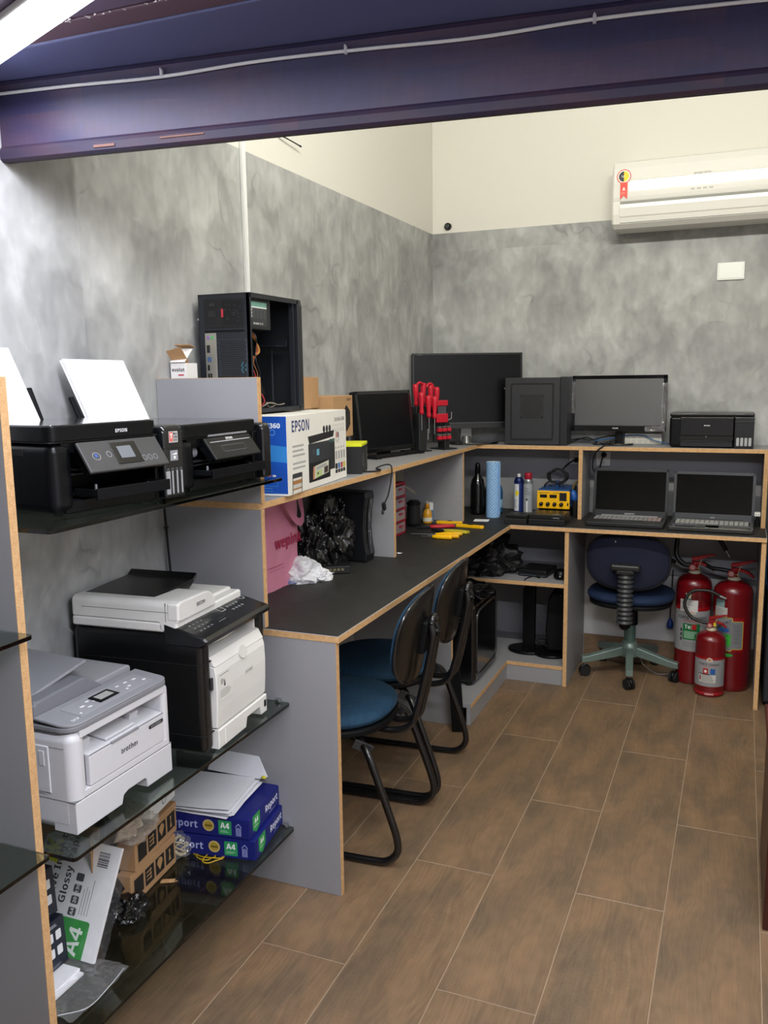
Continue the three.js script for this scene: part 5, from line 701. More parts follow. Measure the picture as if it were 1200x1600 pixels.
{
  const t = T('cleaning_cloth_roll', 'tall roll of blue patterned cleaning cloth standing upright on the corner desk', 'roll', [0.408, DS, 0.3]);
  const m = ink(0.22, 0.27, 1500, (g, W, H) => { g.fillStyle = '#8fb6dc'; g.fillRect(0, 0, W, H); for (let r = 0; r < 34; r++) for (let c = 0; c < 14; c++) { const x = (c + (r % 2) * 0.5) * W / 14, y = (r + 0.5) * H / 34; g.strokeStyle = (r + c) % 3 ? '#3f6ba4' : '#5d8cc0'; g.lineWidth = 4; g.beginPath(); g.moveTo(x, y - 2); g.lineTo(x + W / 30, y + 1); g.stroke(); } }, false, 0.8);
  P(t, 'roll', new THREE.CylinderGeometry(0.034, 0.034, 0.268, 32, 1, true).translate(0, 0.1345, 0), m); P(t, 'roll_end', La([[0.034, 0.2685], [0.026, 0.2675], [0.018, 0.2685], [0.014, 0.26], [0.014, 0.2]], 28), M(0xb5cfe6, 0.85)); P(t, 'loose_edge', at(B(0.002, 0.25, 0.03, 0.0005), 0.0325, 0.14, 0.012, 0, 0.55), M(0x9cc0e2, 0.8));
}
{
  const can = (label, x, z, body, cap, capH, draw) => { const t = T('spray_can', label, 'spray can', [x, DS, z]); P(t, 'can', La([[0, 0.0005], [0.0225, 0.0005], [0.0235, 0.003], [0.0235, 0.165], [0.0215, 0.17], [0.0215, 0.172], [0.016, 0.182], [0.012, 0.184], [0, 0.184]], 28), body); P(t, 'cap', capH > 0.03 ? La([[0, 0.208], [0.014, 0.208], [0.0175, 0.204], [0.019, 0.172], [0.0, 0.172]], 24) : La([[0, 0.2], [0.006, 0.2], [0.0085, 0.197], [0.009, 0.18], [0, 0.18]], 20), cap); P(t, 'printed_label', new THREE.CylinderGeometry(0.0238, 0.0238, 0.14, 28, 1, true).rotateY(PI).translate(0, 0.085, 0), ink(0.15, 0.14, 1500, draw, false, 0.35)); return t; };
  can('blue spray can with white nozzle and yellow badge, left of the two cans', 0.503, 0.17, M(0x16245a, 0.3, { metalness: 0.4 }), M(0xd8d8d6, 0.4), 0.02, (g, W, H) => { g.fillStyle = '#1a2a66'; g.fillRect(0, 0, W, H); rr(g, W * 0.26, H * 0.03, W * 0.28, H * 0.95, 4, '#cdd0d4'); g.fillStyle = '#e8d21c'; g.beginPath(); g.moveTo(W * 0.47, H * 0.25); g.lineTo(W * 0.55, H * 0.33); g.lineTo(W * 0.47, H * 0.48); g.lineTo(W * 0.4, H * 0.33); g.fill(); lines(g, W * 0.3, H * 0.6, W * 0.18, 5, 12, 5, '#7c828c'); });
  can('silver spray can with a red cap, right of the blue one', 0.553, 0.185, M(0x8f9398, 0.3, { metalness: 0.6 }), M(0xa01c30, 0.4), 0.04, (g, W, H) => { g.fillStyle = '#9a9ea3'; g.fillRect(0, 0, W, H); rr(g, 0, 0, W * 0.3, H, 0, '#22306a'); lines(g, W * 0.4, H * 0.15, W * 0.2, 4, 14, 6, '#6c7076'); rr(g, W * 0.48, H * 0.6, W * 0.035, H * 0.4, 3, '#f0f0f0'); rr(g, W * 0.46, H * 0.52, W * 0.06, H * 0.06, 3, '#2b2c30'); });
}
{
  const t = T('multimeter', 'small blue and yellow test gadget lying behind the black boxes beside the spray cans', 'multimeter', [0.62, DS, 0.14], -0.3); P(t, 'case', at(B(0.045, 0.07, 0.024, 0.006), 0, 0.036, 0, -0.25), M(0x1c2c74, 0.45)); P(t, 'dial', at(Cy(0.012, 0.012, 0.006, 20), 0.004, 0.026, 0.016, PI / 2 - 0.25), black); P(t, 'yellow_trim', at(B(0.02, 0.012, 0.006, 0.002), 0.006, 0.058, 0.01, -0.25, 0, 0.4), M(0xd2c21e, 0.45));
}
{ // bench supply
  const t = T('bench_power_supply', 'blue bench power supply with a bright yellow front, two displays and four knobs', 'power supply', [0.69, DS + 0.048, 0.145]);
  const w = 0.155, h = 0.083; P(t, 'case', BB(-w / 2 + 0.003, 0.0, -0.11, w / 2 - 0.003, h + 0.006, 0.1, 0.003), M(0x1d4a84, 0.4)); P(t, 'front_frame', BB(-w / 2, -0.002, 0.098, w / 2, h, 0.112, 0.003), yellow);
  P(t, 'stand_box', BB(-w / 2 + 0.01, -0.0475, -0.1, w / 2 - 0.01, -0.0005, 0.09, 0.003), blackMatte);
  for (const x of [-0.046, 0.0]) P(t, 'display', BB(x - 0.017, 0.05, 0.11, x + 0.017, 0.066, 0.1136, 0.001), blackGloss); P(t, 'display', BB(0.03, 0.037, 0.11, 0.064, 0.076, 0.1136, 0.001), M(0x1a1a1c, 0.4));
  for (let i = 0; i < 4; i++) { const k = P(t, 'knob', at(Cy(0.0088, 0.0095, 0.012, 20), -0.056 + i * 0.032, 0.021, 0.117, PI / 2), black); P(k, 'knob_mark', BB(-0.057 + i * 0.032, 0.021, 0.1226, -0.0555 + i * 0.032, 0.028, 0.1236, 0.0002), M(0xb9b9b9, 0.5)); }
  P(t, 'front_print', Pl(0.15, 0.012), ink(0.15, 0.012, 2600, (g, W, H) => { txt(g, 'POWER SUPPLY', W * 0.04, H / 2, H * 0.6, '#3c3410', { w: 'bold' }); txt(g, 'DC 30V 5A', W * 0.5, H / 2, H * 0.6, '#3c3410', { w: 'bold' }); }, true), [0, 0.074, 0.1128]);
  P(t, 'switch', BB(0.067, 0.015, 0.11, 0.073, 0.028, 0.115, 0.001), rubber);
}
{ // black boxes in front of the supply
  const t = T('black_device_box', 'low black box with white print at the desk edge before the yellow power supply', 'box', [0.703, DS, 0.395]); P(t, 'base', B(0.165, 0.027, 0.15, 0.003), M(0x17181a, 0.4), [0, 0.0145, 0]); P(t, 'lid', B(0.162, 0.02, 0.14, 0.003), M(0x1d1e1f, 0.35), [0, 0.039, 0]); P(t, 'lid_print', Pl(0.05, 0.02), ink(0.05, 0.02, 2600, (g, W, H) => txt(g, 'hikari', W / 2, H / 2, H * 0.7, '#c9cacb', { w: 'bold', a: 'center' }), true), [0.045, 0.0493, 0.05], [-PI / 2, 0, 0]); P(t, 'front_print', Pl(0.05, 0.01), ink(0.05, 0.01, 4000, (g, W, H) => txt(g, '▪ soldering', W / 2, H / 2, H * 0.7, '#c2c3c5', { a: 'center' }), true), [0.04, 0.036, 0.0706]);
  const u = T('black_device_box', 'flat black box left of the printed one at the desk edge', 'box', [0.56, DS, 0.41]); P(u, 'base', B(0.105, 0.024, 0.13, 0.003), M(0x1a1b1d, 0.45), [0, 0.0125, 0]); P(u, 'lid', B(0.1, 0.014, 0.1, 0.003), M(0x0e0f11, 0.4), [0, 0.0318, -0.012]);
}
{ // coil of cable on the supply, plugged to the wall
  const t = T('power_cable_coil', 'coiled black power cable on top of the bench power supply plugged into the wall outlet', 'cable', [0.685, DS + 0.138, 0.13]);
  const coil = []; for (let i = 0; i < 60; i++) { const a = i * 0.42; coil.push([Math.cos(a) * 0.045 + 0.005 * Math.sin(i), 0.05 + Math.sin(a) * 0.032 + 0.003 * Math.cos(i * 1.7), -0.02 + i * 0.0007 + 0.004 * Math.sin(i * 0.9)]); } P(t, 'coil', Tu(coil, 0.0042, 300, 8), rubber);
  P(t, 'lead', Tu([[0.02, 0.08, 0.0], [0.035, 0.1, -0.03], [0.055, 0.118, -0.06], [0.068, 0.122, -0.09]], 0.004, 24, 8), rubber); P(t, 'lead', Tu([[-0.03, 0.03, 0.02], [-0.055, 0.01, 0.03], [-0.058, -0.02, 0.0], [-0.03, 0.003, 0.0]], 0.004, 24, 8), rubber); P(t, 'plug', at(Cy(0.011, 0.013, 0.026, 16), 0.071, 0.122, -0.1, PI / 2), rubber); P(t, 'tie', at(B(0.012, 0.03, 0.03, 0.004), 0.0, 0.012, -0.005), M(0x244a88, 0.5));
}
{ const t = T('blue_connector', 'blue cable connector lump right of the yellow power supply', 'connector', [0.782, DS, 0.17]); P(t, 'shell', at(La([[0, 0], [0.014, 0.002], [0.019, 0.02], [0.016, 0.045], [0.01, 0.055], [0, 0.056]], 18), 0, 0.075, 0, 0, 0, 0.35), M(0x2a5fae, 0.4)); P(t, 'boot', at(La([[0, 0], [0.016, 0.0], [0.017, 0.07], [0.012, 0.082], [0, 0.082]], 14), 0, 0.0005, 0.0), rubber); P(t, 'lead', Tu([[-0.02, 0.128, 0.0], [-0.012, 0.15, -0.03], [0.004, 0.165, -0.06], [0.01, 0.14, -0.1]], 0.006, 24, 8), M(0x6a5a2a, 0.6)); }
function wallOutlet(label, x, y) {
  const t = T('wall_outlet', label, 'outlet', [x, y, 0.0135]); P(t, 'plate', B(0.068, 0.07, 0.008, 0.003), M(0xd9d8d4, 0.4), [0, 0, 0.0042]); for (const s of [-1, 1]) { const f = P(t, 'socket_face', at(Cy(0.0135, 0.0135, 0.003, 6), 0, s * 0.018, 0.009, PI / 2, 0, 0), M(0xcbcac6, 0.45)); for (const q of [-0.005, 0, 0.005]) P(f, 'pin_hole', at(Cy(0.0015, 0.0015, 0.001, 8), q, s * 0.018 + (q ? 0 : -0.003), 0.0108, PI / 2), black); }
  return t;
}
wallOutlet('white double wall outlet half hidden by the middle shelf divider', 0.755, 1.025); wallOutlet('white double wall outlet with a black plug above the left laptop', 0.885, 1.02);
{ const t = T('laptop_charger_cable', 'black plug and cable dropping from the wall outlet behind the left laptop', 'cable', [0.885, 1.04, 0.03]); P(t, 'plug', at(Cy(0.01, 0.013, 0.024, 16), 0.004, 0, 0.006, PI / 2), rubber); P(t, 'cord', Tu([[0.004, 0, 0.018], [0.0, -0.02, 0.03], [-0.01, -0.06, 0.024], [-0.02, -0.1, 0.02], [-0.02, -0.16, 0.03]], 0.0035, 30, 8), rubber); }
function laptop(label, p, ry, w, d, o) {
  const t = T('laptop', label, 'laptop', p, ry), hh = o.h;
  P(t, 'base', Ex(rrect(w, d, 0.008), 0.016, 0.002, 2).rotateX(-PI / 2).translate(0, 0.003, 0), o.deck); for (const sx of [-1, 1]) for (const sz of [-1, 1]) P(t, 'foot', at(Cy(0.005, 0.005, 0.0032, 10), sx * (w / 2 - 0.03), 0.0016, sz * (d / 2 - 0.025)), rubber);
  const kw = (w - 0.04) / 15, keys = P(t, 'keyboard_well', BB(-w / 2 + 0.014, 0.0185, -d / 2 + 0.02, w / 2 - 0.014, 0.0195, -d / 2 + 0.115, 0.0004), blackMatte);
  for (let r = 0; r < 6; r++) for (let c = 0; c < 15; c++) { if (r === 5 && c > 3 && c < 9) { if (c === 4) P(keys, 'space_bar', at(B(kw * 5 - 0.003, 0.0025, 0.0125, 0.0005), -w / 2 + 0.02 + kw * 6.5, 0.0205, -d / 2 + 0.028 + r * 0.0156), o.key); continue; } P(keys, 'key', B(kw - 0.003, 0.0025, 0.0125, 0), c > 11 && o.key2 ? o.key2 : o.key, [-w / 2 + 0.02 + kw * (c + 0.5), 0.0205, -d / 2 + 0.028 + r * 0.0156]); }
  P(t, 'touchpad', BB(-0.06, 0.0182, d / 2 - 0.085, 0.035, 0.0195, d / 2 - 0.02, 0.0005), o.pad); if (o.palm) P(t, 'palm_trim', BB(-0.02, 0.0185, d / 2 - 0.075, w / 2 - 0.02, 0.0195, d / 2 - 0.012, 0.0005), o.palm);
  const l = new THREE.Group(); l.name = 'lid'; l.position.set(0, 0.016, -d / 2 + 0.006); l.rotation.x = -o.tilt; t.add(l);
  P(l, 'lid_shell', Ex(rrect(w, hh, 0.007), 0.006, 0.0015, 2).translate(0, hh / 2, -0.007), M(0x111214, 0.45)); P(l, 'bezel', [at(B(w, 0.012, 0.002, 0.0005), 0, hh - 0.006, 0), at(B(w, o.chin, 0.002, 0.0005), 0, o.chin / 2, 0), at(B(0.012, hh, 0.002, 0.0005), -w / 2 + 0.006, hh / 2, 0), at(B(0.012, hh, 0.002, 0.0005), w / 2 - 0.006, hh / 2, 0)], o.bezel); P(l, 'screen', B(w - 0.024, hh - 0.012 - o.chin, 0.001, 0), PM(0x050606, 0.1), [0, o.chin + (hh - 0.012 - o.chin) / 2, 0]);
  P(l, 'hinge', at(Cy(0.006, 0.006, w * 0.75, 14), 0, 0.003, 0.001, 0, 0, PI / 2), o.hinge ?? darkGrey); P(l, 'brand_print', Pl(0.07, 0.012), ink(0.07, 0.012, 3600, (g, W, H) => txt(g, o.brand, W / 2, H / 2, H * 0.8, '#b4b5b8', { w: 'bold', a: 'center' }), true), [0, o.chin * 0.5, 0.0014]);
  return t;
}
laptop('open black laptop with dim keys, left of the two on the back desk', [1.038, DS, 0.31], 0.0, 0.338, 0.215, { h: 0.225, tilt: 0.13, chin: 0.03, deck: M(0x1a1b1d, 0.45), key: M(0x8d8d8d, 0.5), key2: M(0x9a8884, 0.5), pad: M(0x222326, 0.4), bezel: M(0x222326, 0.4), hinge: M(0x77787a, 0.35), brand: 'GIGABYTE' });
laptop('open black laptop with glossy silver palm rest, right of the two laptops', [1.4, DS, 0.322], -0.02, 0.345, 0.225, { h: 0.22, tilt: 0.13, chin: 0.032, deck: PM(0x2b2c2c, 0.2, { clearcoat: 0.8 }), key: M(0xa3a3a0, 0.4), pad: M(0x3a3b3b, 0.3), palm: PM(0x8d8b80, 0.15, { metalness: 0.7 }), bezel: M(0x3a3c3f, 0.35), brand: 'acer' });
{ const t = T('wall_charger', 'small white charger block at the right end of the back desk', 'charger', [1.588, DS, 0.2]); P(t, 'block', BB(-0.014, 0.045, -0.014, 0.012, 0.063, 0.014, 0.003), whitePlastic); P(t, 'stand', BB(-0.008, 0.0005, -0.01, 0.008, 0.0445, 0.01, 0.003), blackMatte); P(t, 'socket_holes', [at(Cy(0.002, 0.002, 0.002, 8), -0.006, 0.054, 0.0142, PI / 2), at(Cy(0.002, 0.002, 0.002, 8), 0.004, 0.054, 0.0142, PI / 2)], black); }

// ---------------------------------------------------------------- chairs and things under the bench
function sledChair(label, p, ry) {
  const t = T('visitor_chair', label, 'chair', p, ry, 'blue chairs pushed under the desk'), tube = PM(0x0d0d0e, 0.3, { clearcoat: 0.4 });
  const fab = M(0xffffff, 0.85, { map: rep(blueFabTex, 12, 12) });
  const cu = pad(0.2, 0.205, 2.3, 0.056).rotateX(-PI / 2).translate(0, 0.416, 0);
  P(t, 'seat', cu, fab); P(t, 'seat_shell', Ex(superellipse(0.203, 0.208, 2.3, 64), 0.022, 0.006, 2).rotateX(-PI / 2).translate(0, 0.376, 0), blackMatte);
  const back = (a, b, th, off, bev) => { const g = pad(a, b, 2.5, th).translate(0, 0, th / 2).rotateY(PI / 2), q = g.attributes.position; for (let i = 0; i < q.count; i++) q.setX(i, q.getX(i) + off - 1.1 * q.getZ(i) ** 2); g.computeVertexNormals(); return g; };
  const bk = new THREE.Group(); bk.name = 'backrest'; bk.position.set(0.288, 0.66, 0); bk.rotation.z = -0.16; t.add(bk);
  P(bk, 'back_shell', back(0.165, 0.142, 0.014, 0, 0.005), PM(0x131211, 0.32, { clearcoat: 0.3 })); P(bk, 'back_cushion', back(0.161, 0.138, 0.016, -0.0155, 0.007), fab); P(bk, 'back_trim', (() => { const pts = []; for (let i = 0; i < 40; i++) { const a = (i / 40) * 2 * PI, c = Math.cos(a), s = Math.sin(a); const z = 0.165 * Math.sign(c) * Math.abs(c) ** 0.8, y = 0.142 * Math.sign(s) * Math.abs(s) ** 0.8; pts.push([0.006 - 1.1 * z * z, y, z]); } return Tu(pts, 0.0055, 120, 8, true); })(), PM(0x15171a, 0.25, { clearcoat: 0.5 }));
  P(bk, 'back_bracket', at(B(0.02, 0.1, 0.07, 0.006), 0.02, 0.0, 0), blackMatte); P(bk, 'back_knob', [at(Cy(0.013, 0.013, 0.03, 16), 0.042, 0.02, 0, 0, 0, PI / 2), at(Cy(0.005, 0.005, 0.004, 10), 0.06, 0.02, 0, 0, 0, PI / 2)], black);
  for (const s of [-1, 1]) P(t, 'back_tube', Tu([[-0.02, 0.366, s * 0.045], [0.14, 0.364, s * 0.045], [0.22, 0.362, s * 0.043], [0.27, 0.385, s * 0.04], [0.29, 0.44, s * 0.036], [0.318, 0.56, s * 0.028], [0.335, 0.655, s * 0.024], [0.33, 0.7, s * 0.022]], 0.0105, 60, 10), tube);
  P(t, 'tube_cap', at(Tu([[0, 0, -0.022], [0.004, 0.016, -0.012], [0.004, 0.018, 0.012], [0, 0, 0.022]], 0.0105, 20, 10), 0.33, 0.7, 0), tube);
  for (const s of [-1, 1]) P(t, 'sled_leg', Tu([[0.06, 0.368, s * 0.08], [0.13, 0.366, s * 0.13], [0.175, 0.345, s * 0.175], [0.2, 0.3, s * 0.188], [0.268, 0.11, s * 0.192], [0.272, 0.05, s * 0.192], [0.225, 0.0135, s * 0.192], [0.05, 0.0125, s * 0.192], [-0.18, 0.0135, s * 0.192], [-0.235, 0.045, s * 0.192], [-0.225, 0.11, s * 0.192], [-0.14, 0.31, s * 0.186], [-0.09, 0.36, s * 0.15], [-0.03, 0.368, s * 0.08]], 0.0115, 140, 10, false, 0.35), tube);
  for (const s of [-1, 1]) P(t, 'sled_gusset', at(B(0.06, 0.03, 0.005, 0.001), 0.16, 0.352, s * 0.165, 0, s * 0.4, -0.5), M(0x4c4d50, 0.35, { metalness: 0.6 }));
  P(t, 'cross_plate', BB(-0.06, 0.36, -0.1, 0.1, 0.377, 0.1, 0.002), black);
  return t;
}
sledChair('blue seated chair with black oval back, nearest the end panel under the left desk', [0.345, 0, 1.972], 0.06);
sledChair('blue seated chair with black oval back, behind the nearest one under the left desk', [0.325, 0, 1.545], 0.05);
{ // swivel task chair, back toward the camera
  const t = T('office_chair', 'dark blue swivel office chair with a star base parked under the back desk', 'office chair', [1.055, 0, 0.19], 0.0);
  const fab = M(0xffffff, 0.85, { map: rep(darkFabTex, 10, 10) }), fs = M(0xffffff, 0.8, { map: rep(blueFabTex, 10, 10), color: 0x8a9cc8 }), metal = M(0x7c8e87, 0.35, { metalness: 0.45 });
  P(t, 'seat', pad(0.2, 0.19, 2.4, 0.06).rotateX(-PI / 2).translate(0, 0.402, 0.0), fs); P(t, 'seat_pan', Ex(superellipse(0.19, 0.18, 2.4, 48), 0.02, 0.006, 2).rotateX(-PI / 2).translate(0, 0.36, 0), blackMatte);
  const bg = pad(0.182, 0.128, 2.6, 0.042).translate(0, 0, 0.02), q = bg.attributes.position; for (let i = 0; i < q.count; i++) q.setZ(i, q.getZ(i) - 0.9 * q.getX(i) ** 2); bg.computeVertexNormals();
  const back = new THREE.Group(); back.name = 'backrest'; back.position.set(0, 0.59, 0.175); back.rotation.x = 0.08; t.add(back); P(back, 'back_cushion', bg, fab); P(back, 'back_rim', (() => { const pts = []; for (let i = 0; i < 48; i++) { const a = (i / 48) * 2 * PI, c = Math.cos(a), s = Math.sin(a); const x = 0.182 * Math.sign(c) * Math.abs(c) ** 0.77, y = 0.128 * Math.sign(s) * Math.abs(s) ** 0.77; pts.push([x, y, 0.02 - 0.9 * x * x]); } return Tu(pts, 0.006, 120, 8, true); })(), rubber);
  P(back, 'back_button', at(B(0.003, 0.01, 0.002, 0.0005), -0.05, 0.1, 0.0405), M(0xc8c8c8, 0.4));
  P(t, 'back_cap', [at(B(0.13, 0.03, 0.05, 0.012), 0.0, 0.578, 0.255), at(B(0.08, 0.025, 0.05, 0.01), 0, 0.558, 0.25)], M(0x232426, 0.4));
  const bel = []; for (let i = 0; i <= 46; i++) bel.push([[0.0275, 0.0355, 0.0355, 0.0275][i % 4], Math.floor(i / 4) * 0.021 + [0, 0.0035, 0.0095, 0.013][i % 4]]); P(t, 'bellows', La(bel, 20), M(0x3a3c3f, 0.4), [0.0, 0.315, 0.235], [0.02, 0, 0]); P(t, 'bellows_foot', Tu([[0, 0.33, 0.235], [0, 0.305, 0.22], [0, 0.31, 0.15], [0, 0.345, 0.08]], 0.026, 24, 12), blackMatte);
  P(t, 'column_sleeve', at(Cy(0.033, 0.036, 0.11, 24), 0, 0.305, 0.0), black); P(t, 'gas_column', at(Cy(0.027, 0.027, 0.13, 24), 0, 0.2, 0), M(0x56706a, 0.35, { metalness: 0.3 })); P(t, 'hub', La([[0, 0.09], [0.04, 0.09], [0.045, 0.1], [0.045, 0.14], [0.034, 0.155], [0.031, 0.17], [0, 0.17]], 28), metal);
  for (let i = 0; i < 5; i++) {
    const a = PI / 2 - 0.12 + (i * 2 * PI) / 5, cx = Math.cos(a), cz = Math.sin(a), R = 0.215;
    const arm = P(t, 'base_arm', Ex(Sh([[0.025, 0.098], [R - 0.015, 0.068], [R + 0.018, 0.068], [R + 0.018, 0.096], [R - 0.02, 0.102], [0.025, 0.145]]), 0.034, 0.004, 2).translate(0, 0, -0.017), metal, null, [0, -a, 0]);
    const ca = new THREE.Group(); ca.name = 'caster'; ca.position.set(cx * R, 0, cz * R); ca.rotation.y = 0.7 + i * 1.3; t.add(ca);
    P(ca, 'wheel', at(Cy(0.0245, 0.0245, 0.015, 24), -0.011, 0.0246, 0, 0, 0, PI / 2), rubber); P(ca, 'wheel', at(Cy(0.0245, 0.0245, 0.015, 24), 0.011, 0.0246, 0, 0, 0, PI / 2), rubber); P(ca, 'hood', at(new THREE.TorusGeometry(0.021, 0.008, 8, 20, PI), 0, 0.0285, 0, 0, PI / 2, 0), black); P(ca, 'stem', at(Cy(0.006, 0.006, 0.03, 12), 0, 0.058, 0), steel);
  }
}
{ // fire extinguishers
  const hose = M(0x141414, 0.45), lab = (label, x, z, R, H, ry, o) => {
    const t = T('fire_extinguisher', label, 'fire extinguisher', [x, 0, z], ry);
    P(t, 'cylinder', La([[0, 0.004], [R * 0.9, 0.001], [R * 0.97, 0.004], [R * 0.97, 0.02], [R, 0.026], [R, H - R * 0.62], [R * 0.93, H - R * 0.36], [R * 0.72, H - R * 0.14], [R * 0.4, H], [R * 0.3, H + 0.006], [0, H + 0.006]], 44), extRed);
    P(t, 'neck_ring', La([[R * 0.3, H], [R * 0.34, H + 0.004], [R * 0.34, H + 0.01], [R * 0.24, H + 0.018], [0, H + 0.018]], 24), M(0xb9b39a, 0.4));
    const k = o.k; P(t, 'valve', at(Cy(0.014 * k, 0.016 * k, 0.045 * k, 20), 0, H + 0.015 + 0.022 * k, 0), redPlastic); P(t, 'gauge', at(Cy(0.017 * k, 0.017 * k, 0.016 * k, 24), -0.01 * k, H + 0.016 + 0.018 * k, 0.02 * k, PI / 2), redPlastic); P(t, 'gauge_glass', at(Cy(0.012 * k, 0.012 * k, 0.002, 20), -0.01 * k, H + 0.016 + 0.018 * k, 0.029 * k, PI / 2), M(0xb58a82, 0.25));
    P(t, 'carry_handle', Ex(Sh([[-0.014, 0.0], [0.02, 0.006], [0.06, -0.006], [0.085, -0.024], [0.09, -0.018], [0.066, 0.006], [0.02, 0.02], [-0.014, 0.018]].map(([a, b]) => [a * k, b * k])), 0.022 * k, 0.002).translate(0, H + 0.022 + 0.018 * k, -0.011 * k), redPlastic); P(t, 'squeeze_lever', Ex(Sh([[-0.016, 0.0], [0.012, 0.004], [0.075, 0.03], [0.09, 0.032], [0.092, 0.038], [0.07, 0.038], [0.02, 0.026], [-0.016, 0.018]].map(([a, b]) => [a * k, b * k])), 0.02 * k, 0.002).translate(0, H + 0.02 + 0.042 * k, -0.01 * k), redPlastic);
    P(t, 'safety_pin', [at(new THREE.TorusGeometry(0.013 * k, 0.0016, 8, 20), 0.012 * k, H + 0.02, 0.02 * k, 0.5), at(Cy(0.0014, 0.0014, 0.05 * k, 8), 0.022 * k, H + 0.02 + 0.03 * k, 0.014 * k, 0, 0, -0.3)], M(0xb7a878, 0.4));
    return t; };
  const band = (t, R, y0, y1, th, draw, res = 1500, rot = 0) => P(t, 'instruction_label', new THREE.CylinderGeometry(R + 0.0007, R + 0.0007, y1 - y0, 36, 1, true, -th / 2, th).translate(0, (y0 + y1) / 2, 0), ink((R + 0.0007) * th, y1 - y0, res, draw, false, 0.4), null, [0, rot, 0]);
  const flame = (g, W, H, y) => { g.fillStyle = '#b9b6ac'; g.beginPath(); g.moveTo(W * 0.5, y); g.lineTo(W * 0.58, y + H * 0.06); g.lineTo(W * 0.58, y + H * 0.16); g.lineTo(W * 0.42, y + H * 0.16); g.lineTo(W * 0.42, y + H * 0.06); g.fill(); g.fillStyle = '#c9692a'; g.beginPath(); g.moveTo(W * 0.5, y + H * 0.04); g.lineTo(W * 0.55, y + H * 0.12); g.lineTo(W * 0.45, y + H * 0.12); g.fill(); };
  const common = (acc) => (g, W, H) => { g.fillStyle = '#8f9092'; g.fillRect(0, 0, W, H); rr(g, 0, 0, W, H * 0.09, 0, '#8f0712'); flame(g, W, H, 0); txt(g, 'FORTE CHAMAS', W * 0.5, H * 0.25, H * 0.1, '#34353a', { w: 'bold', a: 'center', sx: 0.9 }); rr(g, W * 0.3, H * 0.31, W * 0.4, H * 0.012, 0, '#c03a34'); acc(g, W, H); };
  const a = lab('tall red fire extinguisher left at the back with a white bar-code sticker', 1.335, 0.17, 0.078, 0.512, 0.0, { k: 0.95 });
  band(a, 0.078, 0.16, 0.37, 2.6, common((g, W, H) => { rr(g, W * 0.3, H * 0.38, W * 0.38, H * 0.36, 6, '#1c6b38'); txt(g, 'Tex', W * 0.34, H * 0.45, H * 0.12, '#e8f0e8', { w: 'bold' }); rr(g, W * 0.5, H * 0.39, W * 0.1, H * 0.12, 3, '#b01c22'); lines(g, W * 0.33, H * 0.55, W * 0.3, 6, H * 0.028, 4, '#a8c8b0'); for (let i = 0; i < 3; i++) rr(g, W * 0.24, H * (0.5 + i * 0.1), W * 0.04, H * 0.07, 2, '#2b2c30'); lines(g, W * 0.3, H * 0.8, W * 0.4, 3, H * 0.04, 3, '#6e6f72'); }), 1300);
  P(a, 'bar_code_sticker', new THREE.CylinderGeometry(0.0788, 0.0788, 0.055, 20, 1, true, -0.75, 1.05).translate(0, 0.375, 0), ink(0.083, 0.055, 1900, (g, W, H) => { g.fillStyle = '#c9c7c4'; g.fillRect(0, 0, W, H); lines(g, 6, 8, W * 0.8, 4, 11, 4, '#7a7876'); lines(g, 6, H * 0.6, W * 0.5, 3, 10, 4, '#5b5a58'); }, false)); P(a, 'seal_sticker', new THREE.CylinderGeometry(0.0788, 0.0788, 0.034, 12, 1, true, -0.42, 0.34).translate(0, 0.418, 0), ink(0.027, 0.034, 3000, (g, W, H) => { g.fillStyle = '#b8bca0'; g.fillRect(0, 0, W, H); g.strokeStyle = '#3f6a58'; g.lineWidth = 6; g.strokeRect(3, 3, W - 6, H - 6); g.fillStyle = '#c9a83a'; g.beginPath(); g.arc(W / 2, H * 0.42, W * 0.2, 0, 7); g.fill(); rr(g, W * 0.1, H * 0.72, W * 0.8, H * 0.16, 2, '#3f6a78'); }));
  P(a, 'hose', Tu([[-0.014, 0.55, 0], [-0.05, 0.555, 0.0], [-0.085, 0.6, -0.01], [-0.07, 0.7, -0.03], [0.0, 0.722, -0.05], [0.08, 0.69, -0.06], [0.13, 0.62, -0.05]], 0.0105, 70, 10), hose); P(a, 'hose_coupling', [at(Cy(0.0085, 0.0085, 0.03, 14), -0.032, 0.553, 0, 0, 0, PI / 2)], chrome); P(a, 'hose_nozzle', at(Cy(0.007, 0.004, 0.035, 14), 0.139, 0.604, -0.048, 0, 0, 0.5), chrome);
  const b = lab('tall red fire extinguisher on the right with a yellow edged instruction plate', 1.505, 0.2, 0.084, 0.5, -0.15, { k: 0.95 });
  band(b, 0.084, 0.19, 0.345, 1.7, (g, W, H) => { g.fillStyle = '#8f0712'; g.fillRect(0, 0, W, H); const q = (x, y, w, h, c) => rr(g, x, y, w, h, 10, c); q(W * 0.02, 0, W * 0.62, H, '#c8c83c'); q(W * 0.35, H * 0.1, W * 0.62, H * 0.84, '#c8c83c'); q(W * 0.035, H * 0.015, W * 0.59, H * 0.97, '#77787a'); q(W * 0.45, H * 0.115, W * 0.5, H * 0.81, '#77787a'); rr(g, W * 0.2, H * 0.32, W * 0.34, H * 0.12, 4, '#2f5a9c'); rr(g, W * 0.2, H * 0.5, W * 0.4, H * 0.36, 4, '#3ea33c'); lines(g, W * 0.23, H * 0.55, W * 0.3, 5, H * 0.055, 5, '#1c6424'); lines(g, W * 0.1, H * 0.06, W * 0.44, 4, H * 0.05, 4, '#a9aaac'); lines(g, W * 0.66, H * 0.2, W * 0.25, 10, H * 0.06, 4, '#58595c'); }, 1500, -0.05);
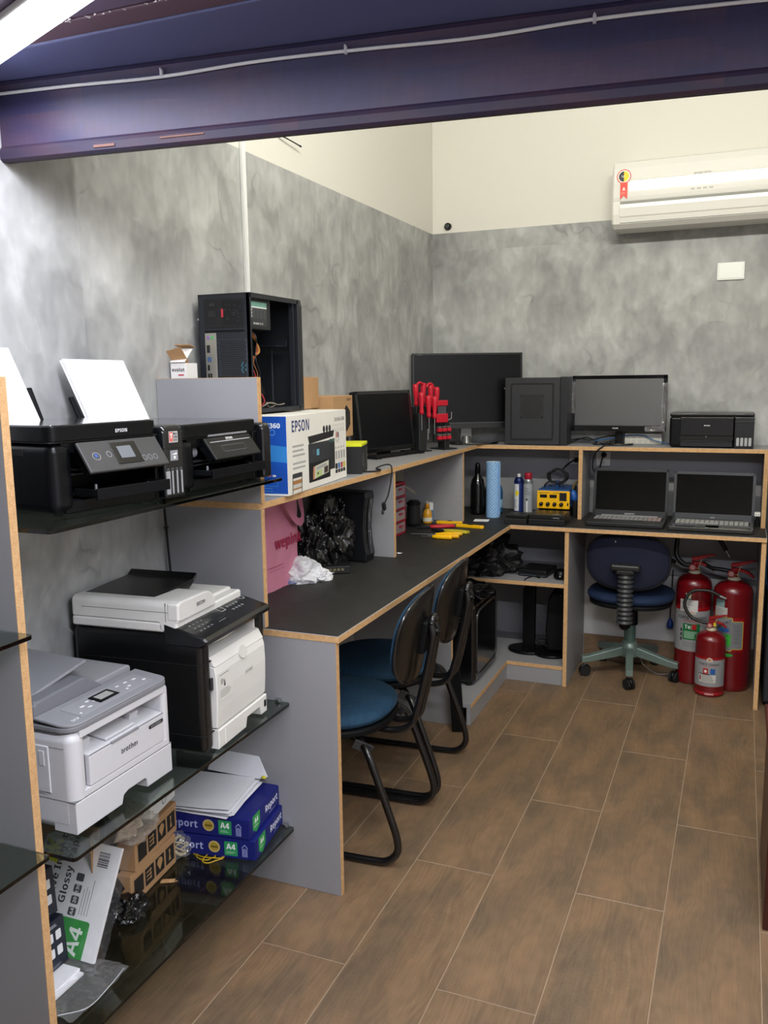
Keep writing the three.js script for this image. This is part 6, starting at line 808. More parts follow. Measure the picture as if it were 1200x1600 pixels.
  P(b, 'upper_sticker', new THREE.CylinderGeometry(0.0848, 0.0848, 0.075, 16, 1, true, -0.85, 0.75).translate(0, 0.385, 0), ink(0.063, 0.075, 1900, (g, W, H) => { rr(g, 0, H * 0.45, W, H * 0.55, 0, '#b5b3ae'); rr(g, W * 0.06, 0, W * 0.72, H * 0.45, 0, '#7d9a98'); lines(g, W * 0.1, H * 0.06, W * 0.6, 3, 12, 5, '#4c6a6c'); lines(g, W * 0.08, H * 0.55, W * 0.8, 4, 14, 4, '#7d7b78'); }, true)); P(b, 'green_tag', new THREE.CylinderGeometry(0.0848, 0.0848, 0.02, 14, 1, true, -0.45, 0.75).translate(0, 0.172, 0), ink(0.063, 0.02, 2400, (g, W, H) => { g.fillStyle = '#2f9a3c'; g.beginPath(); g.ellipse(W * 0.4, H / 2, W * 0.55, H * 0.45, 0, 0, 7); g.fill(); }, true));
  P(b, 'hose', Tu([[-0.014, 0.54, 0], [-0.06, 0.545, 0.005], [-0.1, 0.547, 0.0], [-0.14, 0.56, -0.02]], 0.0095, 40, 10), hose); P(b, 'hose_coupling', at(Cy(0.0085, 0.0085, 0.03, 14), -0.034, 0.541, 0, 0, 0, PI / 2), chrome);
  const c = lab('small red fire extinguisher standing in front of the two tall ones', 1.421, 0.325, 0.064, 0.29, 0.0, { k: 0.72 });
  band(c, 0.064, 0.05, 0.185, 2.5, common((g, W, H) => { rr(g, W * 0.34, H * 0.38, W * 0.13, H * 0.2, 3, '#a82028'); g.fillStyle = '#dcdad4'; g.beginPath(); g.moveTo(W * 0.4, H * 0.42); g.lineTo(W * 0.45, H * 0.48); g.lineTo(W * 0.4, H * 0.55); g.lineTo(W * 0.36, H * 0.48); g.fill(); rr(g, W * 0.53, H * 0.38, W * 0.13, H * 0.2, 3, '#2a5a9c'); txt(g, '✓', W * 0.595, H * 0.48, H * 0.16, '#dfe6ee', { a: 'center' }); rr(g, W * 0.22, H * 0.6, W * 0.46, H * 0.26, 2, '#c4c3be'); lines(g, W * 0.3, H * 0.63, W * 0.34, 5, H * 0.045, 4, '#6c6b68'); rr(g, W * 0.24, H * 0.64, W * 0.04, H * 0.16, 2, '#7c2a30'); rr(g, W * 0.22, H * 0.575, W * 0.3, H * 0.03, 0, '#2a2b2e'); }), 1700);
  P(c, 'hose', Tu([[-0.012, 0.325, 0], [-0.04, 0.327, 0.0], [-0.09, 0.345, -0.01], [-0.118, 0.4, -0.02], [-0.09, 0.455, -0.03], [-0.02, 0.463, -0.035], [0.03, 0.444, -0.035]], 0.0075, 70, 10), hose); P(c, 'hose_coupling', at(Cy(0.0068, 0.0068, 0.03, 14), -0.028, 0.326, 0, 0, 0, PI / 2), chrome); P(c, 'hose_nozzle', at(Cy(0.008, 0.005, 0.03, 14), 0.042, 0.438, -0.035, 0, 0, 1.2), chrome); P(c, 'seal_tag', at(B(0.01, 0.016, 0.002, 0.001), 0.014, 0.325, 0.022, 0, 0, 0.3), M(0xd0c020, 0.5)); P(c, 'foot_band', La([[0.0622, 0.008], [0.0648, 0.01], [0.0648, 0.02], [0.0622, 0.022]], 40), M(0x9c1620, 0.35)); P(c, 'serial_strip', new THREE.CylinderGeometry(0.0652, 0.0652, 0.005, 12, 1, true, -0.25, 0.6).translate(0, 0.015, 0), M(0xc9a8a8, 0.4));
}
{ // hanging blue plug
  const t = T('hanging_plug', 'blue plug hanging on a thin dark cord left of the tall extinguisher', 'plug', [1.226, 0.2, 0.03]); P(t, 'cord', Tu([[0.004, 0.29, -0.01], [0.003, 0.2, 0.0], [0.0, 0.1, 0.002], [0, 0.05, 0]], 0.0026, 24, 6), rubber); P(t, 'plug', [at(La([[0, 0], [0.014, 0.002], [0.017, 0.02], [0.012, 0.035], [0.005, 0.05], [0, 0.05]], 16), 0, 0.0, 0)], M(0x1c3f8a, 0.45));
  const w = T('floor_cable', 'thin white cable lying on the floor behind the swivel chair base', 'cable', [1.12, 0.003, 0.12]); P(w, 'cord', Tu([[-0.04, 0.1, -0.1], [-0.02, 0.02, -0.07], [0.01, 0.0, -0.04], [0.06, 0.0, 0.03], [0.11, 0.0, 0.02], [0.14, 0.0, -0.02]], 0.0024, 50, 6), M(0xb0aca4, 0.5));
  const d = T('black_hose_end', 'black hose with a pale metal end lying behind the chair back', 'hose', [1.2, 0.5, 0.08]); P(d, 'hose', Tu([[-0.12, 0.12, -0.03], [-0.05, 0.1, 0.0], [0.0, 0.065, 0.01], [0.045, 0.042, 0.012]], 0.0095, 30, 10), rubber); P(d, 'fitting', at(Cy(0.007, 0.009, 0.035, 14), 0.058, 0.034, 0.012, 0, 0, 1.05), M(0xb9beb8, 0.3, { metalness: 0.6 })); P(d, 'hook', Tu([[-0.115, 0.12, -0.03], [-0.12, 0.14, -0.045], [-0.12, 0.15, -0.066]], 0.004, 12, 6), steel);
}
// things on the plinth shelf and the inner shelf
{
  const PY = 0.0928, t = T('computer_tower', 'large glossy black computer tower standing on the low plinth shelf under the desk corner', 'computer', [0.25, PY, 0.7]);
  const g = PM(0x070709, 0.22, { clearcoat: 0.4, clearcoatRoughness: 0.2 });
  P(t, 'case', BB(-0.19, 0.012, -0.2, 0.235, 0.365, 0.165, 0.02), g); P(t, 'front_arch', (() => { const s = rrect(0.33, 0.3, 0.06); s.holes.push(new THREE.Path(rrect(0.31, 0.28, 0.052).getPoints(10))); return Ex(s, 0.01, 0.003).rotateY(PI / 2).translate(0.23, 0.185, -0.02); })(), PM(0x2e2e30, 0.3, { clearcoat: 0.3 })); P(t, 'side_badge', [BB(0.14, 0.3, 0.1645, 0.19, 0.305, 0.1665, 0.0008), BB(0.14, 0.286, 0.1645, 0.19, 0.29, 0.1665, 0.0008)], chrome);
  for (const [x, z] of [[0.2, 0.14], [0.2, -0.17], [-0.16, 0.14], [-0.16, -0.17]]) P(t, 'foot', at(Cy(0.018, 0.016, 0.0125, 16), x, 0.0065, z), rubber);
  const b = T('cable_bundle', 'heap of black cables and bags dumped on top of the glossy black tower', 'bundle', [0.3, PY + 0.366, 0.68]); P(b, 'bag', blob(0.15, 0.035, 0.14, 0.5, 1.8, 2.7, 6, -0.3), blackBag, [0.03, 0.001, 0]); for (let i = 0; i < 5; i++) P(b, 'cord', Tu([[-0.1, 0.02, -0.08 + i * 0.03], [0.03, 0.05 - i * 0.004, -0.05 + i * 0.02], [0.12, 0.035, i * 0.02], [0.19, 0.012 - i * 0.002, -0.06 + i * 0.04]], 0.004, 30, 6), rubber);
}
{
  const t = T('black_strip_panel', 'narrow black plastic cover strip leaning against the desk leg panel by the floor', 'cover strip', [0.49, 0, 1.145]); P(t, 'strip', at(B(0.05, 0.265, 0.008, 0.002), 0, 0.1335, 0, 0.05, 0.25, 0.06), blackMatte); P(t, 'clip', at(B(0.012, 0.006, 0.012, 0.001), -0.005, 0.268, 0.007), darkGrey);
}
{
  const IY = 0.4862; const t = T('router', 'flat black router box on the inner shelf under the back desk', 'router', [0.63, IY, 0.3], -0.12); P(t, 'case', BB(-0.07, 0.003, -0.08, 0.07, 0.034, 0.08, 0.006), M(0x101113, 0.35)); P(t, 'front_strip', BB(-0.062, 0.006, 0.0785, 0.062, 0.012, 0.0815, 0.001), M(0x3c4046, 0.3)); for (const x of [-0.05, 0.05]) P(t, 'foot', at(Cy(0.008, 0.008, 0.003, 10), x, 0.0015, 0.05), rubber); P(t, 'lead', Tu([[0.0, 0.004, 0.08], [-0.01, 0.003, 0.13], [-0.006, -0.004, 0.168], [-0.004, -0.03, 0.172]], 0.003, 24, 6), rubber);
  const m = T('black_speaker', 'small black rounded gadget with a shiny button at the right of the inner shelf', 'speaker', [0.755, IY, 0.37], 0.2); P(m, 'body', La([[0, 0.0005], [0.03, 0.001], [0.034, 0.012], [0.03, 0.034], [0.016, 0.046], [0, 0.048]], 24), black); P(m, 'button', at(new THREE.SphereGeometry(0.006, 12, 8), -0.004, 0.018, 0.032), chrome); P(m, 'dock', at(B(0.05, 0.03, 0.05, 0.008), 0.0, 0.0155, -0.05), black);
  const k = T('bag_heap', 'dark heap of bags and cables at the left of the inner shelf', 'bundle', [0.36, IY, 0.3]); P(k, 'bag', blob(0.15, 0.12, 0.14, 0.45, 1.7, 6.4, 6, -0.6), M(0x0c0c0e, 0.55)); P(k, 'cord', Tu([[0.08, 0.1, 0.06], [0.17, 0.05, 0.09], [0.23, 0.03, 0.02], [0.3, 0.006, 0.1]], 0.005, 30, 6), rubber);
  const PY = 0.0928;
  const st = (label, x, z, sx) => { const q = T('monitor_stand', label, 'monitor stand', [x, PY, z]); P(q, 'base', Ex(superellipse(0.1, 0.08, 2, 40), 0.014, 0.004, 2).rotateX(-PI / 2).translate(0, 0.001, 0), black); P(q, 'column', BB(-0.03, 0.012, -0.03, 0.03, 0.34, 0.0, 0.004), black); P(q, 'cable_hook', at(B(0.05, 0.03, 0.03, 0.008), sx * 0.06, 0.04, -0.03), rubber); return q; };
  st('black monitor stand with a round base on the plinth shelf, beside the glossy tower', 0.585, 0.28, 1);
  const s2 = T('stored_monitor', 'dark stored monitor on a round base at the right of the plinth shelf', 'monitor', [0.72, PY, 0.27], 0.1); P(s2, 'base', Ex(superellipse(0.085, 0.08, 2, 40), 0.014, 0.004, 2).rotateX(-PI / 2).translate(-0.02, 0.001, 0.03), black); P(s2, 'panel', Ex(Sh([[-0.05, 0.12], [-0.04, 0.27], [-0.015, 0.31], [0.06, 0.32], [0.06, 0.02], [-0.04, 0.02]]), 0.1, 0.008, 2).translate(0, 0, -0.06), blackMatte); P(s2, 'bright_stud', at(new THREE.SphereGeometry(0.003, 8, 6), 0.02, 0.295, 0.041), chrome);
}

// ---------------------------------------------------------------- on the lowest glass shelf
const GY = 0.183;
{
  const side = (g, W, H, long) => { g.fillStyle = '#141d6e'; g.fillRect(0, 0, W, H); };
  const ream = (label, p, ry) => {
    const t = T('paper_ream_box', label, 'paper ream', p, ry, undefined), w = 0.29, h = 0.056, d = 0.21;
    P(t, 'wrapper', B(w, h, d, 0.003), M(0x141c6a, 0.4), [0, h / 2 + 0.0004, 0]);
    P(t, 'printed_long_side', Pl(w - 0.004, h - 0.004), ink(w - 0.004, h - 0.004, 2200, (g, W, H) => { side(g, W, H); txt(g, 'Report', W * 0.33, H * 0.5, H * 0.55, '#aeb6e4', { w: 'bold', a: 'center' }); g.fillStyle = '#b39a3c'; g.beginPath(); g.arc(W * 0.6, H * 0.48, H * 0.32, 0, 7); g.fill(); g.strokeStyle = '#e8e2c0'; g.lineWidth = 3; g.beginPath(); g.arc(W * 0.6, H * 0.48, H * 0.27, 0, 7); g.stroke(); rr(g, W * 0.565, H * 0.43, W * 0.07, H * 0.12, 2, '#7a6620'); rr(g, W * 0.7, H * 0.12, W * 0.13, H * 0.76, 4, '#2f9a5c'); txt(g, 'A4', W * 0.765, H * 0.4, H * 0.42, '#fff', { w: 'bold', a: 'center' }); lines(g, W * 0.72, H * 0.66, W * 0.09, 2, 8, 3, '#bfe4cc'); g.strokeStyle = '#aeb6e4'; g.lineWidth = 4; g.beginPath(); g.moveTo(W * 0.87, H * 0.4); g.lineTo(W * 0.9, H * 0.22); g.lineTo(W * 0.93, H * 0.4); g.stroke(); for (let i = 0; i < 4; i++) rr(g, W * (0.875 + i * 0.014), H * 0.42, W * 0.007, H * 0.45, 1, '#aeb6e4'); }), [0, h / 2 + 0.0004, d / 2 + 0.0006]);
    P(t, 'printed_end', Pl(d - 0.004, h - 0.004), ink(d - 0.004, h - 0.004, 2200, (g, W, H) => { side(g, W, H); g.fillStyle = '#2f9a4c'; g.beginPath(); g.moveTo(W * 0.09, 0); g.lineTo(W * 0.32, 0); g.lineTo(W * 0.32, H * 0.72); g.lineTo(W * 0.21, H); g.lineTo(W * 0.09, H * 0.72); g.fill(); txt(g, 'A4', W * 0.205, H * 0.35, H * 0.4, '#fff', { w: 'bold', a: 'center' }); lines(g, W * 0.13, H * 0.58, W * 0.14, 2, 8, 3, '#cfe8d4'); txt(g, '⛉Report', W * 0.68, H * 0.42, H * 0.52, '#e4e6f4', { w: 'bold', a: 'center' }); lines(g, W * 0.62, H * 0.82, W * 0.26, 1, 8, 3, '#aeb6e4'); }), [w / 2 + 0.0006, h / 2 + 0.0004, 0], [0, PI / 2, 0]);
    return t; };
  ream('blue paper ream with green A4 badge resting on the lowest glass shelf, lower of two', [0.225, GY, 2.449], 0.16);
  ream('blue paper ream with green A4 badge stacked on another ream, upper of two', [0.213, GY + 0.0572, 2.448], 0.13);
  const sh = T('loose_sheets', 'uneven pile of loose white sheets on top of the blue paper reams', 'paper', [0.17, GY + 0.1145, 2.46], 0.13);
  for (let i = 0; i < 7; i++) { const g = new THREE.PlaneGeometry(0.28 - 0.004 * (i % 3), 0.2, 16, 8).rotateX(-PI / 2), p = g.attributes.position; for (let k = 0; k < p.count; k++) { const x = p.getX(k), z = p.getZ(k); p.setY(k, 0.0015 + i * 0.0032 + (i > 2 ? 0.06 * Math.max(0, x - 0.06) * (i / 7) : 0) + 0.0012 * noise.noise(x * 16 + i, z * 16, i)); } g.computeVertexNormals(); P(sh, 'sheet', g, M(0xeeeef2, 0.8, { side: THREE.DoubleSide }), [(rnd() - 0.5) * 0.016 + (i > 4 ? -0.012 : 0), 0, (rnd() - 0.5) * 0.014], [0, (rnd() - 0.5) * 0.12, 0]); }
  const en = T('white_envelope', 'crumpled white plastic envelope with a yellow corner behind the loose sheets', 'envelope', [0.22, GY + 0.137, 2.325], 0); 
  P(en, 'sleeve', (() => { const g = Ex(Sh([[-0.09, 0], [0.08, 0.0], [0.105, 0.01], [0.03, 0.1], [-0.06, 0.115]]), 0.004, 0.001); return g.rotateX(-0.55).translate(0, 0.0, 0.035); })(), M(0xdfe0e6, 0.5)); P(en, 'yellow_corner', at(new THREE.SphereGeometry(0.008, 10, 8).scale(1, 0.6, 0.7), 0.095, 0.008, 0.036), M(0xc9c432, 0.5));
}
{ // two small printed cartons, one on the other, pushed back and turned a little
  const icons = ink(0.2, 0.052, 2000, (g, W, H) => { for (let i = 0; i < 4; i++) { const x = W * (0.03 + i * 0.25); rr(g, x, H * 0.06, W * 0.21, H * 0.88, 2, '#1e1a16'); } for (let k = 0; k < 2; k++) for (let j = 0; j < 2; j++) { txt(g, ['☰', '✖', '⌂', '▤'][k * 2 + j], W * (0.085 + k * 0.1), H * (0.3 + j * 0.42), H * 0.3, '#b08a5c', { a: 'center' }); } for (let k = 0; k < 3; k++) { rr(g, W * 0.31, H * (0.24 + k * 0.2), W * 0.12, H * 0.07, 2, '#b08a5c'); rr(g, W * 0.4, H * (0.19 + k * 0.2), W * 0.02, H * 0.17, 2, '#b08a5c'); } g.fillStyle = '#b08a5c'; g.beginPath(); g.arc(W * 0.635, H * 0.4, H * 0.26, PI, 0); g.lineTo(W * 0.63, H * 0.8); g.fill(); g.beginPath(); g.moveTo(W * 0.86, H * 0.2); g.lineTo(W * 0.9, H * 0.2); g.lineTo(W * 0.89, H * 0.5); g.lineTo(W * 0.91, H * 0.8); g.lineTo(W * 0.85, H * 0.8); g.lineTo(W * 0.87, H * 0.5); g.fill(); }, true, 0.8);
  const bx = (label, p, ry) => { const t = T('printed_carton', label, 'box', p, ry), h = 0.078; P(t, 'carton', boxUV(B(0.15, h, 0.205, 0.0015), 3), card, [0, h / 2 + 0.0003, 0]); P(t, 'icon_print', Pl(0.19, 0.05), icons, [0.0756, h / 2, 0.0], [0, PI / 2, 0]); P(t, 'lid_flap', BB(-0.0755, h - 0.012, -0.1028, 0.0757, h + 0.0012, -0.1014, 0.0004), card); P(t, 'tape', BB(-0.074, h + 0.0002, -0.015, 0.074, h + 0.001, 0.015, 0.0002), M(0xb89a6a, 0.4)); return t; };
  bx('small kraft carton with black handling icons on the lowest glass shelf, lower of two', [0.125, GY, 2.715], 0.1);
  bx('small kraft carton with black handling icons stacked crookedly on the lower one', [0.122, GY + 0.0795, 2.698], 0.14);
  const w = T('clear_pouch', 'clear pouch with a white leaflet lying on the kraft cartons', 'pouch', [0.14, GY + 0.1605, 2.7], 0.18);
  const lf = P(w, 'leaflet', at(B(0.09, 0.045, 0.13, 0.004), 0.02, 0.0385, -0.035, 0, 0, 0.0), M(0xdfe2e0, 0.6)); P(lf, 'leaflet_print', Pl(0.12, 0.04), ink(0.12, 0.04, 2000, (g, W, H) => { g.strokeStyle = '#4a5a5a'; g.lineWidth = 4; g.beginPath(); g.arc(W * 0.5, H * 0.5, H * 0.24, 0, 7); g.stroke(); txt(g, 'EVOLUTION', W * 0.76, H * 0.5, H * 0.17, '#4a5a5a', { a: 'center' }); }, true), [0.0656, 0.0385, -0.035], [0, PI / 2, 0]);
  P(w, 'pouch_film', blob(0.07, 0.04, 0.075, 0.45, 1.8, 3.9, 5, -0.4), PM(0xf2efe9, 0.15, { transmission: 0.8, thickness: 0 }), [0.0, 0.001, 0.07]); P(w, 'pouch_contents', blob(0.045, 0.026, 0.05, 0.35, 2, 1.9, 4, -0.4), M(0xd8c6b4, 0.7), [0.0, 0.004, 0.07]);
}
{
  const t = T('black_bag', 'black plastic bag stuffed between the brown folder and the kraft cartons', 'bag', [0.1, GY, 2.85]); P(t, 'bag', blob(0.085, 0.13, 0.075, 0.42, 1.7, 9.4, 6, -0.75), blackBag); P(t, 'bag_tail', blob(0.035, 0.03, 0.045, 0.35, 1.8, 3.1, 5, -0.4), blackBag, [0.12, 0, -0.02]);
  const f = T('brown_folder', 'open brown cardboard folder standing behind the glossy paper pack', 'folder', [0.06, GY, 2.93], 0.25); P(f, 'front_leaf', boxUV(B(0.16, 0.235, 0.003, 0.0005), 3), card, [0.06, 0.118, 0], [-0.12, 0, 0]); P(f, 'side_leaf', boxUV(B(0.003, 0.235, 0.05, 0.0005), 3), card, [0.138, 0.118, 0.02], [0, 0.35, 0]);
}
{ // glossy photo paper pack leaning, in its torn sleeve
  const t = T('photo_paper_pack', 'white photo paper pack with a green corner panel leaning in a clear sleeve', 'paper pack', [0.17, GY, 3.0], 0.06);
  const r = new THREE.Group(); r.name = 'pack'; r.rotation.set(-0.5, 0, -0.03); r.position.set(0, 0.012, 0.02); t.add(r);
  const w = 0.2, h = 0.235;
  P(r, 'sheets', B(w, h, 0.008, 0.001), M(0xf0f0f2, 0.5), [0, h / 2, -0.005]);
  P(r, 'cover', Pl(w, h), ink(w, h, 2600, (g, W, H) => {
    g.fillStyle = '#f2f2f3'; g.fillRect(0, 0, W, H); g.save(); g.translate(W * 0.0, H); g.rotate(-PI / 2); // text reads upward
    const L = H, Wd = W; txt(g, 'Adhesive Inkjet', L * 0.2, Wd * 0.24, Wd * 0.125, '#26272c', { w: 'bold' }); txt(g, 'Glossy Paper', L * 0.42, Wd * 0.4, Wd * 0.125, '#26272c', { w: 'bold' });
    rr(g, L * 0.77, Wd * 0.02, L * 0.14, Wd * 0.24, 0, '#17181a'); g.strokeStyle = '#d8dc28'; g.lineWidth = 20; g.beginPath(); g.moveTo(L * 0.76, Wd * 0.22); g.lineTo(L * 0.79, Wd * 0.04); g.lineTo(L * 0.82, Wd * 0.22); g.lineTo(L * 0.85, Wd * 0.04); g.lineTo(L * 0.87, Wd * 0.24); g.moveTo(L * 0.93, Wd * 0.02); g.lineTo(L * 0.88, Wd * 0.13); g.lineTo(L * 0.94, Wd * 0.24); g.stroke(); txt(g, 'COLOR', L * 0.8, Wd * 0.34, Wd * 0.09, '#2a6a4c', { f: 'serif' });
    ['A4', '20', '130', '▣'].forEach((s, i) => { rr(g, L * (0.34 + i * 0.1), Wd * 0.52, L * 0.07, Wd * 0.1, 8, '#3a3b40'); txt(g, s, L * (0.375 + i * 0.1), Wd * 0.57, Wd * 0.06, '#f0f0f0', { w: 'bold', a: 'center' }); }); for (let i = 0; i < 4; i++) lines(g, L * 0.36, Wd * (0.66 + i * 0.035), L * 0.34, 1, 4, 4, '#8d8e92'); for (let i = 0; i < 26; i++) if (rnd() > 0.35) { g.fillStyle = '#2a2b2f'; g.fillRect(L * 0.8 + i * L * 0.0055, Wd * 0.74, L * 0.004, Wd * 0.14); } g.restore();
    rr(g, W * 0.1, H * 0.68, W * 0.74, H * 0.34, 18, '#2a9a3c'); g.save(); g.translate(W * 0.68, H * 0.86); g.rotate(-PI / 2 + 0.1); txt(g, 'A4', 0, 0, W * 0.24, '#eef6ee', { w: 'bold', a: 'center' }); g.restore(); for (let i = 0; i < 5; i++) { g.save(); g.translate(W * (0.2 + i * 0.055), H * 0.86); g.rotate(-PI / 2); lines(g, 0, 0, W * 0.3, 1, 4, 4, '#bfe4c4'); g.restore(); } rr(g, W * 0.2, H * 0.88, W * 0.14, H * 0.07, 6, '#1d2320'); rr(g, W * 0.24, H * 0.87, W * 0.06, H * 0.06, 8, '#c9b49a');
  }, false, 0.25), [0, h / 2, 0.0004]);
  const sl = new THREE.PlaneGeometry(0.235, 0.27, 30, 36), p = sl.attributes.position; for (let i = 0; i < p.count; i++) { const x = p.getX(i), y = p.getY(i), e = Math.max(0, Math.abs(x) - 0.095) * 14 + Math.max(0, -y - 0.125) * 12; p.setZ(i, 0.0025 + e * 0.02 * noise.noise(x * 40, y * 40, 2) + 0.0012 * Math.abs(noise.noise(x * 30, y * 30, 7))); } sl.computeVertexNormals();
  P(r, 'clear_sleeve', sl, PM(0xffffff, 0.06, { transmission: 0.96, thickness: 0, clearcoat: 1, side: THREE.DoubleSide }), [0.012, h / 2 - 0.002, 0.002]);
  const k = T('label_paper_box', 'two dark navy printed paper packs standing beside the photo paper pack', 'paper pack', [0.195, GY, 3.09], PI / 2);
  const dk = ink(0.12, 0.11, 2400, (g, W, H) => { g.fillStyle = '#1c2230'; g.fillRect(0, 0, W, H); g.fillStyle = '#e6e6e8'; g.beginPath(); g.arc(W * 0.12, H * 0.28, W * 0.11, 0, 7); g.fill(); txt(g, 'VC', W * 0.12, H * 0.28, W * 0.11, '#22283a', { w: 'bold', a: 'center' }); const ic = ['✍', '♻', '▲', '▤', '⬤', '▥']; ic.forEach((s, i) => { rr(g, W * (0.3 + (i % 3) * 0.22), H * (0.22 + Math.floor(i / 3) * 0.33), W * 0.15, H * 0.2, 8, '#e6e6e8'); txt(g, s, W * (0.375 + (i % 3) * 0.22), H * (0.32 + Math.floor(i / 3) * 0.33), H * 0.13, '#22283a', { a: 'center' }); }); lines(g, W * 0.5, H * 0.07, W * 0.4, 2, 10, 5, '#b9bcc4'); lines(g, W * 0.04, H * 0.92, W * 0.9, 2, 8, 3, '#8d92a0'); }, false, 0.4);
  for (let i = 0; i < 2; i++) { const q = new THREE.Group(); q.name = 'pack'; q.position.set(0.012, 0.014 + i * 0.108, 0.02 - i * 0.02); q.rotation.x = -0.06; k.add(q); P(q, 'packet', B(0.104, 0.106, 0.02, 0.002), M(0x1c2230, 0.45), [0, 0.053, -0.0105]); P(q, 'packet_print', Pl(0.102, 0.104), dk, [0, 0.053, 0.0003]); }
  P(k, 'white_sheets', [at(B(0.1, 0.006, 0.075, 0.001), 0, 0.0035, 0.035), at(B(0.098, 0.005, 0.07, 0.001), 0.002, 0.0095, 0.028, 0, 0.03)], paper);
  const s = T('clear_plastic_bag', 'flat clear plastic bag lying under the paper packs near the shelf edge', 'bag', [0.25, GY, 3.08]); const fg = new THREE.PlaneGeometry(0.2, 0.17, 40, 36).rotateX(-PI / 2), fp = fg.attributes.position; for (let i = 0; i < fp.count; i++) fp.setY(i, 0.002 + 0.012 * Math.abs(noise.noise(fp.getX(i) * 18, fp.getZ(i) * 18, 3)) + 0.004 * noise.noise(fp.getX(i) * 60, fp.getZ(i) * 60, 5) + 0.004); fg.computeVertexNormals(); P(s, 'film', fg, PM(0xffffff, 0.1, { transmission: 0.9, thickness: 0, clearcoat: 1, side: THREE.DoubleSide })); P(s, 'sealed_edge', Tu([[0.09, 0.008, -0.08], [0.102, 0.012, -0.02], [0.098, 0.007, 0.04], [0.06, 0.009, 0.082]], 0.0012, 30, 5), PM(0xe8eaec, 0.2, { transmission: 0.5, thickness: 0 }));
  const nb = T('blue_booklet', 'dark blue booklet tucked behind the navy packs under the middle shelf', 'booklet', [0.09, GY, 3.1], 0.4); P(nb, 'cover', B(0.16, 0.28, 0.006, 0.001), M(0x10224a, 0.4), [0, 0.141, 0], [-0.12, 0, 0]); P(nb, 'pages', B(0.155, 0.274, 0.006, 0.0005), paper, [0, 0.14, -0.007], [-0.12, 0, 0]);
}
{ // bands and string
  const t = T('string_tangle', 'tangled ball of cream string beside the kraft cartons', 'string', [0.165, GY, 2.565]); const pts = []; for (let i = 0; i < 90; i++) { const a = i * 1.93, b = i * 0.71; pts.push([0.036 * Math.cos(a) * (0.6 + 0.4 * Math.sin(b)), 0.028 + 0.024 * Math.sin(b * 1.7), 0.036 * Math.sin(a) * (0.6 + 0.4 * Math.cos(b))]); } P(t, 'string', Tu(pts, 0.0014, 700, 5), M(0xcfc29a, 0.8)); P(t, 'film_wrap', blob(0.04, 0.034, 0.04, 0.3, 2, 7.7, 4, -0.7), PM(0xffffff, 0.15, { transmission: 0.92, thickness: 0 }), [0, 0.001, 0]);
  const r = T('rubber_bands', 'loose yellow rubber bands lying on the lowest glass shelf before the reams', 'rubber bands', [0.255, GY, 2.545]); const ring = (a, b, ox, oz, s) => { const q = []; for (let i = 0; i < 18; i++) { const c = (i / 18) * 2 * PI; q.push([ox + a * Math.cos(c) * (1 + 0.2 * Math.sin(c * 3 + s)), 0.0026 + 0.0012 * Math.sin(c * 2 + s), oz + b * Math.sin(c) * (1 + 0.2 * Math.cos(c * 2 + s))]); } return Tu(q, 0.0016, 90, 6, true); };
  for (const [a, b, x, z, s] of [[0.034, 0.02, 0, 0, 0.4], [0.024, 0.028, 0.014, 0.008, 2.1], [0.03, 0.016, -0.012, 0.012, 3.7]]) P(r, 'band', ring(a, b, x, z, s), M(0xc9a51c, 0.5));
  const c = T('wood_chip', 'small tan wood chip lying on the lowest glass shelf', 'chip', [0.225, GY, 2.69], 0.5); P(c, 'chip', Ex(Sh([[-0.018, -0.005], [0.016, -0.006], [0.018, 0.005], [-0.015, 0.006]]), 0.005, 0.0008).rotateX(-PI / 2).translate(0, 0.0006, 0), mdf); P(c, 'splinter', at(B(0.01, 0.0015, 0.0015, 0.0004), 0.02, 0.0025, 0.003, 0, 0.4), mdf);
}
{ // lead hanging behind the laser printer
  const t = T('printer_power_cord', 'thin black power cord hanging down the wall behind the laser printer', 'cord', [0.03, 0.85, 2.3]); P(t, 'cord', Tu([[-0.014, 0.31, 0.05], [-0.008, 0.2, 0.052], [0.0, 0.1, 0.056], [0.014, 0.02, 0.07], [0.018, -0.06, 0.09]], 0.0032, 40, 6), rubber); P(t, 'tie', at(B(0.01, 0.006, 0.01, 0.002), -0.006, 0.17, 0.053), rubber);
}
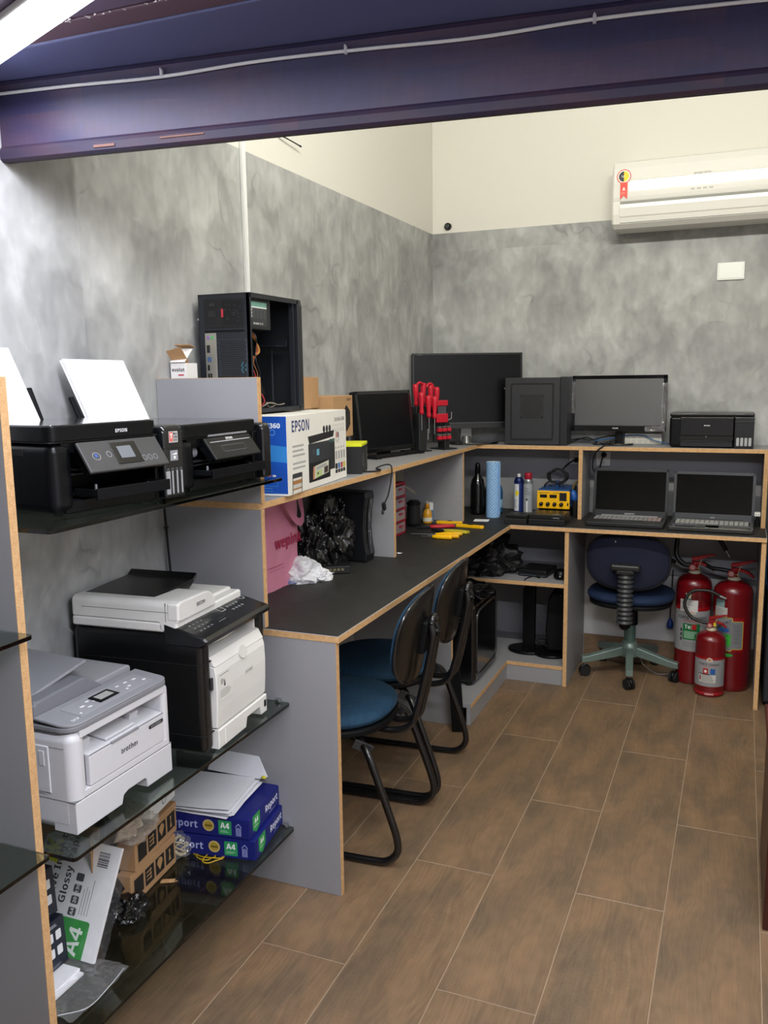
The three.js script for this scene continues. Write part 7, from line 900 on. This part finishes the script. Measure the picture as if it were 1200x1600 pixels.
// ---------------------------------------------------------------- right edge
{
  const t = T('wooden_cabinet', 'dark reddish wooden cabinet side cut off at the right edge of the view', 'cabinet', [1.936, 0, 1.86]); const wd = M(0x4a1c12, 0.35, { map: rep(tileTex[2], 1, 1) });
  P(t, 'side_board', BB(-0.322, 0.0005, -0.2, -0.3, 0.44, 0.21, 0.002), M(0x3c140c, 0.35)); P(t, 'carcass', BB(-0.299, 0.02, -0.2, 0.3, 0.44, 0.2, 0.002), M(0x45190f, 0.35)); P(t, 'top_board', BB(-0.33, 0.441, -0.21, 0.31, 0.46, 0.215, 0.003), M(0x4a1c12, 0.3)); P(t, 'door', BB(-0.29, 0.03, 0.2005, 0.29, 0.435, 0.215, 0.002), M(0x4a1c12, 0.3)); P(t, 'door_handle', at(Cy(0.006, 0.006, 0.08, 12), -0.24, 0.3, 0.225), steel);
  const b = T('dark_cabinet', 'dark grey equipment cabinet beyond the right end of the bench', 'cabinet', [1.9, 0, 0.22]); P(b, 'case', BB(-0.26, 0.02, -0.2, 0.26, 1.06, 0.2, 0.004), M(0x1b1c20, 0.5)); P(b, 'plinth', BB(-0.25, 0.0005, -0.19, 0.25, 0.02, 0.18, 0.002), black); P(b, 'door', BB(-0.255, 0.03, 0.2005, 0.255, 1.05, 0.214, 0.003), M(0x222328, 0.45));
  for (let i = 0; i < 4; i++) P(b, 'door_louvre', BB(-0.24, 0.12 + i * 0.03, 0.2135, 0.1, 0.132 + i * 0.03, 0.218, 0.002), M(0x2c2d32, 0.45));
  const c = T('blue_hanging_cable', 'blue cable hanging down at the right end of the bench', 'cable', [1.628, 0.6, 0.3]); P(c, 'cord', Tu([[0.012, 0.22, -0.03], [0.016, 0.16, 0.0], [0.012, 0.08, 0.02], [0.004, -0.02, 0.01], [0.012, -0.1, 0.0], [0.02, -0.16, -0.02]], 0.0028, 40, 6), M(0x2a4f84, 0.5)); P(c, 'connector', at(B(0.01, 0.02, 0.008, 0.002), 0.02, -0.17, -0.022), M(0xb9c0c8, 0.4));
}

// ---------------------------------------------------------------- hand over
scene.traverse((o) => { if (o.isMesh) { o.castShadow = true; o.receiveShadow = true; } if (o.isPointLight || o.isSpotLight || o.isDirectionalLight) o.castShadow = true; });
renderer.render(scene, camera);
